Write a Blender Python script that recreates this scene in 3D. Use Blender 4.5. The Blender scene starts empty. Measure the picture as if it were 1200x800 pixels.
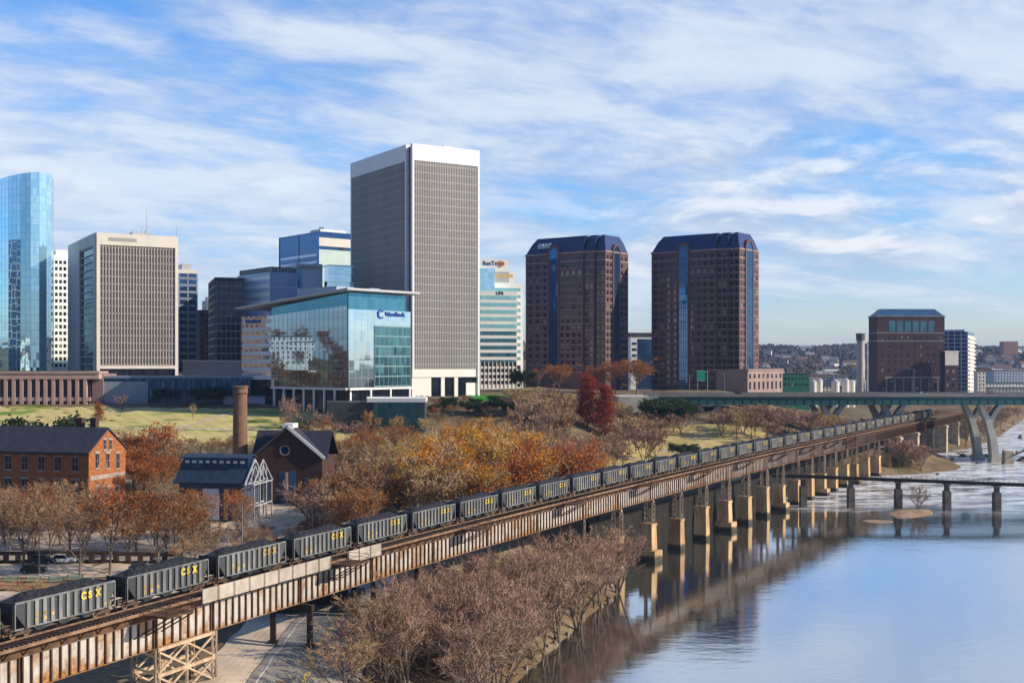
import bpy, math, random
import numpy as np
from math import sin, cos, pi, radians, hypot, atan2
from mathutils import Vector

scene = bpy.context.scene
C = scene.collection
rnd = random.Random(7)

# ------------------------------------------------------------------ camera
FPX, HOR, CAMZ = 1400.0, 425.0, 48.0
cam = bpy.data.cameras.new('camera')
cam.sensor_width = 36.0
cam.lens = 42.0
cam.shift_y = 25.0 / 1200.0
cam.clip_start = 1.0
cam.clip_end = 20000.0
camo = bpy.data.objects.new('camera', cam)
C.objects.link(camo)
camo.location = (0, 0, CAMZ)
camo.rotation_euler = (radians(90), 0, 0)
scene.camera = camo

# ------------------------------------------------------------------ sun and sky
SUN_EL, SUN_AZ = 27.0, 101.0          # azimuth clockwise from +Y
sv = Vector((cos(radians(SUN_EL)) * sin(radians(SUN_AZ)),
             cos(radians(SUN_EL)) * cos(radians(SUN_AZ)), sin(radians(SUN_EL))))
sl = bpy.data.lights.new('sun', 'SUN')
sl.energy = 5.0
sl.angle = radians(0.53)
sl.color = (1.0, 0.86, 0.67)
so = bpy.data.objects.new('sun', sl)
C.objects.link(so)
so.rotation_euler = (-sv).to_track_quat('-Z', 'Y').to_euler()

world = bpy.data.worlds.new('World')
scene.world = world
world.use_nodes = True
wt = world.node_tree
wt.nodes.clear()


class NT:
    """small helper to wire shader nodes"""
    def __init__(s, tree):
        s.t = tree

    def n(s, kind, **kw):
        nd = s.t.nodes.new(kind)
        for k, v in kw.items():
            setattr(nd, k, v)
        return nd

    def put(s, sock, v):
        if hasattr(v, 'is_linked'):
            s.t.links.new(v, sock)
        elif isinstance(v, (tuple, list)):
            if len(v) == 3 and len(sock.default_value) == 4:
                v = tuple(v) + (1.0,)
            sock.default_value = v
        else:
            sock.default_value = v

    def math(s, op, a, b=0.0, c=None, clamp=False):
        nd = s.n('ShaderNodeMath', operation=op, use_clamp=clamp)
        s.put(nd.inputs[0], a)
        s.put(nd.inputs[1], b)
        if c is not None:
            s.put(nd.inputs[2], c)
        return nd.outputs[0]

    def mix(s, f, a, b, blend='MIX'):
        nd = s.n('ShaderNodeMix', data_type='RGBA', blend_type=blend)
        s.put(nd.inputs[0], f)
        s.put(nd.inputs[6], a)
        s.put(nd.inputs[7], b)
        return nd.outputs[2]

    def ramp(s, f, lo, hi):
        nd = s.n('ShaderNodeMapRange', interpolation_type='SMOOTHSTEP')
        s.put(nd.inputs[0], f)
        s.put(nd.inputs[1], lo)
        s.put(nd.inputs[2], hi)
        return nd.outputs[0]

    def noise(s, vec, scale, detail=5.0, rough=0.55, dist=0.0):
        nd = s.n('ShaderNodeTexNoise')
        if vec is not None:
            s.put(nd.inputs['Vector'], vec)
        nd.inputs['Scale'].default_value = scale
        nd.inputs['Detail'].default_value = detail
        nd.inputs['Roughness'].default_value = rough
        nd.inputs['Distortion'].default_value = dist
        return nd.outputs[0]

    def comb(s, x, y, z):
        nd = s.n('ShaderNodeCombineXYZ')
        for i, v in enumerate((x, y, z)):
            s.put(nd.inputs[i], v)
        return nd.outputs[0]

    def sep(s, v):
        nd = s.n('ShaderNodeSeparateXYZ')
        s.put(nd.inputs[0], v)
        return nd.outputs


def build_sky():
    k = NT(wt)
    sky = k.n('ShaderNodeTexSky', sky_type='NISHITA')
    sky.sun_disc = False
    sky.sun_elevation = radians(SUN_EL)
    sky.sun_rotation = radians(SUN_AZ)
    sky.air_density = 1.1
    sky.dust_density = 0.35
    sky.ozone_density = 2.2
    tc = k.n('ShaderNodeTexCoord')
    x, y, z = k.sep(tc.outputs['Generated'])
    zc = k.math('MAXIMUM', z, 0.0)
    # a flat cloud deck seen from below: streaks pull out towards the horizon
    inv = k.math('DIVIDE', 1.0, k.math('ADD', zc, 0.16))
    u = k.math('MULTIPLY', x, inv)
    v = k.math('MULTIPLY', y, inv)
    ur = k.math('ADD', k.math('MULTIPLY', u, 0.90), k.math('MULTIPLY', v, 0.30))
    vr = k.math('SUBTRACT', k.math('MULTIPLY', v, 0.90), k.math('MULTIPLY', u, 0.42))
    p1 = k.comb(k.math('MULTIPLY', ur, 0.95), k.math('MULTIPLY', vr, 1.15), 3.7)
    n1 = k.noise(p1, 1.25, 9.0, 0.52, 0.25)
    p2 = k.comb(k.math('MULTIPLY', ur, 1.0), k.math('MULTIPLY', vr, 1.7), 9.1)
    n2 = k.noise(p2, 2.6, 9.0, 0.55, 0.35)
    n3 = k.noise(k.comb(ur, vr, 21.0), 0.62, 3.0, 0.5, 0.2)
    dens = k.math('ADD', k.math('MULTIPLY', n1, 0.55), k.math('MULTIPLY', n2, 0.33))
    n6 = k.noise(k.comb(k.math('MULTIPLY', ur, 1.0), k.math('MULTIPLY', vr, 1.5), 31.0), 9.0, 7.0, 0.6, 0.6)
    dens = k.math('ADD', dens, k.math('MULTIPLY', n3, 0.24))
    dens = k.math('ADD', dens, k.math('MULTIPLY', k.math('SUBTRACT', n6, 0.5), 0.13))
    cover = k.ramp(dens, 0.41, 0.62)
    # heaped clouds low over the horizon, towards the right of the view
    az = k.math('ARCTAN2', x, k.math('MAXIMUM', y, 0.001))
    ph = k.comb(k.math('MULTIPLY', az, 5.2), k.math('MULTIPLY', z, 17.0), 1.3)
    n4 = k.noise(ph, 1.5, 9.0, 0.57, 0.35)
    band = k.math('MULTIPLY', k.ramp(z, 0.050, 0.080), k.math('SUBTRACT', 1.0, k.ramp(z, 0.15, 0.23)))
    band = k.math('MULTIPLY', band, k.math('ADD', 0.35, k.math('MULTIPLY', k.ramp(az, -0.05, 0.22), 0.65)))
    heap = k.math('MULTIPLY', k.ramp(n4, 0.40, 0.62), band)
    # light: bright tops / lavender undersides
    lit = k.ramp(k.math('ADD', k.math('ADD', k.math('MULTIPLY', n2, 0.50), k.math('MULTIPLY', n1, 0.42)), k.math('MULTIPLY', n6, 0.14)), 0.44, 0.66)
    ccol = k.mix(lit, (0.48, 0.59, 0.82), (0.78, 0.85, 0.95))
    ph2 = k.comb(k.math('MULTIPLY', az, 5.2), k.math('MULTIPLY', k.math('ADD', z, 0.010), 17.0), 1.3)
    n5 = k.noise(ph2, 1.5, 9.0, 0.57, 0.35)
    hl = k.ramp(k.math('SUBTRACT', n4, n5), -0.07, 0.11)
    hcol = k.mix(hl, (0.42, 0.53, 0.74), (0.88, 0.89, 0.92))
    base = k.n('ShaderNodeMix', data_type='RGBA', blend_type='MULTIPLY')
    base.inputs[0].default_value = 1.0
    k.put(base.inputs[6], sky.outputs[0])
    k.put(base.inputs[7], k.mix(k.ramp(z, 0.0, 0.14), (1.08, 1.16, 1.40), (0.60, 1.06, 1.62)))
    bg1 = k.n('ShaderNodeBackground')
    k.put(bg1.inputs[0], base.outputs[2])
    k.put(bg1.inputs[1], k.math('ADD', 0.055, k.math('MULTIPLY', k.ramp(y, -0.35, 0.35), 0.050)))  # sky made weaker behind the camera to cut fill light
    bg2 = k.n('ShaderNodeBackground')
    k.put(bg2.inputs[0], ccol)
    bg2.inputs[1].default_value = 0.86
    bg3 = k.n('ShaderNodeBackground')
    k.put(bg3.inputs[0], hcol)
    bg3.inputs[1].default_value = 0.92
    fade = k.ramp(z, 0.012, 0.08)
    # the cloud deck lies ahead; overhead and behind it is faded out to lessen fill light
    ahead = k.math('MULTIPLY', k.ramp(y, -0.25, 0.45), k.math('SUBTRACT', 1.0, k.ramp(z, 0.45, 0.75)))
    ahead = k.math('ADD', k.math('MULTIPLY', ahead, 0.88), 0.12)
    f1 = k.math('MULTIPLY', k.math('MULTIPLY', cover, ahead), k.math('ADD', k.math('MULTIPLY', fade, 0.70), 0.18))
    m1 = k.n('ShaderNodeMixShader')
    k.put(m1.inputs[0], f1)
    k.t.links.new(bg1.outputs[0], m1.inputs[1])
    k.t.links.new(bg2.outputs[0], m1.inputs[2])
    m2 = k.n('ShaderNodeMixShader')
    k.put(m2.inputs[0], k.math('MULTIPLY', heap, 0.80))
    k.t.links.new(m1.outputs[0], m2.inputs[1])
    k.t.links.new(bg3.outputs[0], m2.inputs[2])
    out = k.n('ShaderNodeOutputWorld')
    k.t.links.new(m2.outputs[0], out.inputs[0])


build_sky()
vs = scene.view_settings
vs.view_transform = 'Standard'
vs.look = 'None'
vs.exposure = 0.25
vs.gamma = 1.0
vs.use_curve_mapping = False

# ------------------------------------------------------------------ materials
MATS = {}


def mat(name, c1, c2=None, scale=0.5, rough=0.8, metal=0.0, bump=0.0, bscale=None, rand=0.0,
        spec=0.3, stretch=(1, 1, 1), lo=0.35, hi=0.65, coord='Object', detail=6.0, transl=0.0):
    if name in MATS:
        return MATS[name]
    m = bpy.data.materials.new(name)
    m.use_nodes = True
    m.node_tree.nodes.clear()
    k = NT(m.node_tree)
    p = k.n('ShaderNodeBsdfPrincipled')
    out = k.n('ShaderNodeOutputMaterial')
    k.t.links.new(p.outputs[0], out.inputs[0])
    tc = k.n('ShaderNodeTexCoord')
    vec = k.n('ShaderNodeNewGeometry').outputs['Position'] if coord == 'World' else tc.outputs[coord]
    if stretch != (1, 1, 1):
        mp = k.n('ShaderNodeMapping')
        mp.inputs['Scale'].default_value = stretch
        k.put(mp.inputs['Vector'], vec)
        vec = mp.outputs[0]
    col = c1
    if c2 is not None:
        f = k.ramp(k.noise(vec, scale, detail), lo, hi)
        col = k.mix(f, c1, c2)
    if rand > 0:
        oi = k.n('ShaderNodeObjectInfo')
        hs = k.n('ShaderNodeHueSaturation')
        k.put(hs.inputs['Color'], col)
        r = oi.outputs['Random']
        k.put(hs.inputs['Value'], k.math('ADD', k.math('MULTIPLY', r, rand), 1.0 - rand * 0.5))
        r2 = k.math('FRACT', k.math('MULTIPLY', r, 17.31))
        k.put(hs.inputs['Hue'], k.math('ADD', k.math('MULTIPLY', r2, rand * 0.07), 0.5 - rand * 0.035))
        col = hs.outputs[0]
    k.put(p.inputs['Base Color'], col)
    p.inputs['Roughness'].default_value = rough
    p.inputs['Metallic'].default_value = metal
    p.inputs['Specular IOR Level'].default_value = spec
    if bump > 0:
        b = k.n('ShaderNodeBump')
        b.inputs['Strength'].default_value = 1.0
        b.inputs['Distance'].default_value = bump
        k.put(b.inputs['Height'], k.noise(vec, bscale or scale * 3, 4.0))
        k.t.links.new(b.outputs[0], p.inputs['Normal'])
    if transl > 0:
        tr = k.n('ShaderNodeBsdfTranslucent')
        k.put(tr.inputs[0], col)
        ms = k.n('ShaderNodeMixShader')
        ms.inputs[0].default_value = transl
        k.t.links.new(p.outputs[0], ms.inputs[1])
        k.t.links.new(tr.outputs[0], ms.inputs[2])
        k.t.links.new(ms.outputs[0], out.inputs[0])
    MATS[name] = m
    return m


def glass(name, tint, dark=None, rough=0.04, wav=0.012, metal=0.9, panel=(1.5, 3.9), blinds=0.0):
    """coated window glass: a tinted mirror whose panes each tip a hair differently"""
    if name in MATS:
        return MATS[name]
    m = bpy.data.materials.new(name)
    m.use_nodes = True
    m.node_tree.nodes.clear()
    k = NT(m.node_tree)
    p = k.n('ShaderNodeBsdfPrincipled')
    out = k.n('ShaderNodeOutputMaterial')
    k.t.links.new(p.outputs[0], out.inputs[0])
    tc = k.n('ShaderNodeTexCoord')
    x, y, z = k.sep(tc.outputs['Object'])
    h = k.math('ADD', k.math('MULTIPLY', x, 0.8), k.math('MULTIPLY', y, 0.6))
    ix = k.math('FLOOR', k.math('DIVIDE', h, panel[0]))
    iz = k.math('FLOOR', k.math('DIVIDE', z, panel[1]))
    wn = k.n('ShaderNodeTexWhiteNoise', noise_dimensions='3D')
    k.put(wn.inputs['Vector'], k.comb(ix, iz, 0.5))
    col = tint
    if dark is not None:
        col = k.mix(k.math('MULTIPLY', wn.outputs['Value'], 0.8), tint, dark)
    k.put(p.inputs['Base Color'], col)
    p.inputs['Roughness'].default_value = rough
    p.inputs['Metallic'].default_value = metal
    geo = k.n('ShaderNodeNewGeometry')
    vm = k.n('ShaderNodeVectorMath', operation='SUBTRACT')
    k.put(vm.inputs[0], wn.outputs['Color'])
    vm.inputs[1].default_value = (0.5, 0.5, 0.5)
    sc = k.n('ShaderNodeVectorMath', operation='SCALE')
    k.put(sc.inputs[0], vm.outputs[0])
    sc.inputs['Scale'].default_value = wav
    ad = k.n('ShaderNodeVectorMath', operation='ADD')
    k.put(ad.inputs[0], geo.outputs['Normal'])
    k.put(ad.inputs[1], sc.outputs[0])
    nm = k.n('ShaderNodeVectorMath', operation='NORMALIZE')
    k.put(nm.inputs[0], ad.outputs[0])
    k.put(p.inputs['Normal'], nm.outputs[0])
    if blinds:
        wn2 = k.n('ShaderNodeTexWhiteNoise', noise_dimensions='3D')
        k.put(wn2.inputs['Vector'], k.comb(ix, iz, 7.5))
        bl = k.math('GREATER_THAN', wn2.outputs['Value'], 1.0 - blinds)
        k.put(p.inputs['Base Color'], k.mix(bl, col, (0.20, 0.185, 0.165)))
        k.put(p.inputs['Metallic'], k.math('MULTIPLY', k.math('SUBTRACT', 1.0, bl), metal))
    MATS[name] = m
    return m


# ------------------------------------------------------------------ mesh helpers
OFF = {}


class MB:
    def __init__(s):
        s.v, s.f, s.m = [], [], []

    def face(s, pts, mi=0):
        b = len(s.v)
        s.v.extend([tuple(p) for p in pts])
        s.f.append(tuple(range(b, b + len(pts))))
        s.m.append(mi)

    def hexa(s, p, mi=0):
        """p: 8 points, bottom ring 0-3 counter-clockwise then top ring 4-7"""
        b = len(s.v)
        s.v.extend([tuple(q) for q in p])
        for q in ((3, 2, 1, 0), (4, 5, 6, 7), (0, 1, 5, 4), (1, 2, 6, 5), (2, 3, 7, 6), (3, 0, 4, 7)):
            s.f.append(tuple(b + i for i in q))
            s.m.append(mi)

    def box(s, x0, x1, y0, y1, z0, z1, mi=0):
        s.hexa([(x0, y0, z0), (x1, y0, z0), (x1, y1, z0), (x0, y1, z0),
                (x0, y0, z1), (x1, y0, z1), (x1, y1, z1), (x0, y1, z1)], mi)

    def prism(s, poly, z0, z1, mi=0, cap=True, mtop=None):
        b, n = len(s.v), len(poly)
        s.v.extend([(p[0], p[1], z0) for p in poly] + [(p[0], p[1], z1) for p in poly])
        for i in range(n):
            j = (i + 1) % n
            s.f.append((b + i, b + j, b + n + j, b + n + i))
            s.m.append(mi)
        if cap:
            s.f.append(tuple(range(b + n, b + 2 * n)))
            s.m.append(mi if mtop is None else mtop)
            s.f.append(tuple(range(b + n - 1, b - 1, -1)))
            s.m.append(mi)

    def loft(s, poly0, poly1, mi=0, cap=True):
        """rings of 3D points"""
        b, n = len(s.v), len(poly0)
        s.v.extend([tuple(p) for p in poly0] + [tuple(p) for p in poly1])
        for i in range(n):
            j = (i + 1) % n
            s.f.append((b + i, b + j, b + n + j, b + n + i))
            s.m.append(mi)
        if cap:
            s.f.append(tuple(range(b + n, b + 2 * n)))
            s.m.append(mi)
            s.f.append(tuple(range(b + n - 1, b - 1, -1)))
            s.m.append(mi)

    def tube(s, a, c, r0, r1=None, n=6, mi=0, cap=True):
        if r1 is None:
            r1 = r0
        a, c = Vector(a), Vector(c)
        d = (c - a)
        if d.length < 1e-6:
            return
        d.normalize()
        e = Vector((0, 0, 1)) if abs(d.z) < 0.9 else Vector((1, 0, 0))
        p = d.cross(e).normalized()
        q = d.cross(p)
        R0 = [a + (p * cos(2 * pi * i / n) + q * sin(2 * pi * i / n)) * r0 for i in range(n)]
        R1 = [c + (p * cos(2 * pi * i / n) + q * sin(2 * pi * i / n)) * r1 for i in range(n)]
        s.loft(R0[::-1], R1[::-1], mi, cap)

    def bar(s, a, c, w, h=None, mi=0):
        """rectangular bar from a to c, w wide (horizontal), h deep"""
        h = w if h is None else h
        a, c = Vector(a), Vector(c)
        d = (c - a).normalized()
        e = Vector((0, 0, 1)) if abs(d.z) < 0.95 else Vector((1, 0, 0))
        p = d.cross(e).normalized() * (w / 2)
        q = p.cross(d).normalized() * (h / 2)
        s.hexa([a - p - q, a + p - q, c + p - q, c - p - q, a - p + q, a + p + q, c + p + q, c - p + q], mi)

    def build(s, name, mats, parent=None, off=None, smooth=False):
        if not isinstance(mats, (list, tuple)):
            mats = [mats]
        if off is None:
            off = OFF.get(parent.name, Vector((0, 0, 0))) if parent is not None else Vector((0, 0, 0))
        me = bpy.data.meshes.new(name)
        me.from_pydata([(x - off[0], y - off[1], z - off[2]) for x, y, z in s.v], [], s.f)
        for mm in mats:
            me.materials.append(mm)
        if len(mats) > 1:
            me.polygons.foreach_set('material_index', s.m)
        if smooth:
            me.polygons.foreach_set('use_smooth', [True] * len(me.polygons))
        me.update()
        o = bpy.data.objects.new(name, me)
        C.objects.link(o)
        if parent is not None:
            o.parent = parent
            OFF[o.name] = Vector(off)
        return o


def tag(o, label=None, cat=None, group=None, kind=None):
    if label:
        o['label'] = label
    if cat:
        o['category'] = cat
    if group:
        o['group'] = group
    if kind:
        o['kind'] = kind
    return o


def thing(name, loc, label, cat, group=None, local=False):
    o = bpy.data.objects.new(name, None)
    C.objects.link(o)
    o.location = loc
    o.empty_display_size = 1.0
    tag(o, label, cat, group)
    OFF[o.name] = Vector((0, 0, 0)) if local else Vector(loc)
    return o


def copy_tree(o, parent=None):
    c = o.copy()
    C.objects.link(c)
    if parent is not None:
        c.parent = parent
    for ch in list(o.children):
        copy_tree(ch, c)
    return c


def wx(px, Y):
    return (px - 600.0) * Y / FPX


def wz(py, Y):
    return CAMZ - (py - HOR) * Y / FPX


class Face:
    """a vertical facade: origin P, unit direction d along it, outward normal n"""
    def __init__(s, P, d, n, w=None):
        s.P, s.d, s.n, s.w = P, d, n, w

    def pt(s, u, z, o=0.0):
        return (s.P[0] + s.d[0] * u + s.n[0] * o, s.P[1] + s.d[1] * u + s.n[1] * o, z)

    def box(s, mb, u0, u1, z0, z1, o0, o1, mi=0):
        mb.hexa([s.pt(u0, z0, o1), s.pt(u1, z0, o1), s.pt(u1, z0, o0), s.pt(u0, z0, o0),
                 s.pt(u0, z1, o1), s.pt(u1, z1, o1), s.pt(u1, z1, o0), s.pt(u0, z1, o0)], mi)

    def u(s, px):
        """distance along the facade at which it meets image column px"""
        kx = (px - 600.0) / FPX
        return (kx * s.P[1] - s.P[0]) / (s.d[0] - kx * s.d[1])


class Block:
    """rectangular building: near corner at column xC and depth Y; faces run back to columns xL and xR"""
    def __init__(s, xL, xC, xR, Y, th, ytop, ybase):
        t = radians(th)
        s.P = (wx(xC, Y), Y)
        dr, dl = (cos(t), sin(t)), (-sin(t), cos(t))
        s.R = Face(s.P, dr, (sin(t), -cos(t)))
        s.L = Face(s.P, dl, (-cos(t), -sin(t)))
        s.R.w, s.L.w = s.R.u(xR), s.L.u(xL)
        if s.L.w < 1.0:
            s.L.w = 20.0                      # its flank faces away from the camera
        s.z1, s.z0 = wz(ytop, Y), wz(ybase, Y)
        s.Y = Y

    def z(s, py):
        return wz(py, s.Y)

    def foot(s, ins=0.0, back=True):
        P, a, b = s.P, s.R, s.L
        c = lambda u, v: (P[0] + a.d[0] * u + b.d[0] * v, P[1] + a.d[1] * u + b.d[1] * v)
        return [c(ins, ins), c(a.w - ins, ins), c(a.w - ins, b.w - ins), c(ins, b.w - ins)]


def emit_windows(root, rects, m, name='window', deep=0.12, cap=100):
    """rects: (face,u0,u1,z0,z1); the nearest hundred are parts of their own, the rest one part"""
    rects = sorted(rects, key=lambda r: -(r[2] - r[1]) * (r[4] - r[3]) / r[0].pt(r[1], 0)[1] ** 2)
    proto = {}
    for r in rects[:cap]:
        mb = MB()
        r[0].box(mb, r[1], r[2], r[3], r[4], -deep, 0.06)
        mb.build(name, m, root)
    if len(rects) > cap:
        mb = MB()
        for r in rects[cap:]:
            r[0].box(mb, r[1], r[2], r[3], r[4], -deep, 0.06)
        o = mb.build(name, m, root)
        o['kind'] = 'stuff'


def text_mesh(name, body, size, m, parent, origin, ex, ez, depth=0.1, bold=0.0):
    """raised lettering: ex along the line of writing, ez up"""
    cu = bpy.data.curves.new('lettering', 'FONT')
    cu.body = body
    cu.size = size
    cu.extrude = depth
    cu.offset = bold
    cu.resolution_u = 3
    to = bpy.data.objects.new('lettering', cu)
    C.objects.link(to)
    dg = bpy.context.evaluated_depsgraph_get()
    me = bpy.data.meshes.new_from_object(to.evaluated_get(dg))
    C.objects.unlink(to)
    bpy.data.objects.remove(to)
    ex, ez = Vector(ex).normalized(), Vector(ez).normalized()
    en = ex.cross(ez)
    off = OFF.get(parent.name, Vector((0, 0, 0)))
    org = Vector(origin) - off
    for vv in me.vertices:
        vv.co = org + ex * vv.co.x + ez * vv.co.y + en * vv.co.z
    me.materials.clear()
    me.materials.append(m)
    o = bpy.data.objects.new(name, me)
    C.objects.link(o)
    o.parent = parent
    OFF[o.name] = off
    return o

# ------------------------------------------------------------------ lie of the land
SHORE = np.array([(-420, -1500), (-90, -300), (-42, 0), (-28, 60), (-12, 140), (0, 179), (8, 205), (14.7, 228), (21.5, 248),
                  (21, 262), (17, 280), (22, 300), (45, 340), (67, 380), (92, 425), (120, 470), (150, 507), (176, 520),
                  (196, 532), (206, 548), (216, 590), (226, 640), (254, 668), (301, 746), (443, 1034), (700, 1400),
                  (1200, 2000), (3200, 3600), (9000, 8000)], float)


def shore_dist(X, Y):
    """signed distance from the water's edge, positive on the city side"""
    X, Y = np.asarray(X, float), np.asarray(Y, float)
    best = np.full(X.shape, 1e12)
    sign = np.ones(X.shape)
    for (x0, y0), (x1, y1) in zip(SHORE[:-1], SHORE[1:]):
        dx, dy = x1 - x0, y1 - y0
        t = np.clip(((X - x0) * dx + (Y - y0) * dy) / (dx * dx + dy * dy), 0, 1)
        d = (X - x0 - t * dx) ** 2 + (Y - y0 - t * dy) ** 2
        cr = dx * (Y - y0) - dy * (X - x0)
        upd = d < best - 1e-9
        best = np.where(upd, d, best)
        sign = np.where(upd, np.sign(cr), sign)
    return np.sqrt(best) * sign


def sst(x, a, b):
    t = np.clip((np.asarray(x, float) - a) / (b - a), 0, 1)
    return t * t * (3 - 2 * t)


def ground(X, Y):
    X, Y = np.asarray(X, float), np.asarray(Y, float)
    left = np.interp(Y, [0, 150, 185, 230, 290, 430, 460, 475, 528, 560, 700, 900, 1400, 2200],
                     [9, 8.5, 9, 10.5, 12.3, 15, 17, 19, 29, 31, 33, 33, 22, 18])
    right = np.interp(Y, [0, 150, 300, 440, 510, 600, 700, 760, 900, 1400, 2200],
                      [8, 8, 9, 10, 11, 29, 32, 30, 20, 16, 16])
    low = np.interp(Y, [0, 150, 400, 700, 900, 1400, 2200], [6, 7, 8, 11, 14, 15, 16])
    a = sst(X, 0, 62)
    far = sst(X, 95 + 0.16 * np.maximum(Y - 560, 0), 165 + 0.2 * np.maximum(Y - 560, 0))
    h = left * (1 - a) + right * a
    h = h * (1 - far) + low * far
    hill = sst(Y, 1500, 3300) * (74 + 14 * np.sin(X / 330.0 + 1.0) + 9 * np.sin(X / 140.0) + 5 * np.sin(X / 61.0 + Y / 300.0))
    h = h + hill + sst(-Y, 60, 500) * 24
    d = shore_dist(X, Y)
    bank = 2.0 * sst(d, -0.5, 4.0)
    h2 = bank + (h - 2.0) * sst(d, 3, 25)
    h2 = np.where(d < 0, -2.5 * sst(-d, 0, 6), h2)
    south = -d - (470 + 40 * np.sin(Y / 170.0))
    h2 = np.where(south > 0, -2.5 + 2.5 * sst(south, 0, 8) + 18 * sst(south, 6, 90) + 30 * sst(south, 90, 900), h2)
    h2 = h2 + 30 * sst(-X, 300, 460) * sst(Y, 300, 380) * (1 - sst(Y, 640, 720))
    n = 0.22 * np.sin(X * 0.31 + 1.3 * np.sin(Y * 0.17)) * np.sin(Y * 0.27 + X * 0.05) + 0.1 * np.sin(X * 0.9 + Y * 0.7)
    return h2 + n * sst(d, 2, 12)


def gz(x, y):
    return float(ground(np.array([x]), np.array([y]))[0])


def ground_material():
    m = bpy.data.materials.new('ground_soil')
    m.use_nodes = True
    m.node_tree.nodes.clear()
    k = NT(m.node_tree)
    p = k.n('ShaderNodeBsdfPrincipled')
    out = k.n('ShaderNodeOutputMaterial')
    k.t.links.new(p.outputs[0], out.inputs[0])
    pos = k.n('ShaderNodeNewGeometry').outputs['Position']
    a = k.ramp(k.noise(pos, 0.045, 8.0), 0.40, 0.60)
    b = k.ramp(k.noise(pos, 0.7, 6.0), 0.35, 0.68)
    c = k.ramp(k.noise(pos, 0.12, 7.0, 0.6, 0.5), 0.50, 0.64)
    col = k.mix(a, (0.17, 0.115, 0.07), (0.27, 0.21, 0.13))
    col = k.mix(k.math('MULTIPLY', b, 0.5), col, (0.10, 0.065, 0.04))
    col = k.mix(k.math('MULTIPLY', c, 0.6), col, (0.115, 0.125, 0.045))
    k.put(p.inputs['Base Color'], col)
    p.inputs['Roughness'].default_value = 0.95
    p.inputs['Specular IOR Level'].default_value = 0.1
    bm = k.n('ShaderNodeBump')
    bm.inputs['Distance'].default_value = 0.4
    k.put(bm.inputs['Height'], k.noise(pos, 1.3, 6.0))
    k.t.links.new(bm.outputs[0], p.inputs['Normal'])
    return m


def axis(pts):
    out = []
    for (a, b, st) in pts:
        out += list(np.arange(a, b, st))
    return np.array(out + [pts[-1][1]], float)


GX = axis([(-9000, -2000, 700), (-2000, -420, 60), (-420, -160, 8), (-160, 330, 3), (330, 700, 10), (700, 3000, 90), (3000, 9000, 700)])
GY = axis([(-6000, -600, 600), (-600, 90, 30), (90, 620, 3), (620, 900, 8), (900, 1500, 30), (1500, 4200, 75), (4200, 15000, 900)])
XX, YY = np.meshgrid(GX, GY)
ZZ = ground(XX.ravel(), YY.ravel())
nx, ny = len(GX), len(GY)
me = bpy.data.meshes.new('ground')
idx = np.arange(nx * ny).reshape(ny, nx)
quads = np.stack([idx[:-1, :-1], idx[:-1, 1:], idx[1:, 1:], idx[1:, :-1]], -1).reshape(-1, 4)
me.from_pydata(np.stack([XX.ravel(), YY.ravel(), ZZ], 1).tolist(), [], quads.tolist())
me.polygons.foreach_set('use_smooth', [True] * len(me.polygons))
me.materials.append(ground_material())
g = bpy.data.objects.new('ground', me)
C.objects.link(g)
g['kind'] = 'structure'


def drape(name, poly, off, m, nu=30, nv=30, jag=0.0):
    """a sheet lying on the ground between four corners (x, y)"""
    (a, b, c, d) = [np.array(q, float) for q in poly]
    U, V = np.meshgrid(np.linspace(0, 1, nu), np.linspace(0, 1, nv))
    U, V = U.ravel()[:, None], V.ravel()[:, None]
    P = a * (1 - U) * (1 - V) + b * U * (1 - V) + c * U * V + d * (1 - U) * V
    if jag:
        edge = (np.minimum(np.minimum(U, 1 - U), np.minimum(V, 1 - V)) < 1e-6)[:, 0]
        rs = np.random.RandomState(len(name))
        P[edge] += rs.uniform(-jag, jag, (edge.sum(), 2))
    Z = ground(P[:, 0], P[:, 1]) + off
    i = np.arange(nu * nv).reshape(nv, nu)
    q = np.stack([i[:-1, :-1], i[:-1, 1:], i[1:, 1:], i[1:, :-1]], -1).reshape(-1, 4)
    ms = bpy.data.meshes.new(name)
    ms.from_pydata(np.column_stack([P, Z]).tolist(), [], q.tolist())
    ms.materials.append(m)
    o = bpy.data.objects.new(name, ms)
    C.objects.link(o)
    o['kind'] = 'structure'
    return o


M_lawn = mat('winter_lawn', (0.55, 0.47, 0.20), (0.17, 0.27, 0.04), 0.06, 0.95, spec=0.1, coord='World', stretch=(0.5, 1.6, 1), lo=0.50, hi=0.66, detail=8)
M_green = mat('green_lawn', (0.03, 0.28, 0.03), (0.06, 0.22, 0.02), 0.1, 0.95, spec=0.1, coord='World')
M_sand = mat('pale_paving', (0.64, 0.52, 0.39), (0.48, 0.38, 0.27), 0.11, 0.9, spec=0.15, coord='World', detail=9, bump=0.04)
M_lot = mat('worn_lot', (0.40, 0.34, 0.28), (0.30, 0.25, 0.21), 0.14, 0.9, spec=0.15, coord='World', detail=9, bump=0.04)
M_asph = mat('asphalt', (0.22, 0.205, 0.185), (0.30, 0.275, 0.245), 0.3, 0.9, spec=0.2, coord='World', detail=9, bump=0.02)
M_leaf = mat('leaf_litter', (0.25, 0.12, 0.06), (0.34, 0.22, 0.12), 0.35, 0.95, spec=0.1, coord='World', detail=9, bump=0.1)
M_yel = mat('yellow_line_paint', (0.62, 0.42, 0.06), (0.5, 0.33, 0.07), 1.0, 0.8)
M_wht = mat('white_paint', (0.78, 0.77, 0.74), (0.66, 0.65, 0.62), 1.0, 0.7)
M_gold = mat('dry_grass', (0.52, 0.41, 0.20), (0.40, 0.33, 0.12), 0.08, 0.95, spec=0.1, coord='World', detail=8)

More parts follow.
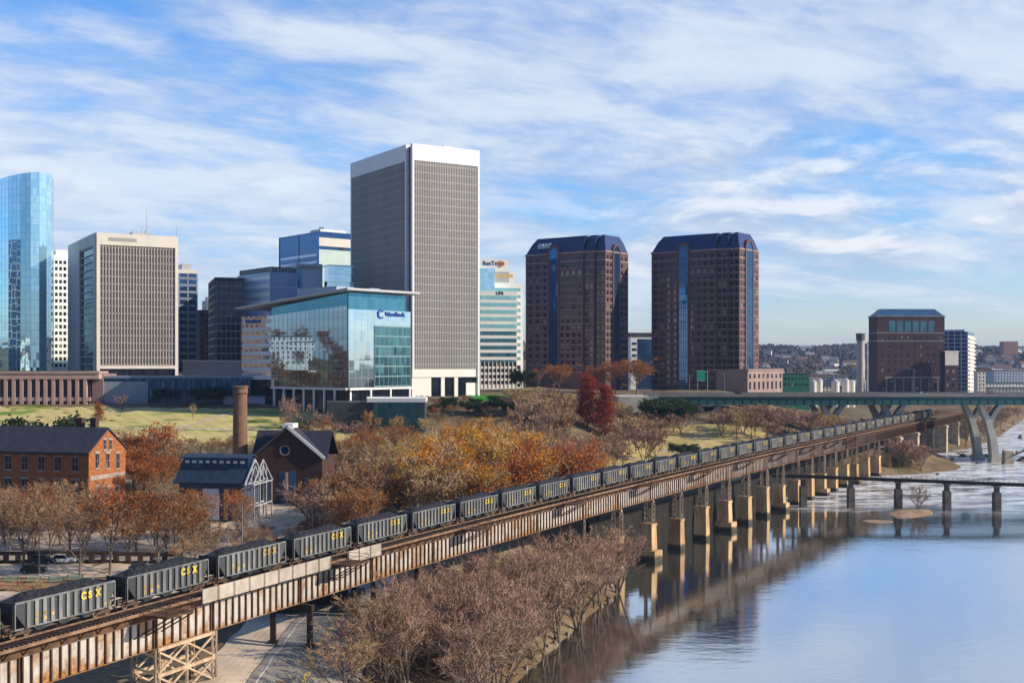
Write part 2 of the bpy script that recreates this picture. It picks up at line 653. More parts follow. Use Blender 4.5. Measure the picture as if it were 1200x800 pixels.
drape('lawn', [(-260, 462), (-62, 455), (-58, 520), (-260, 528)], 0.14, M_lawn, 90, 50, 0.8)
drape('lawn', [(-16, 552), (2, 552), (4, 604), (-26, 604)], 0.14, M_green, 20, 30)
drape('lawn', [(30, 415), (84, 430), (120, 560), (55, 545)], 0.12, M_gold, 40, 60, 1.0)
drape('slope', [(46, 572), (78, 580), (84, 640), (50, 630)], 0.12, M_gold, 30, 40, 1.0)
# road and parking behind the train, and the street that passes under the viaduct
drape('road', [(-110, 186), (-34, 190), (-34, 203), (-110, 199)], 0.10, M_sand, 50, 16)
drape('verge', [(-110, 200.2), (-40, 204.5), (-40, 212), (-110, 209)], 0.16, M_leaf, 50, 16, 0.3)
drape('parking_lot', [(-125, 210.5), (-36, 213.5), (-28, 224), (-125, 224)], 0.10, M_sand, 50, 20)
drape('car_park', [(-125, 226), (-28, 226), (-22, 262), (-125, 262)], 0.10, M_lot, 50, 40)
drape('street', [(-33, 128), (-20.4, 128), (-20.4, 228), (-33, 228)], 0.13, M_asph, 18, 60)
drape('centre_line', [(-26.95, 128), (-26.8, 128), (-26.8, 222), (-26.95, 222)], 0.15, M_yel, 2, 60)
drape('centre_line', [(-26.6, 128), (-26.45, 128), (-26.45, 222), (-26.6, 222)], 0.15, M_yel, 2, 60)
drape('edge_line', [(-31.9, 128), (-31.78, 128), (-31.78, 228), (-31.9, 228)], 0.15, M_wht, 2, 60)
drape('pavement', [(-40, 128), (-33.3, 128), (-33.3, 186), (-40, 186)], 0.22, M_sand, 8, 40)
drape('kerb', [(-33.3, 128), (-33.0, 128), (-33.0, 186), (-33.3, 186)], 0.26, M_sand, 2, 40)
drape('path', [(-230, 487), (-60, 482), (-60, 484.4), (-230, 489.4)], 0.2, M_sand, 70, 4)
drape('path', [(-150, 464), (-147.5, 464), (-118, 516), (-121, 516)], 0.22, M_sand, 4, 40)
drape('plaza', [(-90, 254), (-40, 262), (-40, 330), (-90, 330)], 0.10, M_sand, 30, 40)
drape('path', [(60, 505), (96, 470), (104, 474), (70, 512)], 0.2, M_sand, 20, 20)


# ------------------------------------------------------------------ river
def water_material():
    m = bpy.data.materials.new('river_water')
    m.use_nodes = True
    m.node_tree.nodes.clear()
    k = NT(m.node_tree)
    out = k.n('ShaderNodeOutputMaterial')
    pos = k.n('ShaderNodeNewGeometry').outputs['Position']
    x, y, z = k.sep(pos)
    glo = k.n('ShaderNodeBsdfGlossy')
    glo.inputs['Color'].default_value = (0.92, 0.95, 1.0, 1)
    glo.inputs['Roughness'].default_value = 0.05
    dif = k.n('ShaderNodeBsdfDiffuse')
    dif.inputs['Color'].default_value = (0.035, 0.045, 0.028, 1)
    lw = k.n('ShaderNodeLayerWeight')
    lw.inputs['Blend'].default_value = 0.5
    fac = k.math('ADD', k.math('MULTIPLY', k.math('POWER', lw.outputs['Facing'], 2.0), 0.58), 0.40)
    mx = k.n('ShaderNodeMixShader')
    k.put(mx.inputs[0], fac)
    k.t.links.new(dif.outputs[0], mx.inputs[1])
    k.t.links.new(glo.outputs[0], mx.inputs[2])
    # ripples: faint on the pool, choppy in the rapids further down
    rough_zone = k.ramp(k.math('ADD', y, k.math('MULTIPLY', k.noise(pos, 0.02, 3.0), 60.0)), 400.0, 450.0)
    wind = k.ramp(k.noise(pos, 0.018, 4.0, 0.55, 0.6), 0.40, 0.62)
    st = k.comb(k.math('MULTIPLY', x, 0.55), y, 0.0)
    nb = k.noise(st, 0.62, 5.0, 0.6, 0.3)
    nc = k.noise(st, 0.16, 4.0, 0.55, 0.2)
    amp = k.math('ADD', 0.014, k.math('ADD', k.math('MULTIPLY', wind, 0.012), k.math('MULTIPLY', rough_zone, 0.16)))
    bm = k.n('ShaderNodeBump')
    k.put(bm.inputs['Distance'], amp)
    k.put(bm.inputs['Height'], k.math('ADD', nb, k.math('MULTIPLY', nc, 1.6)))
    for s in (glo, dif):
        k.t.links.new(bm.outputs[0], s.inputs['Normal'])
    k.t.links.new(bm.outputs[0], lw.inputs['Normal'])
    # white water
    fv = k.comb(k.math('MULTIPLY', x, 0.35), k.math('ADD', y, k.math('MULTIPLY', x, -0.25)), 0.0)
    f1 = k.ramp(k.noise(fv, 0.085, 8.0, 0.65, 0.8), 0.38, 0.54)
    f2 = k.ramp(k.noise(fv, 0.30, 6.0, 0.7, 0.4), 0.36, 0.56)
    foam = k.math('MULTIPLY', k.math('MULTIPLY', f1, f2), rough_zone)
    wh = k.n('ShaderNodeBsdfDiffuse')
    wh.inputs['Color'].default_value = (0.78, 0.80, 0.82, 1)
    m2 = k.n('ShaderNodeMixShader')
    k.put(m2.inputs[0], k.math('MULTIPLY', foam, 0.85))
    k.t.links.new(mx.outputs[0], m2.inputs[1])
    k.t.links.new(wh.outputs[0], m2.inputs[2])
    k.t.links.new(m2.outputs[0], out.inputs[0])
    return m


mb = MB()
mb.face([(-9000, -6000, 0), (9000, -6000, 0), (9000, 15000, 0), (-9000, 15000, 0)])
w = mb.build('river_water', water_material())
w['kind'] = 'structure'

# ------------------------------------------------------------------ materials shared by the builders
M_conc = mat('concrete', (0.42, 0.38, 0.32), (0.30, 0.26, 0.21), 0.35, 0.9, bump=0.03)
M_pier = mat('stained_pier_concrete', (0.56, 0.38, 0.20), (0.36, 0.22, 0.11), 0.3, 0.9, bump=0.08, stretch=(1, 1, 0.35), rand=0.25)
def waterline(m):
    """river slime and silt on the foot of a pier"""
    k = NT(m.node_tree)
    p = next(n for n in m.node_tree.nodes if n.type == 'BSDF_PRINCIPLED')
    old = p.inputs['Base Color'].links[0].from_socket
    pos = k.n('ShaderNodeNewGeometry').outputs['Position']
    x, y, z = k.sep(pos)
    f = k.ramp(k.math('SUBTRACT', z, k.math('MULTIPLY', k.noise(pos, 0.9, 5.0), 1.6)), 0.1, 0.9)
    col = k.mix(f, (0.06, 0.05, 0.035), old)
    drip = k.ramp(k.noise(k.comb(k.math('MULTIPLY', x, 1.6), k.math('MULTIPLY', y, 1.6), k.math('MULTIPLY', z, 0.16)), 1.0, 6.0, 0.65), 0.52, 0.68)
    k.put(p.inputs['Base Color'], k.mix(k.math('MULTIPLY', drip, 0.6), col, (0.12, 0.075, 0.045)))


waterline(M_pier)
M_stone = mat('old_masonry', (0.46, 0.40, 0.31), (0.30, 0.24, 0.17), 0.4, 0.95, bump=0.1)
M_black = mat('blackened_steel', (0.02, 0.018, 0.017), (0.04, 0.03, 0.024), 1.2, 0.75)
M_rustd = mat('dark_rust', (0.055, 0.032, 0.022), (0.12, 0.06, 0.03), 0.8, 0.85)
M_timber = mat('tie_timber', (0.06, 0.05, 0.045), (0.11, 0.085, 0.07), 0.7, 0.9)
M_rail = mat('rail_steel', (0.22, 0.13, 0.08), (0.30, 0.20, 0.13), 1.5, 0.5, metal=0.5)
M_orange = mat('rusty_walkway', (0.26, 0.155, 0.09), (0.15, 0.09, 0.055), 0.8, 0.85)
M_panelw = mat('weathered_pale_panel', (0.42, 0.38, 0.33), (0.32, 0.28, 0.235), 0.5, 0.85, rand=0.15)
M_galv = mat('weathered_steel_column', (0.36, 0.29, 0.22), (0.20, 0.13, 0.085), 0.6, 0.75, stretch=(1, 1, 0.3))
M_white = mat('white_cladding', (0.80, 0.79, 0.76), (0.74, 0.73, 0.70), 0.05, 0.6, stretch=(1, 1, 0.2))
M_offw = mat('cream_precast', (0.70, 0.665, 0.61), (0.62, 0.585, 0.53), 0.08, 0.8, stretch=(1, 1, 0.3))
M_grey = mat('grey_concrete_wall', (0.36, 0.36, 0.37), (0.30, 0.30, 0.31), 0.12, 0.85)
M_dglass = glass('dark_glass', (0.035, 0.045, 0.07), (0.012, 0.016, 0.03), rough=0.08, metal=0.6, wav=0.02)
M_window = glass('window_glass', (0.05, 0.055, 0.075), (0.012, 0.014, 0.024), rough=0.07, metal=0.5, wav=0.03, panel=(2.3, 4.1), blinds=0.10)
M_roofd = mat('dark_roofing', (0.05, 0.05, 0.055), (0.08, 0.08, 0.085), 0.3, 0.9)
M_gal2 = mat('light_metal', (0.55, 0.56, 0.58), (0.45, 0.46, 0.48), 0.3, 0.5, metal=0.3)


def girder_material():
    """pale paint rusting away from the bottom flange upwards"""
    m = bpy.data.materials.new('rusting_girder_paint')
    m.use_nodes = True
    m.node_tree.nodes.clear()
    k = NT(m.node_tree)
    p = k.n('ShaderNodeBsdfPrincipled')
    out = k.n('ShaderNodeOutputMaterial')
    k.t.links.new(p.outputs[0], out.inputs[0])
    tc = k.n('ShaderNodeTexCoord')
    geo = k.n('ShaderNodeNewGeometry').outputs['Position']
    x, y, z = k.sep(geo)
    oi = k.n('ShaderNodeObjectInfo').outputs['Random']
    st = k.comb(k.math('MULTIPLY', x, 1.0), y, k.math('MULTIPLY', z, 0.35))
    n = k.noise(st, 1.1, 6.0, 0.6)
    n2 = k.noise(geo, 0.35, 5.0)
    lev = k.math('SUBTRACT', 1.0, k.ramp(k.math('ADD', z, k.math('MULTIPLY', n, -2.6)), 13.0, 14.4))
    rust = k.math('ADD', lev, k.math('MULTIPLY', k.ramp(k.math('ADD', n2, k.math('MULTIPLY', oi, 0.20)), 0.62, 0.76), 0.75), clamp=True)
    paint = k.mix(k.ramp(n, 0.35, 0.7), (0.46, 0.435, 0.405), (0.33, 0.305, 0.285))
    rc = k.mix(k.ramp(k.noise(geo, 1.7, 4.0), 0.35, 0.65), (0.36, 0.19, 0.07), (0.19, 0.09, 0.04))
    k.put(p.inputs['Base Color'], k.mix(rust, paint, rc))
    p.inputs['Roughness'].default_value = 0.85
    p.inputs['Specular IOR Level'].default_value = 0.2
    return m


M_girder = girder_material()

# ------------------------------------------------------------------ the railway alignment
TC = [-2.67780595e-07, 1.82772487e-04, 5.35973356e-01, 38.8030497]
tys = np.arange(70.0, 760.0, 0.25)
txs = np.polyval(TC, tys - 300.0)
tdx, tdy = np.gradient(txs), np.gradient(tys)
tl = np.hypot(tdx, tdy)
tdx, tdy = tdx / tl, tdy / tl
txc, tyc = txs - tdy * 1.55, tys + tdx * 1.55           # centre line, from the measured near edge
tss = np.concatenate([[0], np.cumsum(np.hypot(np.diff(txc), np.diff(tyc)))])
S134 = float(np.interp(134.1, tys, tss))                 # arc length at the first gap between cars
ARC0 = S134 - 37.3                                       # measured arcs below count from here
RAILZ = 20.0


def track(s, lat=0.0, z=0.0):
    """point on the line: s along it, lat to the right (river side), z above the rail"""
    x, y = np.interp(s, tss, txc), np.interp(s, tss, tyc)
    dx, dy = np.interp(s, tss, tdx), np.interp(s, tss, tdy)
    return Vector((x + dy * lat, y - dx * lat, RAILZ + z))


def track_dir(s):
    return float(np.interp(s, tss, tdx)), float(np.interp(s, tss, tdy))


def s_at_px(px):
    q = 600 + 1400 * txs / tys
    return float(np.interp(px, q, tss))

# ------------------------------------------------------------------ railway viaduct
measured = [3, 23, 43, 53.3, 72, 90.5, 109.5, 129, 150.1, 172.4, 191.9, 212.1, 231.8, 251.3, 270.7, 288.9, 307.1, 324.4, 342,
            358.8, 375.1, 390.9, 407.9, 422.4]
bents = [a + ARC0 for a in measured]
while bents[-1] < S134 - 37.3 + 690:
    bents.append(bents[-1] + 19.0)
bents = [b for b in [bents[0] - 20] + bents if b < tss[-1] - 5]
P0 = track(bents[8])
via = thing('railway_viaduct', (P0.x, P0.y, 0), 'long rusty steel railway viaduct on concrete piers carrying the coal train beside the river', 'viaduct')
GT, GBOT = -1.75, -5.3          # top and bottom of the plate girders below rail level


def bay(s0, s1, mbg, lat, sgn):
    """one plate girder between two bents"""
    L = s1 - s0
    a, b = track(s0 + 0.15, lat), track(s1 - 0.15, lat)
    d = (b - a).normalized()
    nrm = Vector((d.y, -d.x, 0)) * sgn
    up = Vector((0, 0, 1))

    def bx(t0, t1, z0, z1, o0, o1, mi=0):
        p, q = a + d * t0, a + d * t1
        r = []
        for z in (z0, z1):
            r += [p + nrm * o1 + up * z, q + nrm * o1 + up * z, q + nrm * o0 + up * z, p + nrm * o0 + up * z]
        mbg.hexa(r, mi)
    L = (b - a).length
    bx(0, L, GBOT + 0.06, GT - 0.06, -0.04, 0.0)               # web
    bx(0, L, GT - 0.06, GT, -0.25, 0.26)
    bx(0, L, GBOT, GBOT + 0.06, -0.25, 0.26)
    n = max(2, int(round(L / 1.35)))
    for i in range(n + 1):
        t = L * i / n
        t = min(max(t, 0.1), L - 0.1)
        bx(t - 0.09, t + 0.09, GBOT + 0.06, GT - 0.06, 0.0, 0.24, 1)  # stiffeners coloured dark for the shade they are seen in


for s0, s1 in zip(bents[:-1], bents[1:]):
    m1 = MB()
    bay(s0, s1, m1, 1.30, 1)
    m1.build('girder', [M_girder, M_rustd], via)
    m2 = MB()
    bay(s0, s1, m2, -1.30, -1)
    for t in np.arange(s0 + 2, s1 - 1, 4.0):                       # cross frames between the pair
        p, q = track(t, 1.2, GT - 0.3), track(t, -1.2, GBOT + 0.3)
        m2.bar(p, q, 0.14, mi=1)
        p, q = track(t, -1.2, GT - 0.3), track(t, 1.2, GBOT + 0.3)
        m2.bar(p, q, 0.14, mi=1)
    m2.build('girder', [M_girder, M_rustd], via)

# ties, ballast trough, rails, walkway
send = bents[-1]
mt, mr, mw, mf = MB(), MB(), MB(), MB()
t = bents[0]
while t < send:
    a, b = track(t, -1.75, -0.45), track(t, 2.25, -0.45)
    mt.bar(a, b, 0.26, 0.32)
    t += 0.62 if t < ARC0 + 130 else 1.3
mt.build('tie', M_timber, via)['kind'] = 'stuff'
ss = np.arange(bents[0], send, 5.0)
for s0, s1 in zip(ss[:-1], ss[1:]):
    for lat in (-0.72, 0.72):
        mr.bar(track(s0, lat, -0.1), track(s1, lat, -0.1), 0.09, 0.2)
    mf.bar(track(s0, 0.0, -1.18), track(s1, 0.0, -1.18), 3.5, 1.05)
    mw.bar(track(s0, 2.45, -0.52), track(s1, 2.45, -0.52), 0.75, 0.14)
    mw.bar(track(s0, 2.86, -0.42), track(s1, 2.86, -0.42), 0.10, 0.34)
mr.build('rail', M_rail, via)
mf.build('floor_deck', M_rustd, via)
mw.build('walkway', M_orange, via)
mk = MB()
for s in np.arange(bents[0] + 1, send, 2.6):                       # brackets that carry the walkway
    mk.bar(track(s, 2.75, -0.62), track(s, 1.62, -1.7), 0.13)
mk.build('walkway_bracket', M_rustd, via)['kind'] = 'stuff'

# pale screen panels over the street
for (p0, p1) in ((225, 378), (397, 437)):
    a, b = s_at_px(p0), s_at_px(p1)
    n = int(round((b - a) / 3.1))
    for i in range(n):
        q = MB()
        u0, u1 = a + (b - a) * i / n + 0.10, a + (b - a) * (i + 1) / n - 0.10
        q.bar(track(u0, 3.02, -0.28), track(u1, 3.02, -0.28), 0.08, 1.75)
        for u in (u0, u1):
            q.bar(track(u, 3.09, -1.1), track(u, 3.09, 0.62), 0.12)
        q.build('screen_panel', M_panelw, via)

# refuge platforms that stick out over the river side
for px in (172, 388, 540, 657, 745, 812, 864, 905, 940, 968, 990):
    s = s_at_px(px)
    q = MB()
    hw = 2.3
    q.bar(track(s - hw, 4.75, -0.62), track(s + hw, 4.75, -0.62), 3.5, 0.2)
    for u in (s - hw, s, s + hw):
        q.bar(track(u, 6.4, -0.75), track(u, 1.7, -3.4), 0.14)
    for u in (s - hw, s + hw):
        q.bar(track(u, 6.4, -0.6), track(u, 6.4, 0.55), 0.07)
        q.bar(track(u, 3.1, -0.6), track(u, 3.1, 0.55), 0.07)
    pl = q.build('refuge_platform', M_rustd, via)
    q = MB()
    for z in (0.0, 0.52):
        q.bar(track(s - hw, 6.4, z), track(s + hw, 6.4, z), 0.06)
        for u in (s - hw, s + hw):
            q.bar(track(u, 3.1, z), track(u, 6.4, z), 0.06)
    q.build('railing', M_rustd, pl)

# bents: braced tower by the street, steel columns over the bank, steel on concrete over the water
for i, s in enumerate(bents):
    arc = s - ARC0
    px0 = track(s)
    zt = RAILZ + GBOT - 0.02
    if arc > 212 + 330:
        base = 0.0
    d = track_dir(s)
    lats = (1.75, -1.75)
    if 60 < arc < 75:
        lats = (3.1, -3.1)
        q = MB()
        q.bar(track(s, -3.6, zt - RAILZ - 0.45), track(s, 3.6, zt - RAILZ - 0.45), 0.7, 0.9)
        q.build('cap_beam', M_black, via)
    water = [shore_dist([track(s, l).x], [track(s, l).y])[0] < 5 for l in lats]
    if arc > 178 and arc < 480:
        # concrete pier pair with steel columns
        q = MB()
        q.bar(track(s, -2.3, zt - RAILZ - 0.3), track(s, 2.3, zt - RAILZ - 0.3), 0.7, 0.6)
        q.build('cap_beam', M_galv, via)
        # each bent stands on one long pier set askew to the line, its nose towards the river
        pz = 8.6 + 0.7 * sin(i * 2.3)
        e = Vector((0.80, -0.60, 0))                 # the way the nose points
        f_ = Vector((0.60, 0.80, 0))
        p = track(s, 1.3)
        p = Vector((p.x, p.y, 0))
        for l in lats:
            pp = track(s, 1.2 + l * 0.55)
            pp = Vector((pp.x, pp.y, 0))
            q = MB()
            for o_ in (-0.42, 0.42):
                q.bar(pp + f_ * o_ + Vector((0, 0, pz)), pp + f_ * o_ + Vector((0, 0, zt - 0.6)), 0.34, 0.5)
            zz = pz + 0.3
            k_ = 1
            while zz < zt - 1.2:
                q.bar(pp + f_ * (0.34 * k_) + e * 0.2 + Vector((0, 0, zz)), pp - f_ * (0.34 * k_) + e * 0.2 + Vector((0, 0, zz + 0.65)), 0.4, 0.09)
                zz += 0.65
                k_ = -k_
            q.build('steel_column', M_galv, via)
        w0 = 1.12 + 0.15 * sin(i * 1.7)

        def ring(w_, n0, n1, z):
            return [tuple(p - e * n1 - f_ * w_ + Vector((0, 0, z))), tuple(p + e * n0 - f_ * w_ + Vector((0, 0, z))),
                    tuple(p + e * n0 + f_ * w_ + Vector((0, 0, z))), tuple(p - e * n1 + f_ * w_ + Vector((0, 0, z)))]
        gp = gz(p.x, p.y)
        g0 = gp - 1.5 if gp > 1 else min(gp, 0) - 1.5
        q = MB()
        q.loft(ring(w0 * 1.15, 1.5, 2.6, g0), ring(w0 * 0.92, 1.15, 2.3, pz - 0.6))
        q.loft(ring(w0 * 1.05, 1.3, 2.45, pz - 0.6), ring(w0 * 1.05, 1.3, 2.45, pz))
        if i % 3 == 0:
            q.loft(ring(w0 * 1.5, 2.6, 2.9, g0), ring(w0 * 1.45, 2.4, 2.8, 2.6))
        q.build('pier', M_pier, via)
    elif arc >= 480:
        c = [track(s - 2.2, -3.2), track(s + 2.2, -3.2), track(s + 2.2, 3.2), track(s - 2.2, 3.2)]
        if i % 2 == 0:
            q = MB()
            gg = min(gz(track(s).x, track(s).y), 0) - 2
            q.prism([(v.x, v.y) for v in c][::-1], gg, zt)
            q.prism([(v.x, v.y) for v in [track(s - 2.6, -3.6), track(s + 2.6, -3.6), track(s + 2.6, 3.6), track(s - 2.6, 3.6)]][::-1], zt - 1.4, zt - 0.4)
            q.build('masonry_pier', M_stone, via)
    else:
        for l in lats:
            p = track(s, l)
            q = MB()
            g0 = gz(p.x, p.y) - 0.4
            mcol = M_galv if arc > 110 or arc < 55 else M_black
            w2 = 0.30 if mcol is M_black else 0.24
            if mcol is M_black:
                q.bar((p.x, p.y, g0), (p.x, p.y, zt - (0.9 if 60 < arc < 75 else 0.02)), 0.75, 0.75)
                q.bar((p.x, p.y, g0), (p.x, p.y, g0 + 0.9), 1.3, 1.3)
            else:
                for o in (-0.36, 0.36):
                    pp = track(s + o, l)
                    q.bar((pp.x, pp.y, g0), (pp.x, pp.y, zt), 0.42, 0.2)
                zz = g0 + 0.6
                k = 1
                while zz < zt - 0.8:
                    pa, pb = track(s - 0.36 * k, l), track(s + 0.36 * k, l)
                    q.bar((pa.x, pa.y, zz), (pb.x, pb.y, zz + 0.85), 0.3, 0.07)
                    zz += 0.85
                    k = -k
            q.build('steel_column', mcol, via)
        if mcol is M_galv and arc > 110:
            for l in lats:
                p = track(s, l)
                q = MB()
                c = [track(s - 1.3, l - 1.2), track(s + 1.3, l - 1.2), track(s + 1.3, l + 1.2), track(s - 1.3, l + 1.2)]
                g0 = gz(p.x, p.y)
                q.prism([(v.x, v.y) for v in c][::-1], g0 - 1, g0 + 3.2)
                q.build('pier', M_pier, via)
# cross bracing of the tower between the bents at 43 and 53
sa, sb = ARC0 + 43, ARC0 + 53.3
M_brace = mat('pale_brace_steel', (0.52, 0.40, 0.28), (0.36, 0.24, 0.14), 0.7, 0.8)
for l in (1.75, -1.75):
    q = MB()
    zlev = [14.65, 11.6, 8.6]
    for z in zlev[:2]:
        q.bar(track(sa, l, z - RAILZ - 0.1), track(sb, l, z - RAILZ - 0.1), 0.34, 0.4)
    sm = (sa + sb) / 2
    q.bar(track(sm, l, 14.5 - RAILZ), track(sm, l, 8.6 - RAILZ), 0.3, 0.3)
    for u0, u1 in ((sa, sm), (sm, sb)):
        for z0, z1 in ((14.4, 11.7), (11.4, 8.7)):
            q.bar(track(u0, l, z0 - RAILZ), track(u1, l, z1 - RAILZ), 0.2, 0.22)
            q.bar(track(u0, l + 0.05, z1 - RAILZ), track(u1, l + 0.05, z0 - RAILZ), 0.2, 0.22)
    q.build('cross_bracing', M_brace, via)
for s in (sa, sb):
    q = MB()
    q.bar(track(s, 1.75, -8.4), track(s, -1.75, -11.0), 0.16)
    q.bar(track(s, -1.75, -8.4), track(s, 1.75, -11.0), 0.16)
    q.build('cross_bracing', M_brace, via)

# ------------------------------------------------------------------ coal train
def car_paint():
    m = mat('hopper_grey', (0.058, 0.064, 0.07), (0.034, 0.038, 0.043), 0.6, 0.6, rand=0.35, stretch=(1, 1, 0.4))
    return m


M_car = car_paint()
M_rib = mat('hopper_rib_grey', (0.20, 0.205, 0.205), (0.12, 0.122, 0.122), 0.8, 0.6, rand=0.3, stretch=(1, 1, 0.3))
M_coal = mat('coal', (0.008, 0.008, 0.011), (0.028, 0.028, 0.034), 2.2, 0.7, bump=0.12, bscale=5.0, spec=0.3)
M_under = mat('bogie_steel', (0.035, 0.03, 0.027), (0.09, 0.06, 0.045), 1.5, 0.8)
M_letter = mat('yellow_lettering', (0.66, 0.46, 0.04), (0.40, 0.28, 0.06), 1.1, 0.7, rand=0.6)
M_dim = mat('faded_yellow_marks', (0.40, 0.29, 0.09), (0.2, 0.16, 0.08), 1.2, 0.8, rand=0.6)


def make_car():
    """open-top coal hopper: x along the car, y across (-y faces the river), z up from the rail"""
    HL, HW, Z1, Z0 = 7.05, 1.50, 3.75, 0.85
    root = thing('hopper_car', (0, 0, 0), '', 'railway car', 'coal hopper cars of the train', local=True)
    mb = MB()
    ex = 5.25                       # lower corners where the end sheets slope in
    prof = [(-HL, Z1), (-HL, 2.75), (-ex - 0.45, Z0 + 0.25), (ex + 0.45, Z0 + 0.25), (HL, 2.75), (HL, Z1)]
    for sg in (-1, 1):
        a = [(x, sg * HW, z) for x, z in prof]
        b = [(x, sg * (HW - 0.06), z) for x, z in prof]
        mb.loft(a if sg > 0 else a[::-1], b if sg > 0 else b[::-1])
    for sg in (-1, 1):              # sloping end sheets and the upright end wall
        mb.hexa([(sg * HL, -HW + 0.06, 2.75), (sg * HL, HW - 0.06, 2.75), (sg * (HL - 0.08), HW - 0.06, 2.75), (sg * (HL - 0.08), -HW + 0.06, 2.75),
                 (sg * HL, -HW + 0.06, Z1), (sg * HL, HW - 0.06, Z1), (sg * (HL - 0.08), HW - 0.06, Z1), (sg * (HL - 0.08), -HW + 0.06, Z1)])
        mb.hexa([(sg * (ex + 0.45), -HW + 0.06, Z0 + 0.25), (sg * (ex + 0.45), HW - 0.06, Z0 + 0.25), (sg * (ex + 0.33), HW - 0.06, Z0 + 0.25), (sg * (ex + 0.33), -HW + 0.06, Z0 + 0.25),
                 (sg * HL, -HW + 0.06, 2.75), (sg * HL, HW - 0.06, 2.75), (sg * (HL - 0.12), HW - 0.06, 2.75), (sg * (HL - 0.12), -HW + 0.06, 2.75)])
        mb.box(-HL, HL, sg * HW - 0.09, sg * HW + 0.09, Z1 - 0.12, Z1 + 0.05, 1)          # top chord
        mb.box(-ex - 0.3, ex + 0.3, sg * HW - 0.07, sg * HW + 0.08, Z0 + 0.13, Z0 + 0.29, 1)   # side sill
        nr = 11
        for i in range(nr):
            x = -ex - 0.15 + (2 * ex + 0.3) * i / (nr - 1)
            mb.box(x - 0.24, x + 0.24, sg * HW + (0.002 if sg > 0 else -0.19), sg * HW + (0.19 if sg > 0 else -0.002), Z0 + 0.28, Z1 - 0.12, 1)
        mb.box(-HL, -ex - 0.7, sg * HW - 0.07, sg * HW + 0.07, 0.95, 1.12, 1)
        mb.box(ex + 0.7, HL, sg * HW - 0.07, sg * HW + 0.07, 0.95, 1.12, 1)
        for e in (-1, 1):
            mb.box(e * HL - 0.06, e * HL + 0.06, sg * HW - 0.08, sg * HW + 0.08, 0.95, Z1 - 0.12, 1)     # corner post
    mb.box(-HL - 0.45, HL + 0.45, -0.28, 0.28, 0.80, 1.10, 2)                                          # centre sill and couplers
    mb.build('body', [M_car, M_rib, M_under], root)
    hb = MB()
    for cx in (-3.3, 0.0, 3.3):                                                                         # discharge hoppers
        a = [(cx - 1.5, -1.3, 1.1), (cx + 1.5, -1.3, 1.1), (cx + 1.5, 1.3, 1.1), (cx - 1.5, 1.3, 1.1)]
        b = [(cx - 0.35, -1.1, 0.38), (cx + 0.35, -1.1, 0.38), (cx + 0.35, 1.1, 0.38), (cx - 0.35, 1.1, 0.38)]
        hb.loft(b, a)
    hb.build('discharge_hopper', M_car, root)
    # heap of coal
    nu, nv = 34, 9
    r = random.Random(3)
    mb = MB()
    grid = []
    for j in range(nv):
        for i in range(nu):
            u, v = i / (nu - 1), j / (nv - 1)
            x, y = (u * 2 - 1) * (HL - 0.1), (v * 2 - 1) * (HW - 0.1)
            eu = min(1.0, min(u, 1 - u) / 0.20)
            ev = min(1.0, min(v, 1 - v) / 0.42)
            h = 0.82 * (0.5 - 0.5 * cos(pi * eu)) * (0.25 + 0.75 * ev ** 0.8) * (0.88 + 0.12 * sin(u * 11))
            edge = i in (0, nu - 1) or j in (0, nv - 1)
            grid.append((x, y, 3.62 + h + (0 if edge else r.uniform(-0.06, 0.06))))
    mb.v = grid
    for j in range(nv - 1):
        for i in range(nu - 1):
            mb.f.append((j * nu + i, j * nu + i + 1, (j + 1) * nu + i + 1, (j + 1) * nu + i))
            mb.m.append(0)
    mb.build('coal_load', M_coal, root)
    for e in (-1, 1):
        bx = e * 5.75
        q = MB()
        for sg in (-1, 1):
            q.hexa([(bx - 1.25, sg * 1.06 - 0.08, 0.40), (bx + 1.25, sg * 1.06 - 0.08, 0.40), (bx + 1.25, sg * 1.06 + 0.08, 0.40), (bx - 1.25, sg * 1.06 + 0.08, 0.40),
                    (bx - 0.5, sg * 1.06 - 0.08, 0.80), (bx + 0.5, sg * 1.06 - 0.08, 0.80), (bx + 0.5, sg * 1.06 + 0.08, 0.80), (bx - 0.5, sg * 1.06 + 0.08, 0.80)])
        q.box(bx - 0.22, bx + 0.22, -1.0, 1.0, 0.45, 0.80)
        bo = q.build('bogie', M_under, root)
        for wxx in (-0.88, 0.88):
            q = MB()
            for sg in (-1, 1):
                q.tube((bx + wxx, sg * 0.72 - 0.07, 0.46), (bx + wxx, sg * 0.72 + 0.07, 0.46), 0.46, n=14)
            q.tube((bx + wxx, -0.7, 0.46), (bx + wxx, 0.7, 0.46), 0.09, n=6)
            q.build('wheelset', M_rail, bo)
        for sg in (-1, 1):                                                                           # end ladders
            q = MB()
            xx = e * (HL + 0.13)
            q.bar((xx, sg * 1.35, 0.7), (xx, sg * 1.35, 3.6), 0.05)
            q.bar((xx, sg * 0.95, 0.7), (xx, sg * 0.95, 3.6), 0.05)
            for zz in np.arange(0.9, 3.6, 0.4):
                q.bar((xx, sg * 0.95, zz), (xx, sg * 1.35, zz), 0.04)
            q.build('ladder', M_under, root)
    # lettering on the ribs of the river side: three big yellow letters, small number rows
    OFF[root.name] = Vector((0, 0, 0))
    xs = [-ex - 0.15 + (2 * ex + 0.3) * i / 10 for i in range(11)]
    for x, ch in zip(xs[7:10], 'CSX'):
        text_mesh('letter', ch, 1.08, M_letter, root, (x - 0.37, -HW - 0.215, 2.58), (1, 0, 0), (0, 0, 1), 0.018, 0.045)
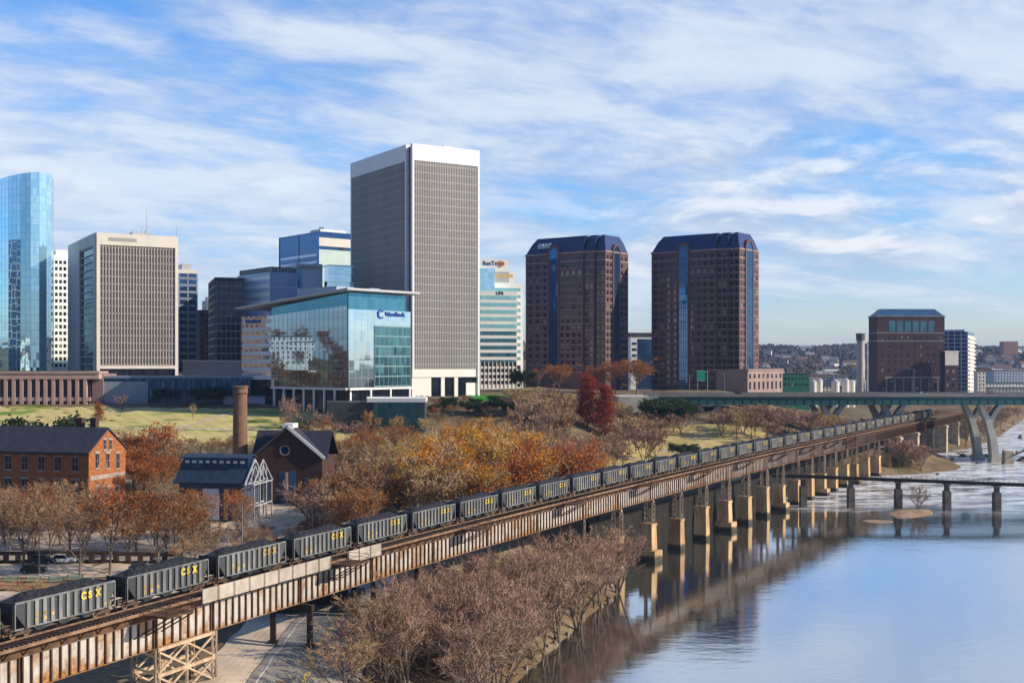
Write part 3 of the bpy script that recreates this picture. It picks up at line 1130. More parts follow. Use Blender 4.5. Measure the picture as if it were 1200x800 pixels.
    for x, z, w_ in ((xs[1], 2.05, .22), (xs[1], 1.5, .22), (xs[2], 2.05, .22), (xs[2], 1.5, .22), (xs[3], 1.75, .18), (xs[10], 1.3, .18)):
        q = MB()
        q.box(x - w_, x + w_, -HW - 0.205, -HW - 0.19, z, z + 0.36)
        q.build('number_patch', M_dim, root)
    return root


ORD = ['first', 'second', 'third', 'fourth', 'fifth', 'sixth', 'seventh', 'eighth', 'ninth', 'tenth', 'eleventh', 'twelfth',
       'thirteenth', 'fourteenth', 'fifteenth', 'sixteenth', 'seventeenth', 'eighteenth', 'nineteenth', 'twentieth']
PITCH = 16.1
car0 = make_car()
ncar = 36
for i in range(ncar):
    o = car0 if i == 0 else copy_tree(car0)
    s = -PITCH + S134 + PITCH * (i - 0.5)
    a, b = track(s - 5.75), track(s + 5.75)
    p = (a + b) / 2
    o.location = p
    o.rotation_euler = (0, 0, atan2(b.y - a.y, b.x - a.x))
    if i < 20:
        o['label'] = '%s grey hopper car heaped with coal, counted from the left edge along the viaduct' % ORD[i]
    else:
        k = ncar - 1 - i
        o['label'] = '%s grey coal hopper counted back from the train end under the road bridge' % ORD[k]

# ------------------------------------------------------------------ road bridge over the river
M_teal = mat('teal_bridge_paint', (0.03, 0.115, 0.115), (0.022, 0.085, 0.09), 0.08, 0.6, stretch=(1, 1, 3))
M_bconc = mat('bridge_concrete', (0.50, 0.48, 0.43), (0.40, 0.38, 0.34), 0.2, 0.85, bump=0.03)
BY0, BY1 = 572.0, 608.0
BX0, BX1 = wx(764, BY0), 470.0
br = thing('road_bridge', (160, BY0, 0), 'long level road bridge with dark teal girders on forked concrete piers', 'bridge')
zd = wz(461.5, BY0)
for (y0, y1) in ((BY0, BY0 + 15.5), (BY1 - 15.5, BY1)):
    q = MB()
    q.box(BX0, BX1, y0, y1, zd - 1.3, zd - 0.9)
    q.build('deck', M_asph, br)
    for yy in (y0 + 0.1, y1 - 0.45):
        q = MB()
        q.box(BX0, BX1, yy, yy + 0.35, zd - 0.898, zd)
        q.build('parapet', mat('grimy_parapet', (0.24, 0.235, 0.22), (0.18, 0.175, 0.165), 0.2, 0.9), br)
    q = MB()
    q.box(BX0, BX1, y0 + 0.6, y1 - 0.6, zd - 5.2, zd - 1.302)
    for x in np.arange(BX0 + 2, BX1, 4.2):
        q.box(x - 0.1, x + 0.1, y0 + 0.42, y0 + 0.6, zd - 5.1, zd - 1.4)
    q.box(BX0, BX1, y0 + 0.3, y0 + 0.6, zd - 5.3, zd - 5.0)
    q.box(BX0, BX1, y0 + 0.2, y0 + 0.6, zd - 2.0, zd - 1.302)
    q.build('girder', M_teal, br)


def curved_bar(q, pts, widths, depth, y0):
    """a swept concrete limb in the x-z plane, 'depth' long in y"""
    n = len(pts)
    L, R = [], []
    for i in range(n):
        a, b = pts[max(0, i - 1)], pts[min(n - 1, i + 1)]
        t = Vector((b[0] - a[0], b[1] - a[1])).normalized()
        nx_, nz_ = -t.y * widths[i] / 2, t.x * widths[i] / 2
        L.append((pts[i][0] + nx_, pts[i][1] + nz_))
        R.append((pts[i][0] - nx_, pts[i][1] - nz_))
    for i in range(n - 1):
        q.hexa([(L[i][0], y0, L[i][1]), (R[i][0], y0, R[i][1]), (R[i][0], y0 + depth, R[i][1]), (L[i][0], y0 + depth, L[i][1]),
                (L[i + 1][0], y0, L[i + 1][1]), (R[i + 1][0], y0, R[i + 1][1]), (R[i + 1][0], y0 + depth, R[i + 1][1]), (L[i + 1][0], y0 + depth, L[i + 1][1])])


zg = zd - 5.3
for px in (838, 893, 984, 1056, 1170):
    x = wx(px, BY0)
    base = gz(x, BY0 + 4) if shore_dist([x], [BY0 + 4])[0] > 4 else -2.0
    base = min(base, 6.0)
    for yy in (BY0 + 3.0, BY1 - 12.5):
        q = MB()
        H = zg
        curved_bar(q, [(x + 0.6, base), (x - 1.2, H * 0.45), (x - 3.6, H * 0.74), (x - 7.5, H + 0.6)], [3.6, 3.3, 2.8, 1.7], 4.5, yy)
        curved_bar(q, [(x - 2.6, H * 0.70), (x + 0.3, H * 0.88), (x + 4.4, H + 2.0)], [2.4, 2.1, 1.6], 4.5, yy + 0.01)
        q.box(x - 2.2, x + 2.8, yy - 0.4, yy + 4.9, -3, 2.6)
        q.build('forked_pier', M_bconc, br)
q = MB()
q.box(BX0 - 16, BX0 + 3, BY0 - 0.4, BY1 + 1, zd - 9, zd - 1.31)
q.build('abutment', M_bconc, br)

M_pole = mat('lamp_pole_metal', (0.30, 0.31, 0.32), (0.24, 0.25, 0.26), 1.0, 0.5, metal=0.4)


def lamp(x, y, z, h, arm, label, group):
    t = thing('street_lamp', (x, y, z), label, 'street lamp', group)
    q = MB()
    q.tube((x, y, z), (x, y, z + h), 0.14, 0.08, 7)
    q.tube((x, y, z + h - 0.05), (x + arm, y, z + h + 0.5), 0.07, 0.05, 6)
    q.build('pole', M_pole, t)
    q = MB()
    q.box(x + arm - 0.2, x + arm + 0.9 * (1 if arm > 0 else -1) + 0.2 if arm > 0 else x + arm + 0.2, y - 0.2, y + 0.2, z + h + 0.40, z + h + 0.60) if arm > 0 else q.box(x + arm - 1.1, x + arm + 0.2, y - 0.2, y + 0.2, z + h + 0.40, z + h + 0.60)
    q.build('lamp_head', M_pole, t)
    return t


for px, dy, top in ((808, 6, 437), (849, 24, 437), (906, 14, 440), (1012, 20, 441), (1071, 6, 432), (1150, 22, 438)):
    Y = BY0 + dy
    lamp(wx(px, Y), Y, zd - 0.9, wz(top, Y) - zd + 0.5, -2.0, 'tall street lamp on the deck of the teal road bridge', 'street lamps along the road bridge')
Y = BY0 + 12
sg = thing('road_sign', (wx(821, Y), Y, zd - 0.9), 'green road sign on a gantry above the bridge by the right brown tower', 'road sign')
q = MB()
for px in (817.5, 829):
    q.tube((wx(px, Y), Y, zd - 0.9), (wx(px, Y), Y, wz(434, Y)), 0.2, 0.16, 8)
q.bar((wx(815, Y), Y, wz(435.5, Y)), (wx(830, Y), Y, wz(435.5, Y)), 0.3, 0.4)
q.build('gantry', M_pole, sg)
q = MB()
q.box(wx(816.5, Y), wx(826, Y), Y - 0.4, Y - 0.28, wz(446, Y), wz(434, Y))
pn = q.build('panel', mat('sign_green', (0.01, 0.30, 0.16), (0.012, 0.27, 0.15), 0.5, 0.5), sg)
q = MB()
for z0, z1 in ((wz(446, Y), wz(446, Y) + 0.12), (wz(434, Y) - 0.12, wz(434, Y))):
    q.box(wx(816.5, Y), wx(826, Y), Y - 0.43, Y - 0.402, z0, z1)
q.build('border', M_wht, pn)

# low footbridge / pipe bridge in front of the rapids
fb = thing('footbridge', (wx(1050, 390), 390, 0), 'low dark footbridge on four stubby concrete piers above the shallow rapids', 'footbridge')


def fy(px):
    return 398.0 - (px - 940) * 0.045


def fz(px):
    return wz(np.interp(px, [930, 1260], [555.5, 568.5]), fy(px))


q = MB()
pts = [px for px in range(905, 1300, 20)]
for a, b in zip(pts[:-1], pts[1:]):
    q.bar((wx(a, fy(a)), fy(a), fz(a) - 0.5), (wx(b, fy(b)), fy(b), fz(b) - 0.5), 2.2, 1.05)
q.build('deck', M_black, fb)
q = MB()
for a in range(905, 1290, 6):
    x, y, z = wx(a, fy(a)), fy(a), fz(a)
    q.bar((x, y - 1.0, z), (x, y - 1.0, z + 1.1), 0.08)
for a, b in zip(pts[:-1], pts[1:]):
    for dz in (0.6, 1.1):
        q.bar((wx(a, fy(a)), fy(a) - 1.0, fz(a) + dz), (wx(b, fy(b)), fy(b) - 1.0, fz(b) + dz), 0.06)
q.build('railing', M_black, fb)
for px in (941, 997, 1052.5, 1109.5, 1168, 1228):
    Y = fy(px)
    x = wx(px, Y)
    zt = fz(px) - 1.05
    q = MB()
    q.box(x - 1.0, x + 1.0, Y - 1.4, Y + 1.4, -2, zt * 0.72)
    q.box(x - 0.62, x + 0.62, Y - 0.9, Y + 0.9, zt * 0.72, zt - 0.35)
    q.box(x - 1.0, x + 1.0, Y - 1.3, Y + 1.3, zt - 0.35, zt)
    q.build('pier', mat('shade_dark_concrete', (0.13, 0.115, 0.10), (0.075, 0.066, 0.058), 0.4, 0.9, bump=0.05), fb)  # darkened all over to stand for the shaded pier fronts

# gravel bars, rocks, stumps of old piers
M_bar = mat('gravel_bar_sand', (0.42, 0.29, 0.19), (0.26, 0.17, 0.10), 0.5, 0.95, bump=0.12)
M_rock = mat('river_rock', (0.12, 0.10, 0.085), (0.24, 0.20, 0.16), 0.6, 0.9, bump=0.1)


def blob(name, cx, cy, rx, ry, h, m, seed, label=None, cat=None, group=None, kind=None, rot=0.0, nr=7, nt=26, base=-0.6):
    r = random.Random(seed)
    ph = [r.uniform(0, 6.28) for _ in range(6)]
    q = MB()
    q.v.append((cx, cy, base + h + 0.6))
    for i in range(1, nr + 1):
        f = i / nr
        for j in range(nt):
            a = 2 * pi * j / nt
            w_ = 1 + 0.16 * sin(2 * a + ph[0]) + 0.11 * sin(3 * a + ph[1]) + 0.07 * sin(7 * a + ph[2])
            lx, ly = rx * f * w_ * cos(a), ry * f * w_ * sin(a)
            z = base + (h + 0.6) * (1 - f ** 2.2) + (r.uniform(-0.1, 0.1) * h if i < nr else 0)
            q.v.append((cx + lx * cos(rot) - ly * sin(rot), cy + lx * sin(rot) + ly * cos(rot), z))
    for j in range(nt):
        q.f.append((0, 1 + j, 1 + (j + 1) % nt))
        q.m.append(0)
    for i in range(nr - 1):
        for j in range(nt):
            a = 1 + i * nt
            q.f.append((a + j, a + nt + j, a + nt + (j + 1) % nt, a + (j + 1) % nt))
            q.m.append(0)
    o = q.build(name, m, off=(cx, cy, 0), smooth=True)
    o.location = (cx, cy, 0)
    return tag(o, label, cat, group, kind)


blob('sandbar', wx(1066, 382), 382, 7.5, 20, 0.75, M_bar, 4, kind='structure', rot=-0.42)
blob('sandbar', wx(1028, 362), 362, 6.5, 5.5, 0.35, M_bar, 9, kind='structure', rot=0.2)
rr = random.Random(21)
for px, py, s in ((1098, 546, 2.2), (1104, 545, 1.6), (1128, 535, 2.4), (1139, 536, 2.0), (1156, 536, 2.6), (1124, 532, 1.5), (1200, 540, 3.0),
                  (1196, 513, 3.0), (1176, 506, 2.5), (1165, 500, 2.0), (1188, 497, 3.0), (1108, 530, 2.0), (1116, 538, 1.3), (1083, 552, 1.4),
                  (1146, 543, 1.2), (1099, 556, 1.1), (1192, 530, 1.3)):
    Y = 67200.0 / (py - HOR)
    blob('rock', wx(px, Y), Y, s * rr.uniform(0.9, 1.5), s * rr.uniform(0.7, 1.2), s * 0.75, M_rock, px, 'dark boulder sticking out of the shallow rapids by the road bridge',
         'rock', 'boulders in the rapids', rot=rr.uniform(0, 3), nr=4, nt=11)
for px in (1169.5, 1181):
    Y = 576 if px < 1175 else 568
    x = wx(px, Y)
    q = MB()
    q.loft([(x - 2.3, Y - 2, -1.5), (x + 2.3, Y - 2, -1.5), (x + 2.3, Y + 2, -1.5), (x - 2.3, Y + 2, -1.5)],
           [(x - 2.0, Y - 1.7, 6.4), (x + 2.0, Y - 1.7, 6.0), (x + 2.0, Y + 1.7, 6.2), (x - 2.0, Y + 1.7, 6.6)])
    if px > 1175:
        o = q.build('pier_stump', M_stone, off=(x, Y, 0))
        o.location = (x, Y, 0)
        tag(o, 'short concrete stump of an old pier standing in the rapids', 'pier')
        x0 = x
q = MB()
q.tube((x0 + 1.5, 566, 4.2), (x0 + 7.5, 560, 8.0), 0.55, 0.35, 8)
q.tube((x0 + 4.5, 563, 6.2), (x0 + 5.2, 561, 8.6), 0.25, 0.1, 6)
o = q.build('driftwood_log', mat('driftwood', (0.36, 0.29, 0.21), (0.24, 0.18, 0.13), 1.0, 0.9), off=(x0 + 1.5, 566, 4.2))
o.location = (x0 + 1.5, 566, 4.2)
tag(o, 'bleached driftwood log caught against the concrete stump in the river', 'log')

r5 = random.Random(8)
k_ = 0
while k_ < 26:
    t_ = r5.random()
    i_ = r5.randrange(3, 9)
    x = SHORE[i_][0] * (1 - t_) + SHORE[i_ + 1][0] * t_ + r5.uniform(-1.2, 0.6)
    y = SHORE[i_][1] * (1 - t_) + SHORE[i_ + 1][1] * t_
    if y < 176 or y > 262:
        continue
    k_ += 1
    blob('rock', x, y, r5.uniform(0.4, 1.1), r5.uniform(0.4, 0.9), r5.uniform(0.2, 0.6), M_rock, 300 + k_, 'small dark stone at the water edge below the thicket', 'rock',
         'stones along the bank', rot=r5.uniform(0, 3), nr=3, nt=9, base=-0.3)

# flood wall behind the viaduct, coloured near black to stand for shade
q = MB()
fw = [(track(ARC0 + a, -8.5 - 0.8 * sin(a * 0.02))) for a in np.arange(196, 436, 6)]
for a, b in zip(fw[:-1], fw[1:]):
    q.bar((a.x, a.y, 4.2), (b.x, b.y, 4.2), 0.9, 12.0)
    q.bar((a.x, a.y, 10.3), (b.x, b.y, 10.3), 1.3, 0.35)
o = q.build('flood_wall', mat('shade_black_wall_stone', (0.02, 0.018, 0.015), (0.010, 0.009, 0.008), 0.4, 0.95, bump=0.08), off=(fw[0].x, fw[0].y, 0))
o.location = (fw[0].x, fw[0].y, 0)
tag(o, 'stone flood wall behind the viaduct piers, coloured near black for shade', 'wall')

# low bridge across the street behind the viaduct; its black stands for shade
ob = thing('plate_girder_bridge', (-36, 186, 8), 'low bridge over the street behind the viaduct, its black girder standing for shade', 'bridge')
q = MB()
q.box(-46, -25.5, 185.6, 186.0, 10.6, 15.0)
for x in np.arange(-45.8, -25.5, 1.7):
    q.box(x - 0.08, x + 0.08, 185.35, 185.6, 10.7, 14.9)
q.box(-46, -25.5, 185.3, 186.1, 10.4, 10.6)
q.box(-46, -25.5, 185.3, 186.1, 15.0, 15.2)
q.build('girder', M_black, ob)
q = MB()
q.box(-46, -25.5, 186.11, 199, 13.8, 14.6)
q.build('deck', M_timber, ob)
for xa_, xb_ in ((-52, -45.0), (-26.6, -24.6)):
    q = MB()
    q.box(xa_, xb_, 185.0, 200, 6, 10.39)
    q.build('abutment', mat('dark_stone', (0.07, 0.062, 0.054), (0.045, 0.04, 0.035), 0.5, 0.95), ob)

# ------------------------------------------------------------------ trees
def branch(mb, p0, p1, r0, r1, bend, n, rg, segs=3):
    d = p1 - p0
    L = d.length
    off = Vector((rg.uniform(-1, 1), rg.uniform(-1, 1), rg.uniform(-0.4, 1))) * (L * bend)
    pts = []
    for i in range(segs + 1):
        t = i / segs
        pts.append(p0 + d * t + off * (4 * t * (1 - t) * 0.5))
    for i in range(segs):
        ra = r0 + (r1 - r0) * i / segs
        rb = r0 + (r1 - r0) * (i + 1) / segs
        mb.tube(pts[i], pts[i + 1], ra, rb, n, cap=False)
    return pts


def along(pts, t):
    f = t * (len(pts) - 1)
    i = min(int(f), len(pts) - 2)
    return pts[i].lerp(pts[i + 1], f - i), (pts[i + 1] - pts[i]).normalized()


def blade(mb, p, d, L, w, rg, mi=0):
    s = d.cross(Vector((rg.uniform(-1, 1), rg.uniform(-1, 1), rg.uniform(-1, 1))))
    if s.length < 1e-4:
        return
    s = s.normalized() * (w / 2)
    m = p + d * (L * 0.55) + Vector((rg.uniform(-.1, .1), rg.uniform(-.1, .1), rg.uniform(-.04, .12))) * L
    e = p + d * L + Vector((0, 0, 0.10 * L))
    mb.face([p - s, p + s, m + s * 0.7, m - s * 0.7], mi)
    mb.face([m - s * 0.7, m + s * 0.7, e], mi)


def leafq(mb, p, sz, rg, mi=1):
    a = Vector((rg.gauss(0, 1), rg.gauss(0, 1), rg.gauss(0, 1))).normalized()
    b = a.cross(Vector((rg.gauss(0, 1), rg.gauss(0, 1), rg.gauss(0, 1)))).normalized()
    a *= sz * rg.uniform(0.6, 1.2)
    b *= sz * rg.uniform(0.4, 0.9)
    mb.face([p - a, p + b, p + a * 0.9, p - b], mi)


def gen_tree(seed, H, R, tf, nl, n2, n3, n4, leaves=0, lsz=0.3, tr=None, shape='round', stems=1, tw=0.045, up=0.25, gaps=0.3):
    """returns (trunk MB, crown MB). shape: round / cone / spread"""
    rg = random.Random(seed)
    T, K = MB(), MB()
    tr = tr or H * 0.018
    tips = []
    for st in range(stems):
        sx = Vector((rg.uniform(-1, 1), rg.uniform(-1, 1), 0)) * (0.05 * H if stems > 1 else 0)
        lean = Vector((rg.uniform(-1, 1), rg.uniform(-1, 1), 0)) * (0.04 * H if stems == 1 else 0.22 * H)
        top = sx + lean + Vector((0, 0, H * (0.86 if shape == 'cone' else 0.66)))
        tp = branch(T, sx + Vector((0, 0, -0.6)), top, tr, tr * 0.28, 0.03, 7, rg, 5)
        nl_ = max(3, nl // stems)
        for i in range(nl_):
            t = tf + (0.98 - tf) * ((i + rg.uniform(0.1, 0.9)) / nl_)
            p, d = along(tp, t)
            ang = i * 2.4 + rg.uniform(-0.5, 0.5) + seed
            zrel = p.z / H
            if shape == 'cone':
                rad = R * (1.02 - zrel) * rg.uniform(0.75, 1.1)
                tgt = p + Vector((cos(ang) * rad, sin(ang) * rad, rad * 0.35 + 0.1 * H * zrel))
            else:
                e = rg.uniform(0.05, 1.0) * (t ** 0.6)
                elev = asin_(e)
                c = Vector((lean.x, lean.y, H * (0.58 if shape == 'round' else 0.62)))
                rv = H - c.z
                tgt = c + Vector((cos(ang) * cos(elev) * R, sin(ang) * cos(elev) * R, sin(elev) * rv)) * rg.uniform(0.72, 1.0)
                if shape == 'spread':
                    tgt.z -= rg.uniform(0, 0.18) * H * (1 - e)
            r0 = tr * (0.55 - 0.25 * t) + 0.015
            lp = branch(T, p, tgt, r0, r0 * 0.25, 0.10, 5, rg, 4)
            L1 = (tgt - p).length
            for j in range(n2):
                t2 = 0.25 + 0.75 * (j + rg.random()) / n2
                p2, d2 = along(lp, min(t2, 0.999))
                v = (d2 + Vector((rg.gauss(0, 0.75), rg.gauss(0, 0.75), rg.gauss(up, 0.5)))).normalized()
                L2 = max(0.8, L1 * rg.uniform(0.22, 0.42) * (1.15 - 0.5 * t2)) if shape != 'cone' else max(0.5, L1 * 0.35)
                e2 = p2 + v * L2
                bp = branch(T, p2, e2, r0 * 0.32, 0.02, 0.12, 4, rg, 2)
                for k in range(n3):
                    t3 = 0.2 + 0.8 * (k + rg.random()) / n3
                    p3, d3 = along(bp, min(t3, 0.999))
                    v3 = (d3 + Vector((rg.gauss(0, 0.8), rg.gauss(0, 0.8), rg.gauss(up * 0.7, 0.55)))).normalized()
                    L3 = L2 * rg.uniform(0.35, 0.75)
                    blade(K, p3, v3, L3, tw * 1.7, rg)
                    for m_ in range(n4):
                        t4 = rg.uniform(0.25, 1.0)
                        p4 = p3 + v3 * (L3 * t4)
                        v4 = (v3 + Vector((rg.gauss(0, 0.8), rg.gauss(0, 0.8), rg.gauss(up * 0.5, 0.6)))).normalized()
                        L4 = L3 * rg.uniform(0.4, 0.9)
                        blade(K, p4, v4, L4, tw, rg)
                        tips.append(p4 + v4 * (L4 * rg.uniform(0.3, 1.0)))
    if leaves:
        # leaves come in tufts, with some boughs left bare
        nb = max(1, len(tips))
        cents = [tips[rg.randrange(nb)] for _ in range(max(4, leaves // 26))]
        for c in cents:
            if rg.random() < gaps * 0.4:
                continue
            s = rg.uniform(0.35, 0.95) * (H / 12.0)
            for _ in range(26):
                leafq(K, c + Vector((rg.gauss(0, s), rg.gauss(0, s), rg.gauss(0, s * 0.7))), lsz, rg, 1)
    return T, K


def asin_(e):
    return math.asin(max(-1, min(1, e)))


M_bark = mat('grey_bark', (0.105, 0.08, 0.062), (0.18, 0.14, 0.11), 1.5, 0.95, rand=0.3)
M_pale = mat('pale_sycamore_bark', (0.46, 0.40, 0.32), (0.24, 0.19, 0.14), 0.8, 0.9, rand=0.2)
M_twig = mat('mauve_brown_twigs', (0.31, 0.19, 0.14), (0.42, 0.275, 0.20), 0.35, 0.95, rand=0.35)
M_twigb = mat('brown_twigs', (0.26, 0.155, 0.09), (0.38, 0.25, 0.15), 0.35, 0.95, rand=0.35)
M_twigt = mat('tan_twigs', (0.42, 0.30, 0.17), (0.50, 0.38, 0.22), 0.35, 0.95, rand=0.3)


def leafm(name, a, b, rand=0.3):
    return mat(name, a, b, 0.5, 0.8, rand=rand, transl=0.35, spec=0.15)


L_rust = leafm('rust_leaves', (0.34, 0.115, 0.025), (0.24, 0.085, 0.03))
L_gold = leafm('golden_leaves', (0.72, 0.36, 0.03), (0.54, 0.22, 0.025))
L_orange = leafm('orange_leaves', (0.46, 0.17, 0.03), (0.31, 0.10, 0.03))
L_olive = leafm('olive_tan_leaves', (0.54, 0.35, 0.09), (0.38, 0.25, 0.07))
L_red = leafm('crimson_leaves', (0.24, 0.035, 0.02), (0.33, 0.07, 0.025), 0.15)
L_ever = leafm('evergreen_leaves', (0.025, 0.055, 0.02), (0.05, 0.085, 0.03))

PROTO = {}


def proto(kind, T, K, mats):
    """keep the two meshes of a prototype tree"""
    out = []
    for nm, b, mm in (('trunk', T, [mats[0]]), ('crown', K, mats[1:])):
        ms = bpy.data.meshes.new(kind + '_' + nm)
        ms.from_pydata(b.v, [], b.f)
        for q_ in mm:
            ms.materials.append(q_)
        if len(mm) > 1:
            ms.polygons.foreach_set('material_index', b.m)
        out.append(ms)
    PROTO.setdefault(kind, []).append((out, max(v[2] for v in b.v)))


for i in range(3):
    proto('bank', *gen_tree(11 + i, 10.0, 4.6, 0.06, 12, 6, 5, 3, stems=3, tr=0.17, tw=0.04, shape='spread', up=0.5), [M_bark, M_twig])
for i in range(3):
    proto('bare', *gen_tree(31 + i, 13.0, 5.4, 0.22, 11, 7, 6, 5, tw=0.05), [M_bark, M_twigb])
for i in range(2):
    proto('mauve', *gen_tree(51 + i, 12.0, 4.6, 0.15, 11, 7, 6, 5, stems=2, tw=0.055), [M_bark, M_twig])
# the same kinds for farther off, with their fine twigs gathered into coarser sprays
for i in range(2):
    proto('fmauve', *gen_tree(151 + i, 12.0, 5.0, 0.12, 12, 6, 5, 4, stems=2, tw=0.15, tr=0.2), [M_bark, M_twig])
    proto('fbare', *gen_tree(161 + i, 13.0, 5.2, 0.18, 12, 6, 5, 4, tw=0.15), [M_bark, M_twigb])
    proto('ftan', *gen_tree(171 + i, 13.0, 5.2, 0.18, 12, 6, 5, 4, leaves=700, lsz=0.22, tw=0.15), [M_bark, M_twigt, L_olive])
    proto('mbare', *gen_tree(181 + i, 13.0, 5.2, 0.15, 13, 7, 6, 5, tw=0.085), [M_bark, M_twigb])
    proto('mmauve', *gen_tree(191 + i, 13.0, 5.2, 0.12, 13, 7, 6, 5, stems=2, tw=0.085), [M_bark, M_twig])
    proto('mtan', *gen_tree(201 + i, 13.0, 5.2, 0.15, 13, 7, 6, 5, leaves=800, lsz=0.2, tw=0.085), [M_bark, M_twigt, L_olive])
for i in range(2):
    proto('rusty', *gen_tree(71 + i, 13.0, 5.2, 0.22, 11, 6, 6, 4, leaves=1500, lsz=0.2, tw=0.05), [M_bark, M_twigb, L_rust])
for i in range(2):
    proto('orange', *gen_tree(81 + i, 13.0, 5.6, 0.18, 12, 6, 5, 4, leaves=3200, lsz=0.21, tw=0.07, gaps=0.6), [M_bark, M_twigb, L_orange])
for i in range(2):
    proto('gold', *gen_tree(91 + i, 15.0, 5.8, 0.2, 12, 6, 5, 4, leaves=3000, lsz=0.2, tw=0.07, gaps=0.9), [M_bark, M_twigt, L_gold])
for i in range(2):
    proto('olive', *gen_tree(101 + i, 17.0, 5.6, 0.2, 12, 6, 6, 4, leaves=2100, lsz=0.22, tw=0.055), [M_pale, M_twigt, L_olive])
for i in range(2):
    proto('tan', *gen_tree(121 + i, 13.0, 5.0, 0.2, 12, 7, 6, 5, leaves=300, lsz=0.2, tw=0.055), [M_bark, M_twigt, L_olive])
proto('red', *gen_tree(111, 22.0, 5.4, 0.06, 34, 5, 4, 3, leaves=6500, lsz=0.34, shape='cone', tw=0.05, gaps=0.1), [M_bark, M_twigb, L_red])
proto('cypress', *gen_tree(113, 10.0, 3.0, 0.06, 26, 5, 4, 3, leaves=4200, lsz=0.2, shape='cone', tw=0.04, gaps=0.1), [M_bark, M_twigb, L_orange])
proto('ever', *gen_tree(115, 9.0, 5.0, 0.08, 14, 6, 5, 3, leaves=7500, lsz=0.27, shape='round', tw=0.04, gaps=0.05), [M_bark, M_twigb, L_ever])
proto('shrub', *gen_tree(117, 3.0, 1.9, 0.02, 10, 5, 5, 3, leaves=160, lsz=0.1, stems=4, tw=0.02, tr=0.05), [M_bark, M_twigt, L_rust])

NAMES = {'bank': 'riverbank_tree', 'bare': 'bare_tree', 'mauve': 'bare_tree', 'rusty': 'autumn_tree', 'orange': 'autumn_tree', 'gold': 'autumn_tree',
         'olive': 'sycamore_tree', 'tan': 'autumn_tree', 'red': 'cypress_tree', 'cypress': 'cypress_tree', 'ever': 'evergreen_tree', 'shrub': 'shrub', 'fmauve': 'bare_tree', 'fbare': 'bare_tree', 'ftan': 'autumn_tree', 'mbare': 'bare_tree', 'mmauve': 'bare_tree', 'mtan': 'autumn_tree'}
tr_rng = random.Random(5)


def tree(kind, x, y, H, label, group=None, wide=1.0, z=None, variant=None, rot=None):
    (meshes, h0) = PROTO[kind][(tr_rng.randrange(len(PROTO[kind])) if variant is None else variant)]
    z = gz(x, y) - 0.1 if z is None else z
    t = thing(NAMES[kind], (x, y, z), label, 'shrub' if kind == 'shrub' else 'tree', group, local=True)
    s = H / h0
    t.scale = (s * wide, s * wide, s)
    t.rotation_euler = (0, 0, tr_rng.uniform(0, 6.28) if rot is None else rot)
    for nm, ms in zip(('trunk', 'crown'), meshes):
        o = bpy.data.objects.new(nm, ms)
        C.objects.link(o)
        o.parent = t
    return t


def tree_px(kind, px, top, Y, label, group=None, wide=1.0, variant=None):
    x = wx(px, Y)
    z = gz(x, Y)
    H = max(2.0, wz(top, Y) - z)
    return tree(kind, x, Y, H, label, group, wide, variant=variant)


# -- trees with a place of their own
tree_px('rusty', 128, 560, 214, 'tall rusty-leaved tree right in front of the orange brick gable', None, 0.72, 0)
tree_px('rusty', 186, 552, 216, 'spreading rusty bare tree standing between brick house and long blue-roofed shed', None, 0.85, 1)
tree_px('bare', 93, 585, 212, 'small brown bare tree below the eaves end of the orange brick house', None, 0.8)
tree_px('bare', 28, 570, 216, 'brown bare tree in front of the left brick wall windows', None, 0.8)
tree_px('bare', -6, 560, 214, 'brown bare tree cut by the left picture edge in the car park', None, 0.8)
tree_px('bare', 57, 575, 224, 'bare tree with open crown in the middle of the long brick wall', None, 0.75)
tree_px('orange', 168, 490, 330, 'big dense orange-brown tree just behind the orange gable', None, 1.05, 0)
tree_px('orange', 142, 512, 322, 'russet tree half hidden by the orange gable peak', None, 0.9, 1)
tree_px('cypress', 115, 468, 500, 'small pointed orange tree alone on the lawn', None, 1.0)
tree_px('mauve', 143, 460, 520, 'round reddish bare bush at the top edge of the lawn', None, 1.2)
tree_px('ever', 22, 481, 330, 'dark green evergreen behind the left slate roof', None, 1.25)
tree_px('bare', 240, 572, 240, 'slim grey bare tree beside the car park lamp below the blue-roofed shed', None, 0.6)
tree_px('bare', 285, 578, 236, 'slim grey bare tree in front of the white porch', None, 0.5)
tree_px('orange', 278, 572, 262, 'little orange tree by the white porch of the shed', None, 0.8)
tree_px('shrub', 28, 676, 196, 'reddish twiggy shrub on the verge next to the front train car', None, 1.5)
tree_px('red', 688, 434, 522, 'tallest crimson conical tree on the slope below the brown towers', None, 1.0)
tree_px('red', 709, 446, 516, 'second crimson conical tree leaning right of the tallest one', None, 0.95)
tree_px('ever', 801, 517, 470, 'round dark green evergreen bush just above the coal cars', None, 1.4)
tree_px('ever', 611, 430, 660, 'dark green tree left of the left brown tower', None, 0.9)
tree_px('orange', 655, 423, 655, 'broad orange tree at the foot of the left brown tower', None, 1.1)
tree_px('orange', 746, 416, 655, 'dense orange tree between the two brown towers', None, 1.1)
tree_px('orange', 722, 421, 658, 'orange-brown tree left of the gap between the brown towers', None, 1.0)
tree_px('orange', 700, 425, 662, 'brownish orange tree at the right foot of the left brown tower', None, 0.9)
tree_px('rusty', 632, 428, 668, 'thin rusty tree at the left foot of the left brown tower', None, 0.9)
tree_px('gold', 432, 478, 478, 'narrow golden tree below the glass office terrace', None, 0.6)
tree_px('gold', 464, 483, 470, 'small golden tree right below the terrace steps', None, 0.75)
tree_px('rusty', 492, 470, 492, 'red-brown round tree below the tall tower entrance', None, 1.2)
tree_px('rusty', 512, 474, 500, 'red-brown tree on the bank right of the round one', None, 0.9)
tree_px('mauve', 338, 460, 497, 'mauve bare tree left of the glass office foot', None, 0.8)
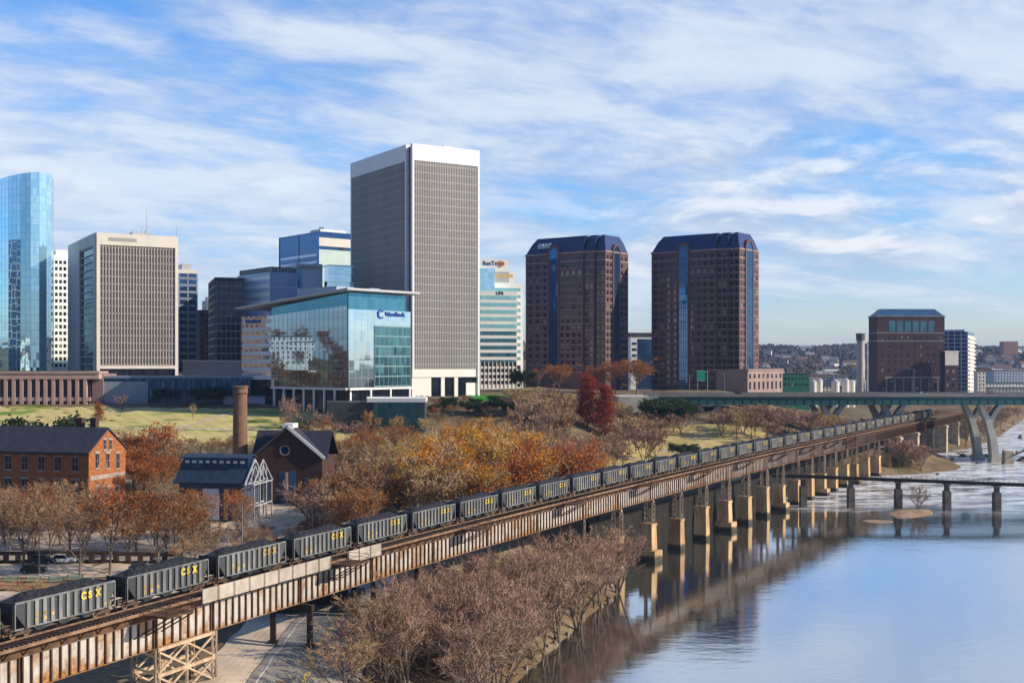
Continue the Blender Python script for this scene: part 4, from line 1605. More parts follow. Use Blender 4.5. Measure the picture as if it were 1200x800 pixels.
tree_px('mauve', 372, 478, 470, 'rosy bare tree in front of the glass office car level', None, 1.1)
tree_px('mauve', 350, 466, 484, 'rosy bare tree right of the brick chimney', None, 1.0)
tree_px('rusty', 545, 461, 540, 'russet tree on the bank left of the green lawn', None, 0.9)
tree_px('ever', 242, 452, 530, 'dark evergreen clump in front of the low blue building', None, 1.7)
tree_px('ever', 186, 452, 534, 'narrow dark evergreen at the pale low building corner', None, 0.5)
tree_px('ever', 196, 455, 534, 'second narrow dark evergreen right of the pale low building', None, 0.5)
tree_px('bare', 1076, 566, 388, 'small bare tree on the gravel bar under the footbridge', None, 0.9)
tree_px('tan', 226, 470, 500, 'thin bare sapling on the sunlit lawn', None, 0.5)
tree_px('ever', 775, 462, 545, 'dark green trees by the left end of the road bridge', 'evergreens at the bridge end', 1.1)
tree_px('ever', 789, 467, 540, 'dark green trees by the left end of the road bridge', 'evergreens at the bridge end', 1.1)


def grove(n, pxr, Yr, topf, kinds, label, group, seed, wide=(0.85, 1.15), dmin=3.5, ok=None, hmax=30):
    r = random.Random(seed)
    pts = []
    tries = 0
    while len(pts) < n and tries < n * 60:
        tries += 1
        Y = Yr[0] + (Yr[1] - Yr[0]) * r.random()
        px = r.uniform(*pxr)
        x = wx(px, Y)
        if ok and not ok(x, Y, px):
            continue
        if any(hypot(x - a, Y - b) < dmin for a, b in pts):
            continue
        z = gz(x, Y)
        H = wz(topf(px, Y), Y) - z
        H *= r.uniform(0.70, 1.04)
        if H < 3.0:
            continue
        H = min(H, hmax)
        pts.append((x, Y))
        kd = r.choice(kinds)
        tree(kd, x, Y, H, label, group, r.uniform(*wide) * min(1.35, max(0.8, (PROTO[kd][0][1] / H) ** 0.35)))


def lat_at(x, y):
    i = int(np.argmin((txc - x) ** 2 + (tyc - y) ** 2))
    return (x - txc[i]) * tdy[i] - (y - tyc[i]) * tdx[i]


def on_bank(x, y, px):
    l = lat_at(x, y)
    d = shore_dist([x], [y])[0]
    return l > (4.2 if px < 575 else 6.2) and d > -0.6 and not (-34 < x < -19)


def behind(x, y, px):
    return lat_at(x, y) < -7 and not (-35 < x < -18 and y < 230)


def itp(xs_, ys_):
    return lambda px, Y: float(np.interp(px, xs_, ys_))


grove(60, (388, 738), (158, 264), itp([388, 430, 520, 600, 660, 735], [716, 680, 648, 628, 612, 604]), ['bank', 'bank', 'mauve'],
      'mauve bare riverside tree in the thicket below the viaduct, leafless and twiggy', 'bare trees in the thicket below the viaduct', 1, ok=on_bank, dmin=2.7, hmax=14.0, wide=(0.85, 1.2))
grove(26, (405, 705), (172, 250), lambda px, Y: 725 if px < 560 else 690, ['shrub'],
      'low tan shrub at the water side of the thicket below the viaduct', 'shrubs at the edge of the thicket', 2, ok=on_bank, dmin=1.8, hmax=3.5)
grove(32, (352, 445), (232, 340), itp([352, 380, 445], [588, 552, 522]), ['mbare', 'mtan', 'mbare', 'mmauve', 'rusty'],
      'brown bare tree in the grove behind the train, left half', 'bare trees behind the train', 3, ok=behind, dmin=3.2)
grove(32, (384, 475), (330, 450), itp([380, 420, 475], [512, 502, 495]), ['mbare', 'mtan', 'rusty', 'mtan'],
      'tan bare tree at the back of the grove behind the train', 'tan trees at the back of the grove', 4, dmin=4.2, ok=behind)
grove(26, (425, 515), (250, 350), itp([425, 490, 515], [522, 503, 500]), ['olive', 'mbare', 'mtan', 'mtan'],
      'tall olive-tan sycamore with pale limbs behind the train', 'olive sycamores behind the train', 5, dmin=4.2, ok=behind)
grove(34, (500, 622), (255, 372), itp([520, 565, 615], [493, 490, 498]), ['gold', 'gold', 'gold', 'gold', 'orange'],
      'golden orange tree in the bright mass behind the middle of the train', 'golden trees behind the train', 6, dmin=4.5, ok=behind)
tree_px('gold', 572, 484, 392, 'tallest golden tree, its crown rising over the bright mass', None, 0.9, 0)
grove(22, (612, 702), (296, 385), itp([612, 650, 702], [500, 506, 516]), ['gold', 'orange', 'gold', 'mmauve'],
      'low golden orange tree at the right end of the bright mass', 'low golden trees at the right of the grove', 7, dmin=4.2, ok=behind)
grove(44, (590, 738), (455, 575), itp([590, 640, 738], [455, 450, 472]), ['fmauve', 'ftan', 'fbare', 'fmauve'],
      'greyish mauve bare tree on the slope below the brown towers', 'bare trees on the slope below the towers', 8, dmin=4.0, ok=lambda x, y, p: behind(x, y, p) and not (668 < p < 730 and y < 528), hmax=15)
grove(24, (560, 740), (395, 470), itp([560, 640, 740], [500, 496, 496]), ['fmauve', 'fbare'],
      'mauve bare tree at the bottom of the slope above the train', 'bare trees at the bottom of the slope', 9, dmin=4.0, ok=behind, hmax=9)
grove(56, (735, 1040), (440, 566), itp([735, 800, 900, 1040], [480, 478, 470, 470]), ['fmauve', 'fmauve', 'ftan', 'fbare'],
      'bare riverside tree between the train and the road bridge', 'bare trees between train and road bridge', 10, dmin=4.2, ok=lambda x, y, p: behind(x, y, p) and not (55 < x < 112 and 425 < y < 522), hmax=14)
grove(16, (1006, 1082), (518, 560), itp([1006, 1040, 1082], [512, 502, 522]), ['fmauve'],
      'rosy bare tree on the river bank at the far end of the viaduct', 'bare trees on the far bank by the viaduct', 11, dmin=2.6,
      ok=lambda x, y, p: shore_dist([x], [y])[0] > 0.5 and lat_at(x, y) > 4, hmax=16)
grove(36, (1050, 1178), (655, 800), itp([1050, 1110, 1178], [480, 478, 487]), ['fmauve', 'fmauve', 'fbare'],
      'mauve bare tree on the bank beyond the forked bridge pier', 'bare trees beyond the road bridge', 12, dmin=4.0,
      ok=lambda x, y, p: shore_dist([x], [y])[0] > 1 and abs(lat_at(x, y)) > 5, hmax=20)
grove(16, (1150, 1222), (780, 1150), lambda px, Y: 474, ['fmauve', 'fbare'], 'bare tree on the distant right bank of the river', 'bare trees on the distant bank', 13, dmin=6, hmax=18,
      ok=lambda x, y, p: shore_dist([x], [y])[0] > 1)
grove(60, (10, 330), (425, 468), lambda px, Y: 508, ['shrub', 'shrub', 'rusty'], 'low bare bush along the foot of the lawn', 'bushes along the foot of the lawn', 14, dmin=3.0, hmax=5.5)
grove(30, (330, 600), (425, 508), itp([330, 440, 600], [486, 488, 482]), ['ftan', 'fmauve', 'rusty', 'fbare'], 'small bare tree on the bank below the glass office', 'bare trees below the glass office', 15, dmin=4.0, hmax=11)
grove(24, (486, 600), (505, 572), lambda px, Y: 462, ['rusty', 'fbare', 'ever', 'ever'], 'small tree on the bank in front of the tallest tower', 'small trees before the tallest tower', 17, dmin=4.0, hmax=6)
grove(34, (205, 420), (222, 265), lambda px, Y: 600, ['shrub', 'rusty', 'shrub', 'bare'], 'low brown bush at the edge of the car park by the shed', 'bushes around the car park', 16, dmin=2.6, hmax=5, ok=behind)
grove(16, (-10, 130), (228, 275), lambda px, Y: 556, ['mbare', 'mbare', 'rusty'], 'brown bare tree close before the brick warehouse, its twigs veiling the lower storeys', 'bare trees before the brick warehouse', 18, dmin=4.0, hmax=14)
grove(10, (150, 235), (225, 262), lambda px, Y: 562, ['rusty', 'mbare', 'rusty'], 'rusty bare tree in the gap between brick warehouse and blue shed', 'rusty trees between warehouse and shed', 19, dmin=4.0, hmax=11)
grove(12, (150, 210), (300, 345), lambda px, Y: 510, ['orange', 'rusty', 'mbare'], 'orange-brown tree behind the gable and the shed', 'orange trees behind the gable', 20, dmin=4.0, hmax=13)
for px, Y, top, lab in ((432, 159, 690, 'big dark bare tree with thick limbs at the street edge of the thicket'), (468, 163, 700, 'second dark thick-limbed bare tree, a little further into the thicket'),
                        (402, 150, 735, 'dark bare tree cut by the lower picture edge beside the street')):
    tree_px('bare', px, top, Y, lab, None, 1.15)
for px, Y, top, lab in ((545, 205, 668, 'small orange tree caught in the middle of the thicket'), (630, 232, 648, 'orange-leaved sapling under the girder in the thicket'), (500, 190, 700, 'low rusty tree in the left of the thicket')):
    tree_px('orange', px, top, Y, lab, None, 0.7)
# off to the left of the picture and behind the camera: seen only as reflections in the glass fronts
for i in range(60):
    r = tr_rng
    tree(['orange', 'fbare', 'rusty'][i % 3], r.uniform(-470, -300), r.uniform(380, 620), r.uniform(12, 19), 'autumn tree on the hill left of the picture, reflected in the glass office', 'trees reflected in the glass office')

# ------------------------------------------------------------------ downtown towers
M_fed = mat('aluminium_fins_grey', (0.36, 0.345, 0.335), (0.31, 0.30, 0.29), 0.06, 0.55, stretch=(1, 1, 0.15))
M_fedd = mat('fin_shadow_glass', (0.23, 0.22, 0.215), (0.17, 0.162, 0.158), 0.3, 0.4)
M_bluegl = glass('blue_mirror_glass', (0.55, 0.86, 1.0), (0.48, 0.80, 0.96), rough=0.03, wav=0.02, metal=0.75)
M_teal2 = glass('teal_glass', (0.10, 0.26, 0.32), (0.04, 0.14, 0.19), rough=0.05, wav=0.03, metal=0.75)
M_clear = glass('pale_mirror_glass', (0.50, 0.67, 0.80), (0.40, 0.58, 0.74), rough=0.03, wav=0.015, metal=0.95, panel=(3.0, 4.2))
M_mirror = glass('smoked_mirror_glass', (0.26, 0.36, 0.46), (0.20, 0.30, 0.40), rough=0.02, wav=0.014, metal=0.95, panel=(3.0, 4.2))
M_navy = glass('navy_glass', (0.05, 0.13, 0.28), (0.03, 0.08, 0.20), rough=0.06, wav=0.03, metal=0.7)
M_mull = mat('silver_mullion', (0.50, 0.64, 0.72), (0.44, 0.58, 0.66), 0.5, 0.3, metal=0.7)

# -- curved glass tower at the left edge
plan = [(63, 668), (62.5, 648), (60, 636), (54.5, 628), (46, 623), (36, 621), (24, 622.5), (10, 627), (-6, 635), (-24, 646), (-44, 660), (-66, 678)]
plan = [(wx(p, Y), Y) for p, Y in plan]
gt = thing('glass_tower', (plan[4][0], plan[4][1], 30), 'tall curved sky-blue glass tower at the far left, its top rising towards the right', 'office tower')
zb, z1 = 30.0, 140.0
tops = [wz(t, 640) for t in (205, 205.5, 206, 206.5, 207.5, 208.5, 209.5, 211, 213, 215, 218, 222)]
back = [(plan[-1][0], 720), (wx(60, 720), 720)]
q = MB()
for i in range(len(plan) - 1):
    a, b = plan[i], plan[i + 1]
    q.face([(b[0], b[1], zb), (a[0], a[1], zb), (a[0], a[1], tops[i]), (b[0], b[1], tops[i + 1])])
q.face([(plan[0][0], plan[0][1], zb), (back[1][0], back[1][1], zb), (back[1][0], back[1][1], tops[0]), (plan[0][0], plan[0][1], tops[0])])
q.face([(back[0][0], back[0][1], zb), (plan[-1][0], plan[-1][1], zb), (plan[-1][0], plan[-1][1], tops[-1]), (back[0][0], back[0][1], tops[-1])])
q.face([(back[1][0], 720, zb), (back[0][0], 720, zb), (back[0][0], 720, tops[-1]), (back[1][0], 720, tops[0])])
q.face([(p[0], p[1], 132) for p in plan[::-1]] + [(p[0], p[1], 132) for p in back[::-1]])
q.build('glass_skin', M_bluegl, gt)
q = MB()
z = zb + 3.9
while z < 146:
    for i in range(len(plan) - 1):
        if z < min(tops[i], tops[i + 1]) - 0.5:
            q.bar((plan[i][0], plan[i][1], z), (plan[i + 1][0], plan[i + 1][1], z), 0.12, 0.12)
    z += 3.9
for i in range(len(plan) - 1):
    n = max(1, int(hypot(plan[i][0] - plan[i + 1][0], plan[i][1] - plan[i + 1][1]) / 3.0))
    for j in range(n):
        t = j / n
        x, y = plan[i][0] * (1 - t) + plan[i + 1][0] * t, plan[i][1] * (1 - t) + plan[i + 1][1] * t
        q.bar((x, y, zb), (x, y, tops[i] * (1 - t) + tops[i + 1] * t), 0.10, 0.10)
q.build('mullion_grid', M_mull, gt)

# dark tower just outside the frame on the left: it is what the curved glass reflects
dk = thing('office_tower', (-335, 600, 30), 'dark gridded tower beyond the left picture edge, mirrored in the curved glass tower', 'office tower')
q = MB()
q.box(-352, -318, 580, 620, 30, 118)
for z in np.arange(34, 118, 3.9):
    q.box(-352.2, -317.8, 579.8, 620.2, z, z + 0.5, 1)
for x in np.arange(-352, -318, 3.4):
    q.box(x, x + 0.4, 579.7, 620.3, 30, 118, 1)
for y in np.arange(580, 620, 3.4):
    q.box(-352.3, -317.7, y, y + 0.4, 30, 118, 1)
q.build('facade', [M_navy, M_grey], dk)


def shell(root, b, m, top=None, base=None, name='wall', ins=0.0):
    q = MB()
    q.prism(b.foot(ins), base if base is not None else b.z0 - 6, top if top is not None else b.z1)
    return q.build(name, m, root)


def bands(q, F, u0, u1, z0, z1, pitch, h, o0=-0.1, o1=0.15, mi=0):
    z = z0
    while z + h <= z1 + 1e-3:
        F.box(q, u0, u1, z, z + h, o0, o1, mi)
        z += pitch


def fins(q, F, u0, u1, z0, z1, pitch, w_, o0=-0.1, o1=0.3, mi=0):
    n = int(round((u1 - u0) / pitch))
    for i in range(n + 1):
        u = u0 + (u1 - u0) * i / n
        F.box(q, u - w_ / 2, u + w_ / 2, z0, z1, o0, o1, mi)


# -- white gridded slab left of the beige tower
b = Block(55, 62, 90, 690, 30, 298, 434)
t = thing('office_building', (b.P[0], b.P[1], 30), 'white office slab with dark square windows between curved glass tower and beige tower', 'office building')
shell(t, b, M_white)
W = []
for i in range(7):
    for j in range(17):
        u = 1.1 + i * 2.35
        z = b.z(431) + 0.6 + j * 3.72
        W.append((b.R, u, u + 1.5, z, z + 2.0))
emit_windows(t, W, M_window)
q = MB()
q.prism(b.foot(2.0), b.z1 + 0.004, b.z1 + 3)
q.build('roof_plant', M_offw, t)

# -- beige finned tower with cream crown
b = Block(81, 113, 208.5, 572, 30, 272.5, 433)
t = thing('office_tower', (b.P[0], b.P[1], 30), 'beige tower with close vertical fins, cream crown and rooftop antennas, left of centre', 'office tower')
shell(t, b, M_dglass, name='core', ins=0.5)
zc = b.z(286.5)
for F, nm in ((b.R, 'facade'), (b.L, 'facade')):
    q = MB()
    if F is b.R:
        F.box(q, 0, F.w, zc, b.z1, -0.6, 0.6, 1)
        F.box(q, 0, 1.5, b.z0 - 3, zc, -0.6, 0.6, 1)
        F.box(q, F.w - 1.5, F.w, b.z0 - 3, zc, -0.6, 0.6, 1)
        F.box(q, 1.5, F.w - 1.5, b.z(432), b.z(428.5), -0.6, 0.6, 1)
        fins(q, F, 1.5, F.w - 1.5, b.z(428.5), zc, 1.45, 0.55, -0.3, 0.2, 0)
        bands(q, F, 1.5, F.w - 1.5, b.z(428.5), zc, 3.55, 0.8, -0.45, -0.1, 0)
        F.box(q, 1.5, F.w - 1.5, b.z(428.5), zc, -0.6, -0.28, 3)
    else:
        F.box(q, 0, F.w, zc, b.z1, -0.6, 0.6, 2)
        F.box(q, 0, 5.0, b.z0 - 3, zc, -0.6, 0.6, 2)
        F.box(q, F.w * 0.55, F.w, b.z0 - 3, zc, -0.6, 0.6, 2)
        bands(q, F, 5.0, F.w * 0.55, b.z(427), zc, 3.55, 0.5, -0.4, 0.1, 2)
    q.build(nm, [mat('beige_fins', (0.36, 0.325, 0.295), (0.31, 0.28, 0.255), 0.08, 0.6), M_offw, mat('silver_panel', (0.42, 0.45, 0.50), (0.34, 0.37, 0.42), 0.08, 0.5, metal=0.3, stretch=(1, 1, .2)), M_fedd], t)
q = MB()
b.R.box(q, b.R.u(127), b.R.u(160), b.z(281.5), b.z(277.5), 0.602, 0.72)
q.build('louvre', M_fed, t)
q = MB()
c = b.foot()
q.tube((c[0][0] + 18, c[0][1] + 20, b.z1 - 1), (c[0][0] + 18, c[0][1] + 20, b.z1 + 14), 0.25, 0.1, 6)
q.tube((c[0][0] + 30, c[0][1] + 30, b.z1 - 1), (c[0][0] + 30, c[0][1] + 30, b.z1 + 7), 0.2, 0.1, 6)
q.build('antenna', M_gal2, t)
q = MB()
b.R.box(q, 18, 27, b.z1 - 0.4, b.z1 + 1.7, -12, -6)
for u in (19, 21, 23, 25):
    b.R.box(q, u, u + 0.5, b.z1 + 1.7, b.z1 + 3.2, -10, -9)
q.build('roof_plant', M_gal2, t)

# -- slate-blue tower, brown tower, dark gridded block behind the blue podium
b = Block(196, 209, 231, 720, 28, 316, 424)
t = thing('office_tower', (b.P[0], b.P[1], 30), 'slim slate-blue tower with pale top just right of the beige finned tower', 'office tower')
shell(t, b, M_navy)
q = MB()
for F in (b.R, b.L):
    F.box(q, -0.3, F.w, b.z(320), b.z1 + 0.3, -0.3, 0.35, 1)
    bands(q, F, 0, F.w, b.z(423), b.z(322), 4.1, 1.5, -0.1, 0.25)
    fins(q, F, 0.3, F.w - 0.2, b.z0 - 4, b.z(320), 4.4, 0.9, -0.1, 0.3)
q.build('facade_grid', [mat('slate_blue_panel', (0.21, 0.25, 0.33), (0.17, 0.21, 0.29), 0.1, 0.6), M_offw], t)
q = MB()
q.prism(b.foot(3.0), b.z1, b.z1 + 4)
q.build('roof_plant', M_gal2, t)

b = Block(226, 234, 254, 760, 30, 363, 424)
t = thing('office_building', (b.P[0], b.P[1], 30), 'old dark brown brick block with pale octagonal penthouse, seen between two taller towers', 'office building')
shell(t, b, mat('dark_brown_brick', (0.075, 0.05, 0.045), (0.11, 0.07, 0.06), 0.3, 0.9))
q = MB()
cx, cy = b.foot()[0][0] + 5.5, b.foot()[0][1] + 9
q.prism([(cx + 6.2 * cos(a * pi / 4 + .39), cy + 6.2 * sin(a * pi / 4 + .39)) for a in range(8)], b.z1, b.z(352))
q.prism([(cx + 4.2 * cos(a * pi / 4 + .39), cy + 4.2 * sin(a * pi / 4 + .39)) for a in range(8)], b.z(352), b.z(347.5))
q.build('penthouse', M_offw, t)
W = [(b.R, 1 + i * 2.7, 2.5 + i * 2.7, b.z(422) + j * 4.0, b.z(422) + j * 4.0 + 2.0) for i in range(4) for j in range(8)]
emit_windows(t, W, M_window)

b = Block(245, 253, 288, 660, 18, 325.5, 425)
t = thing('office_building', (b.P[0], b.P[1], 30), 'dark block wrapped in a pale concrete grid, left of the glass office', 'office building')
shell(t, b, M_dglass)
q = MB()
for F in (b.R, b.L):
    bands(q, F, 0, F.w, b.z(424), b.z(328), 4.15, 1.0, -0.1, 0.5)
    fins(q, F, 0.3, F.w - 0.3, b.z0 - 4, b.z(326), 2.6, 0.42, -0.1, 0.45)
    F.box(q, -0.5, F.w, b.z(329), b.z1 + 0.3, -0.3, 0.5, 1)
q.build('facade_grid', [mat('taupe_precast', (0.28, 0.26, 0.27), (0.22, 0.20, 0.22), 0.2, 0.8), M_roofd], t)

# -- banded blue glass office behind
M_silv = mat('silver_blue_panel', (0.62, 0.70, 0.84), (0.54, 0.62, 0.78), 0.06, 0.4, metal=0.4, stretch=(0.4, 0.4, 1))
b = Block(278, 316.5, 352, 640, 38, 318.5, 360)
t = thing('office_building', (b.P[0], b.P[1], 30), 'glass office with striped blue and silver bands rising behind the sloping-roofed office', 'office building')
shell(t, b, mat('lilac_blue_panel', (0.34, 0.46, 0.72), (0.26, 0.38, 0.66), 0.1, 0.35, metal=0.2))
q = MB()
bands(q, b.L, 0, b.L.w, b.z(356), b.z(322), 4.4, 2.0, -0.1, 0.2)
bands(q, b.R, 0, b.R.w, b.z(356), b.z(322), 8.8, 0.8, -0.1, 0.1)
q.build('spandrel_bands', M_silv, t)
q = MB()
q.prism(b.foot(1.0), b.z1 + 0.004, b.z(312))
for F in (b.L, b.R):
    fins(q, F, 1.2, F.w - 1.2, b.z1, b.z(313), 2.0, 0.3, -1.2, -0.8, 1)
q.build('roof_plant', [mat('dark_plant_screen', (0.10, 0.12, 0.14), (0.16, 0.18, 0.19), 0.2, 0.7), M_gal2], t)
b = Block(340, 347.5, 378, 650, 25, 308.5, 345)
t = thing('office_building', (b.P[0], b.P[1], 30), 'pale blue office wing with a dark glass corner slot beside the striped glass office', 'office building')
shell(t, b, mat('pale_blue_cladding', (0.44, 0.56, 0.74), (0.38, 0.50, 0.70), 0.08, 0.5))
q = MB()
b.R.box(q, 0.8, 3.0, b.z0 - 8, b.z(315), -0.2, 0.2)
b.L.box(q, 0.3, b.L.w, b.z0 - 8, b.z(315), -0.2, 0.2)
q.build('glass_slot', M_navy, t)
q = MB()
b.R.box(q, 0, b.R.w, b.z(315), b.z(311), -0.2, 0.25)
q.build('plant_louvre', M_fed, t)

# -- dark and cream tower behind
b = Block(327.5, 374, 411, 700, 40, 271, 340)
t = thing('office_tower', (b.P[0], b.P[1], 30), 'tower with dark blue glass side and cream side, antenna on top, behind the glass offices', 'office tower')
shell(t, b, M_navy)
q = MB()
bands(q, b.L, 2.5, b.L.w - 2, b.z(308), b.z(292), 4.2, 1.4, -0.1, 0.15)
fins(q, b.L, 0, b.L.w, b.z0 - 10, b.z1, b.L.w / 2, 0.5, -0.1, 0.3, 1)
q.build('spandrel_bands', [M_silv, M_navy], t)
q = MB()
b.R.box(q, -0.2, b.R.w, b.z0 - 10, b.z(292), -0.3, 0.3, 1)
b.R.box(q, -0.2, b.R.w, b.z(288), b.z(278), -0.3, 0.35, 0)
q.build('cream_front', [M_offw, mat('pale_green_cladding', (0.50, 0.62, 0.60), (0.45, 0.57, 0.56), 0.1, 0.5)], t)
q = MB()
b.R.box(q, 14, 17, b.z(292), b.z(288.5), -0.2, 0.33)
q.build('vent_opening', M_black, t)
q = MB()
b.R.box(q, 2, b.R.w - 2, b.z1, b.z1 + 1.6, -14, -2)
x, y = b.R.pt(4, 0, -4)[:2]
q.tube((x, y, b.z1), (x, y, b.z(264)), 0.3, 0.15, 6)
q.box(x - 1.5, x + 1.5, y - 0.5, y + 0.5, b.z1 + 1.6, b.z1 + 3)
q.build('roof_plant', M_gal2, t)

b = Block(380, 385, 416, 600, 30, 311, 345)
t = thing('office_building', (b.P[0], b.P[1], 30), 'plain pale blue glass box squeezed between the tallest tower and the sloping-roofed office', 'office building')
shell(t, b, M_clear, top=b.z1)
q = MB()
bands(q, b.R, 0, b.R.w, b.z0 - 2, b.z1, 4.1, 0.2, -0.05, 0.1)
b.R.box(q, -0.2, b.R.w, b.z1 - 0.3, b.z1 + 0.4, -8, 0.2)
q.build('trim', M_mull, t)

# -- the tallest: finned slab with white crown
b = Block(411.5, 481.5, 562, 580, 32, 168, 461)
t = thing('office_tower', (b.P[0], b.P[1], 30), 'tallest grey tower with white crown and fine vertical fins, standing on a white base', 'office tower')
shell(t, b, M_dglass, name='core', ins=1.2, top=b.z1 - 1)
M_frost = mat('shaded_white_panel', (0.74, 0.76, 0.80), (0.69, 0.71, 0.76), 0.06, 0.5, stretch=(1, 1, .2))
for F in (b.R, b.L):
    q = MB()
    u0, u1 = (1.8, F.w - 1.8)
    zt, zc = b.z1, b.z(187.5)
    zb_ = b.z(432.5)
    F.box(q, 0.6 if F is b.R else 4.2, F.w - 0.2, zc, zt, -1.5, 0.5, 0)
    F.box(q, 0.6 if F is b.R else 4.2, 1.5 if F is b.R else 5.4, b.z(442) if F is b.R else zb_ - 12, zc, -1.5, 0.5, 0)
    F.box(q, F.w - 1.3, F.w - 0.2, b.z0 - 5, zc, -1.5, 0.5, 0)
    a0, a1 = (1.5, F.w - 1.3) if F is b.R else (5.4, F.w - 1.3)
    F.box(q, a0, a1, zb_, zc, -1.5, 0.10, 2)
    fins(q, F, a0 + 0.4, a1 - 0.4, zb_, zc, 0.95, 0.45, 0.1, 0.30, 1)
    bands(q, F, a0, a1, zb_ + 2, zc, 3.9, 0.7, 0.05, 0.2, 1)
    q.build('facade', [M_frost, M_fed, M_fedd], t)
q = MB()
F = b.R
F.box(q, 0.4, F.w - 2.6, b.z(442), b.z(432.5) - 0.01, -1.5, 0.7)
F.box(q, 0.4, 11, b.z0 - 4, b.z(442), -3.0, 0.3)
F.box(q, 16.5, 18.5, b.z0 - 4, b.z(442), -3.0, 0.4)
F.box(q, 24, 26, b.z0 - 4, b.z(442), -3.0, 0.4)
F.box(q, F.w - 8, F.w - 2.7, b.z0 - 4, b.z(449), -3.0, 0.4)
b.L.box(q, 0.4, b.L.w, b.z0 - 4, b.z(432.5) - 0.01, -1.5, 0.3)
q.build('base', M_white, t)
q = MB()
F.box(q, 11, F.w - 3, b.z0 - 4, b.z(442), -2.6, -0.5)
q.build('lobby_glass', M_dglass, t)
q = MB()
F.box(q, F.w * 0.5, F.w * 0.62, b.z1, b.z1 + 1.0, -6, -2)
q.build('roof_plant', M_gal2, t)

# -- white and sea-green banded offices right of it
b = Block(548, 563, 612, 700, 12, 331, 452)
t = thing('office_building', (b.P[0], b.P[1], 30), 'stepped white office with sea-green bands and a rooftop sign, right of the tallest tower', 'office building')
M_sea = glass('sea_green_glass', (0.40, 0.72, 0.72), (0.30, 0.6, 0.64), rough=0.06, wav=0.02, metal=0.7)
q = MB()
for (p0, p1, y1, y0, back_) in ((560, 596.5, 303.5, 331, 2), (560, 603, 318, 331, 4), (560, 613, 331, 460, 6)):
    u0, u1 = b.R.u(p0), b.R.u(p1)
    b.R.box(q, u0, u1, b.z(y0) - (0 if y0 < 400 else 5), b.z(y1), -16 - back_, -0.3 if y0 < 400 else 0)
q.build('wall', M_white, t)
q = MB()
for y in np.arange(337, 424, 8.1):
    b.R.box(q, b.R.u(563), b.R.u(610), b.z(y + 3.9), b.z(y), -0.2, 0.06)
b.R.box(q, b.R.u(580), b.R.u(601), b.z(324.5), b.z(321), -0.6, -0.2, 1)  # gold strip across the second step
for y in np.arange(428, 455, 7):
    b.R.box(q, b.R.u(563), b.R.u(610), b.z(y + 4.5), b.z(y), -0.2, 0.06, 2)
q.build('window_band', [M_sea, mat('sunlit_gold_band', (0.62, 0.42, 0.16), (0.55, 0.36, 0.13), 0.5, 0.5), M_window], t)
sn = text_mesh('sign', 'SunTrust', 3.6, mat('sign_navy', (0.02, 0.03, 0.14), (0.03, 0.04, 0.16), 1, .5), t, b.R.pt(b.R.u(565.5), b.z(310.5), -0.25), (b.R.d[0], b.R.d[1], 0), (0, 0, 1), 0.12, 0.06)
q = MB()
u, z = b.R.u(587), b.z(308.6)
for k_ in range(9):
    a0 = pi * 2 * k_ / 9
    q.hexa([b.R.pt(u + r_ * cos(a_), z + r_ * sin(a_), o_) for o_ in (0.0, 0.18) for (r_, a_) in ((0.5, a0 - 0.2), (1.9, a0 - 0.22), (1.9, a0 + 0.22), (0.5, a0 + 0.2))])
q.build('sign_emblem', mat('sign_orange', (0.7, 0.16, 0.05), (0.65, 0.2, 0.05), 1, .5), t)
b2 = Block(550, 562.5, 606, 690, 12, 341, 455)
t = thing('office_building', (b2.P[0], b2.P[1], 30), 'lower white office block with sea-green stripes and blue glass shoulder before the stepped one', 'office building')
shell(t, b2, M_white)
q = MB()
for i, y in enumerate(np.arange(346, 422, 8.4)):
    b2.R.box(q, 0.3, b2.R.w - 0.4, b2.z(y + 4.6), b2.z(y), -0.2, 0.08, 0 if i < 5 else 1)
for y in np.arange(425, 452, 7):
    b2.R.box(q, 0.3, b2.R.w - 0.4, b2.z(y + 4), b2.z(y), -0.2, 0.08, 2)
q.build('window_band', [M_sea, M_teal2, M_window], t)
q = MB()
for y in np.arange(425, 455, 3.4):
    pass
fins(q, b2.R, 0.3, b2.R.w - 0.3, b2.z(454), b2.z(424), 2.4, 0.5, -0.1, 0.3)
q.build('garage_piers', M_offw, t)
q = MB()
b2.R.box(q, 0.2, b2.R.u(580), b2.z1 + 0.01, b2.z(314), -12, -0.6)
q.build('glass_shoulder', M_bluegl, t)
text_mesh('sign', 'UPS', 2.6, mat('sign_black', (0.02, 0.02, 0.03), None, 1, .5), t, b2.R.pt(b2.R.u(581.5), b2.z(343.8) - 0.6, 0.12), (b2.R.d[0], b2.R.d[1], 0), (0, 0, 1), 0.1, 0.05)

# -- small block between the brown towers
b = Block(728, 739, 768, 900, 6, 390, 425)
t = thing('office_building', (b.P[0], b.P[1], 20), 'small white and blue-glass office seen through the gap between the brown towers', 'office building')
shell(t, b, M_white, base=b.z0 - 20)
q = MB()
b.R.box(q, b.R.u(747), b.R.w, b.z0 - 20, b.z(397), -0.3, 0.1)
for y in (401, 408, 415, 422):
    b.R.box(q, 1, b.R.u(746), b.z(y + 3), b.z(y), -0.2, 0.1)
q.build('window_band', M_navy, t)
q = MB()
b.R.box(q, -0.5, b.R.w + 0.5, b.z(394.5), b.z1 + 0.2, -25, 0.4)
q.build('roof', M_roofd, t)

# -- the two brown brick towers with mansard roofs
M_brick = mat('rose_brown_brick', (0.135, 0.078, 0.082), (0.105, 0.062, 0.068), 0.07, 0.85, stretch=(1, 1, 0.4))
M_brickp = mat('pale_pink_stone', (0.34, 0.245, 0.225), (0.28, 0.205, 0.19), 0.1, 0.85)
M_mans = mat('blue_mansard_metal', (0.03, 0.05, 0.15), (0.025, 0.04, 0.12), 0.1, 0.4, metal=0.35)


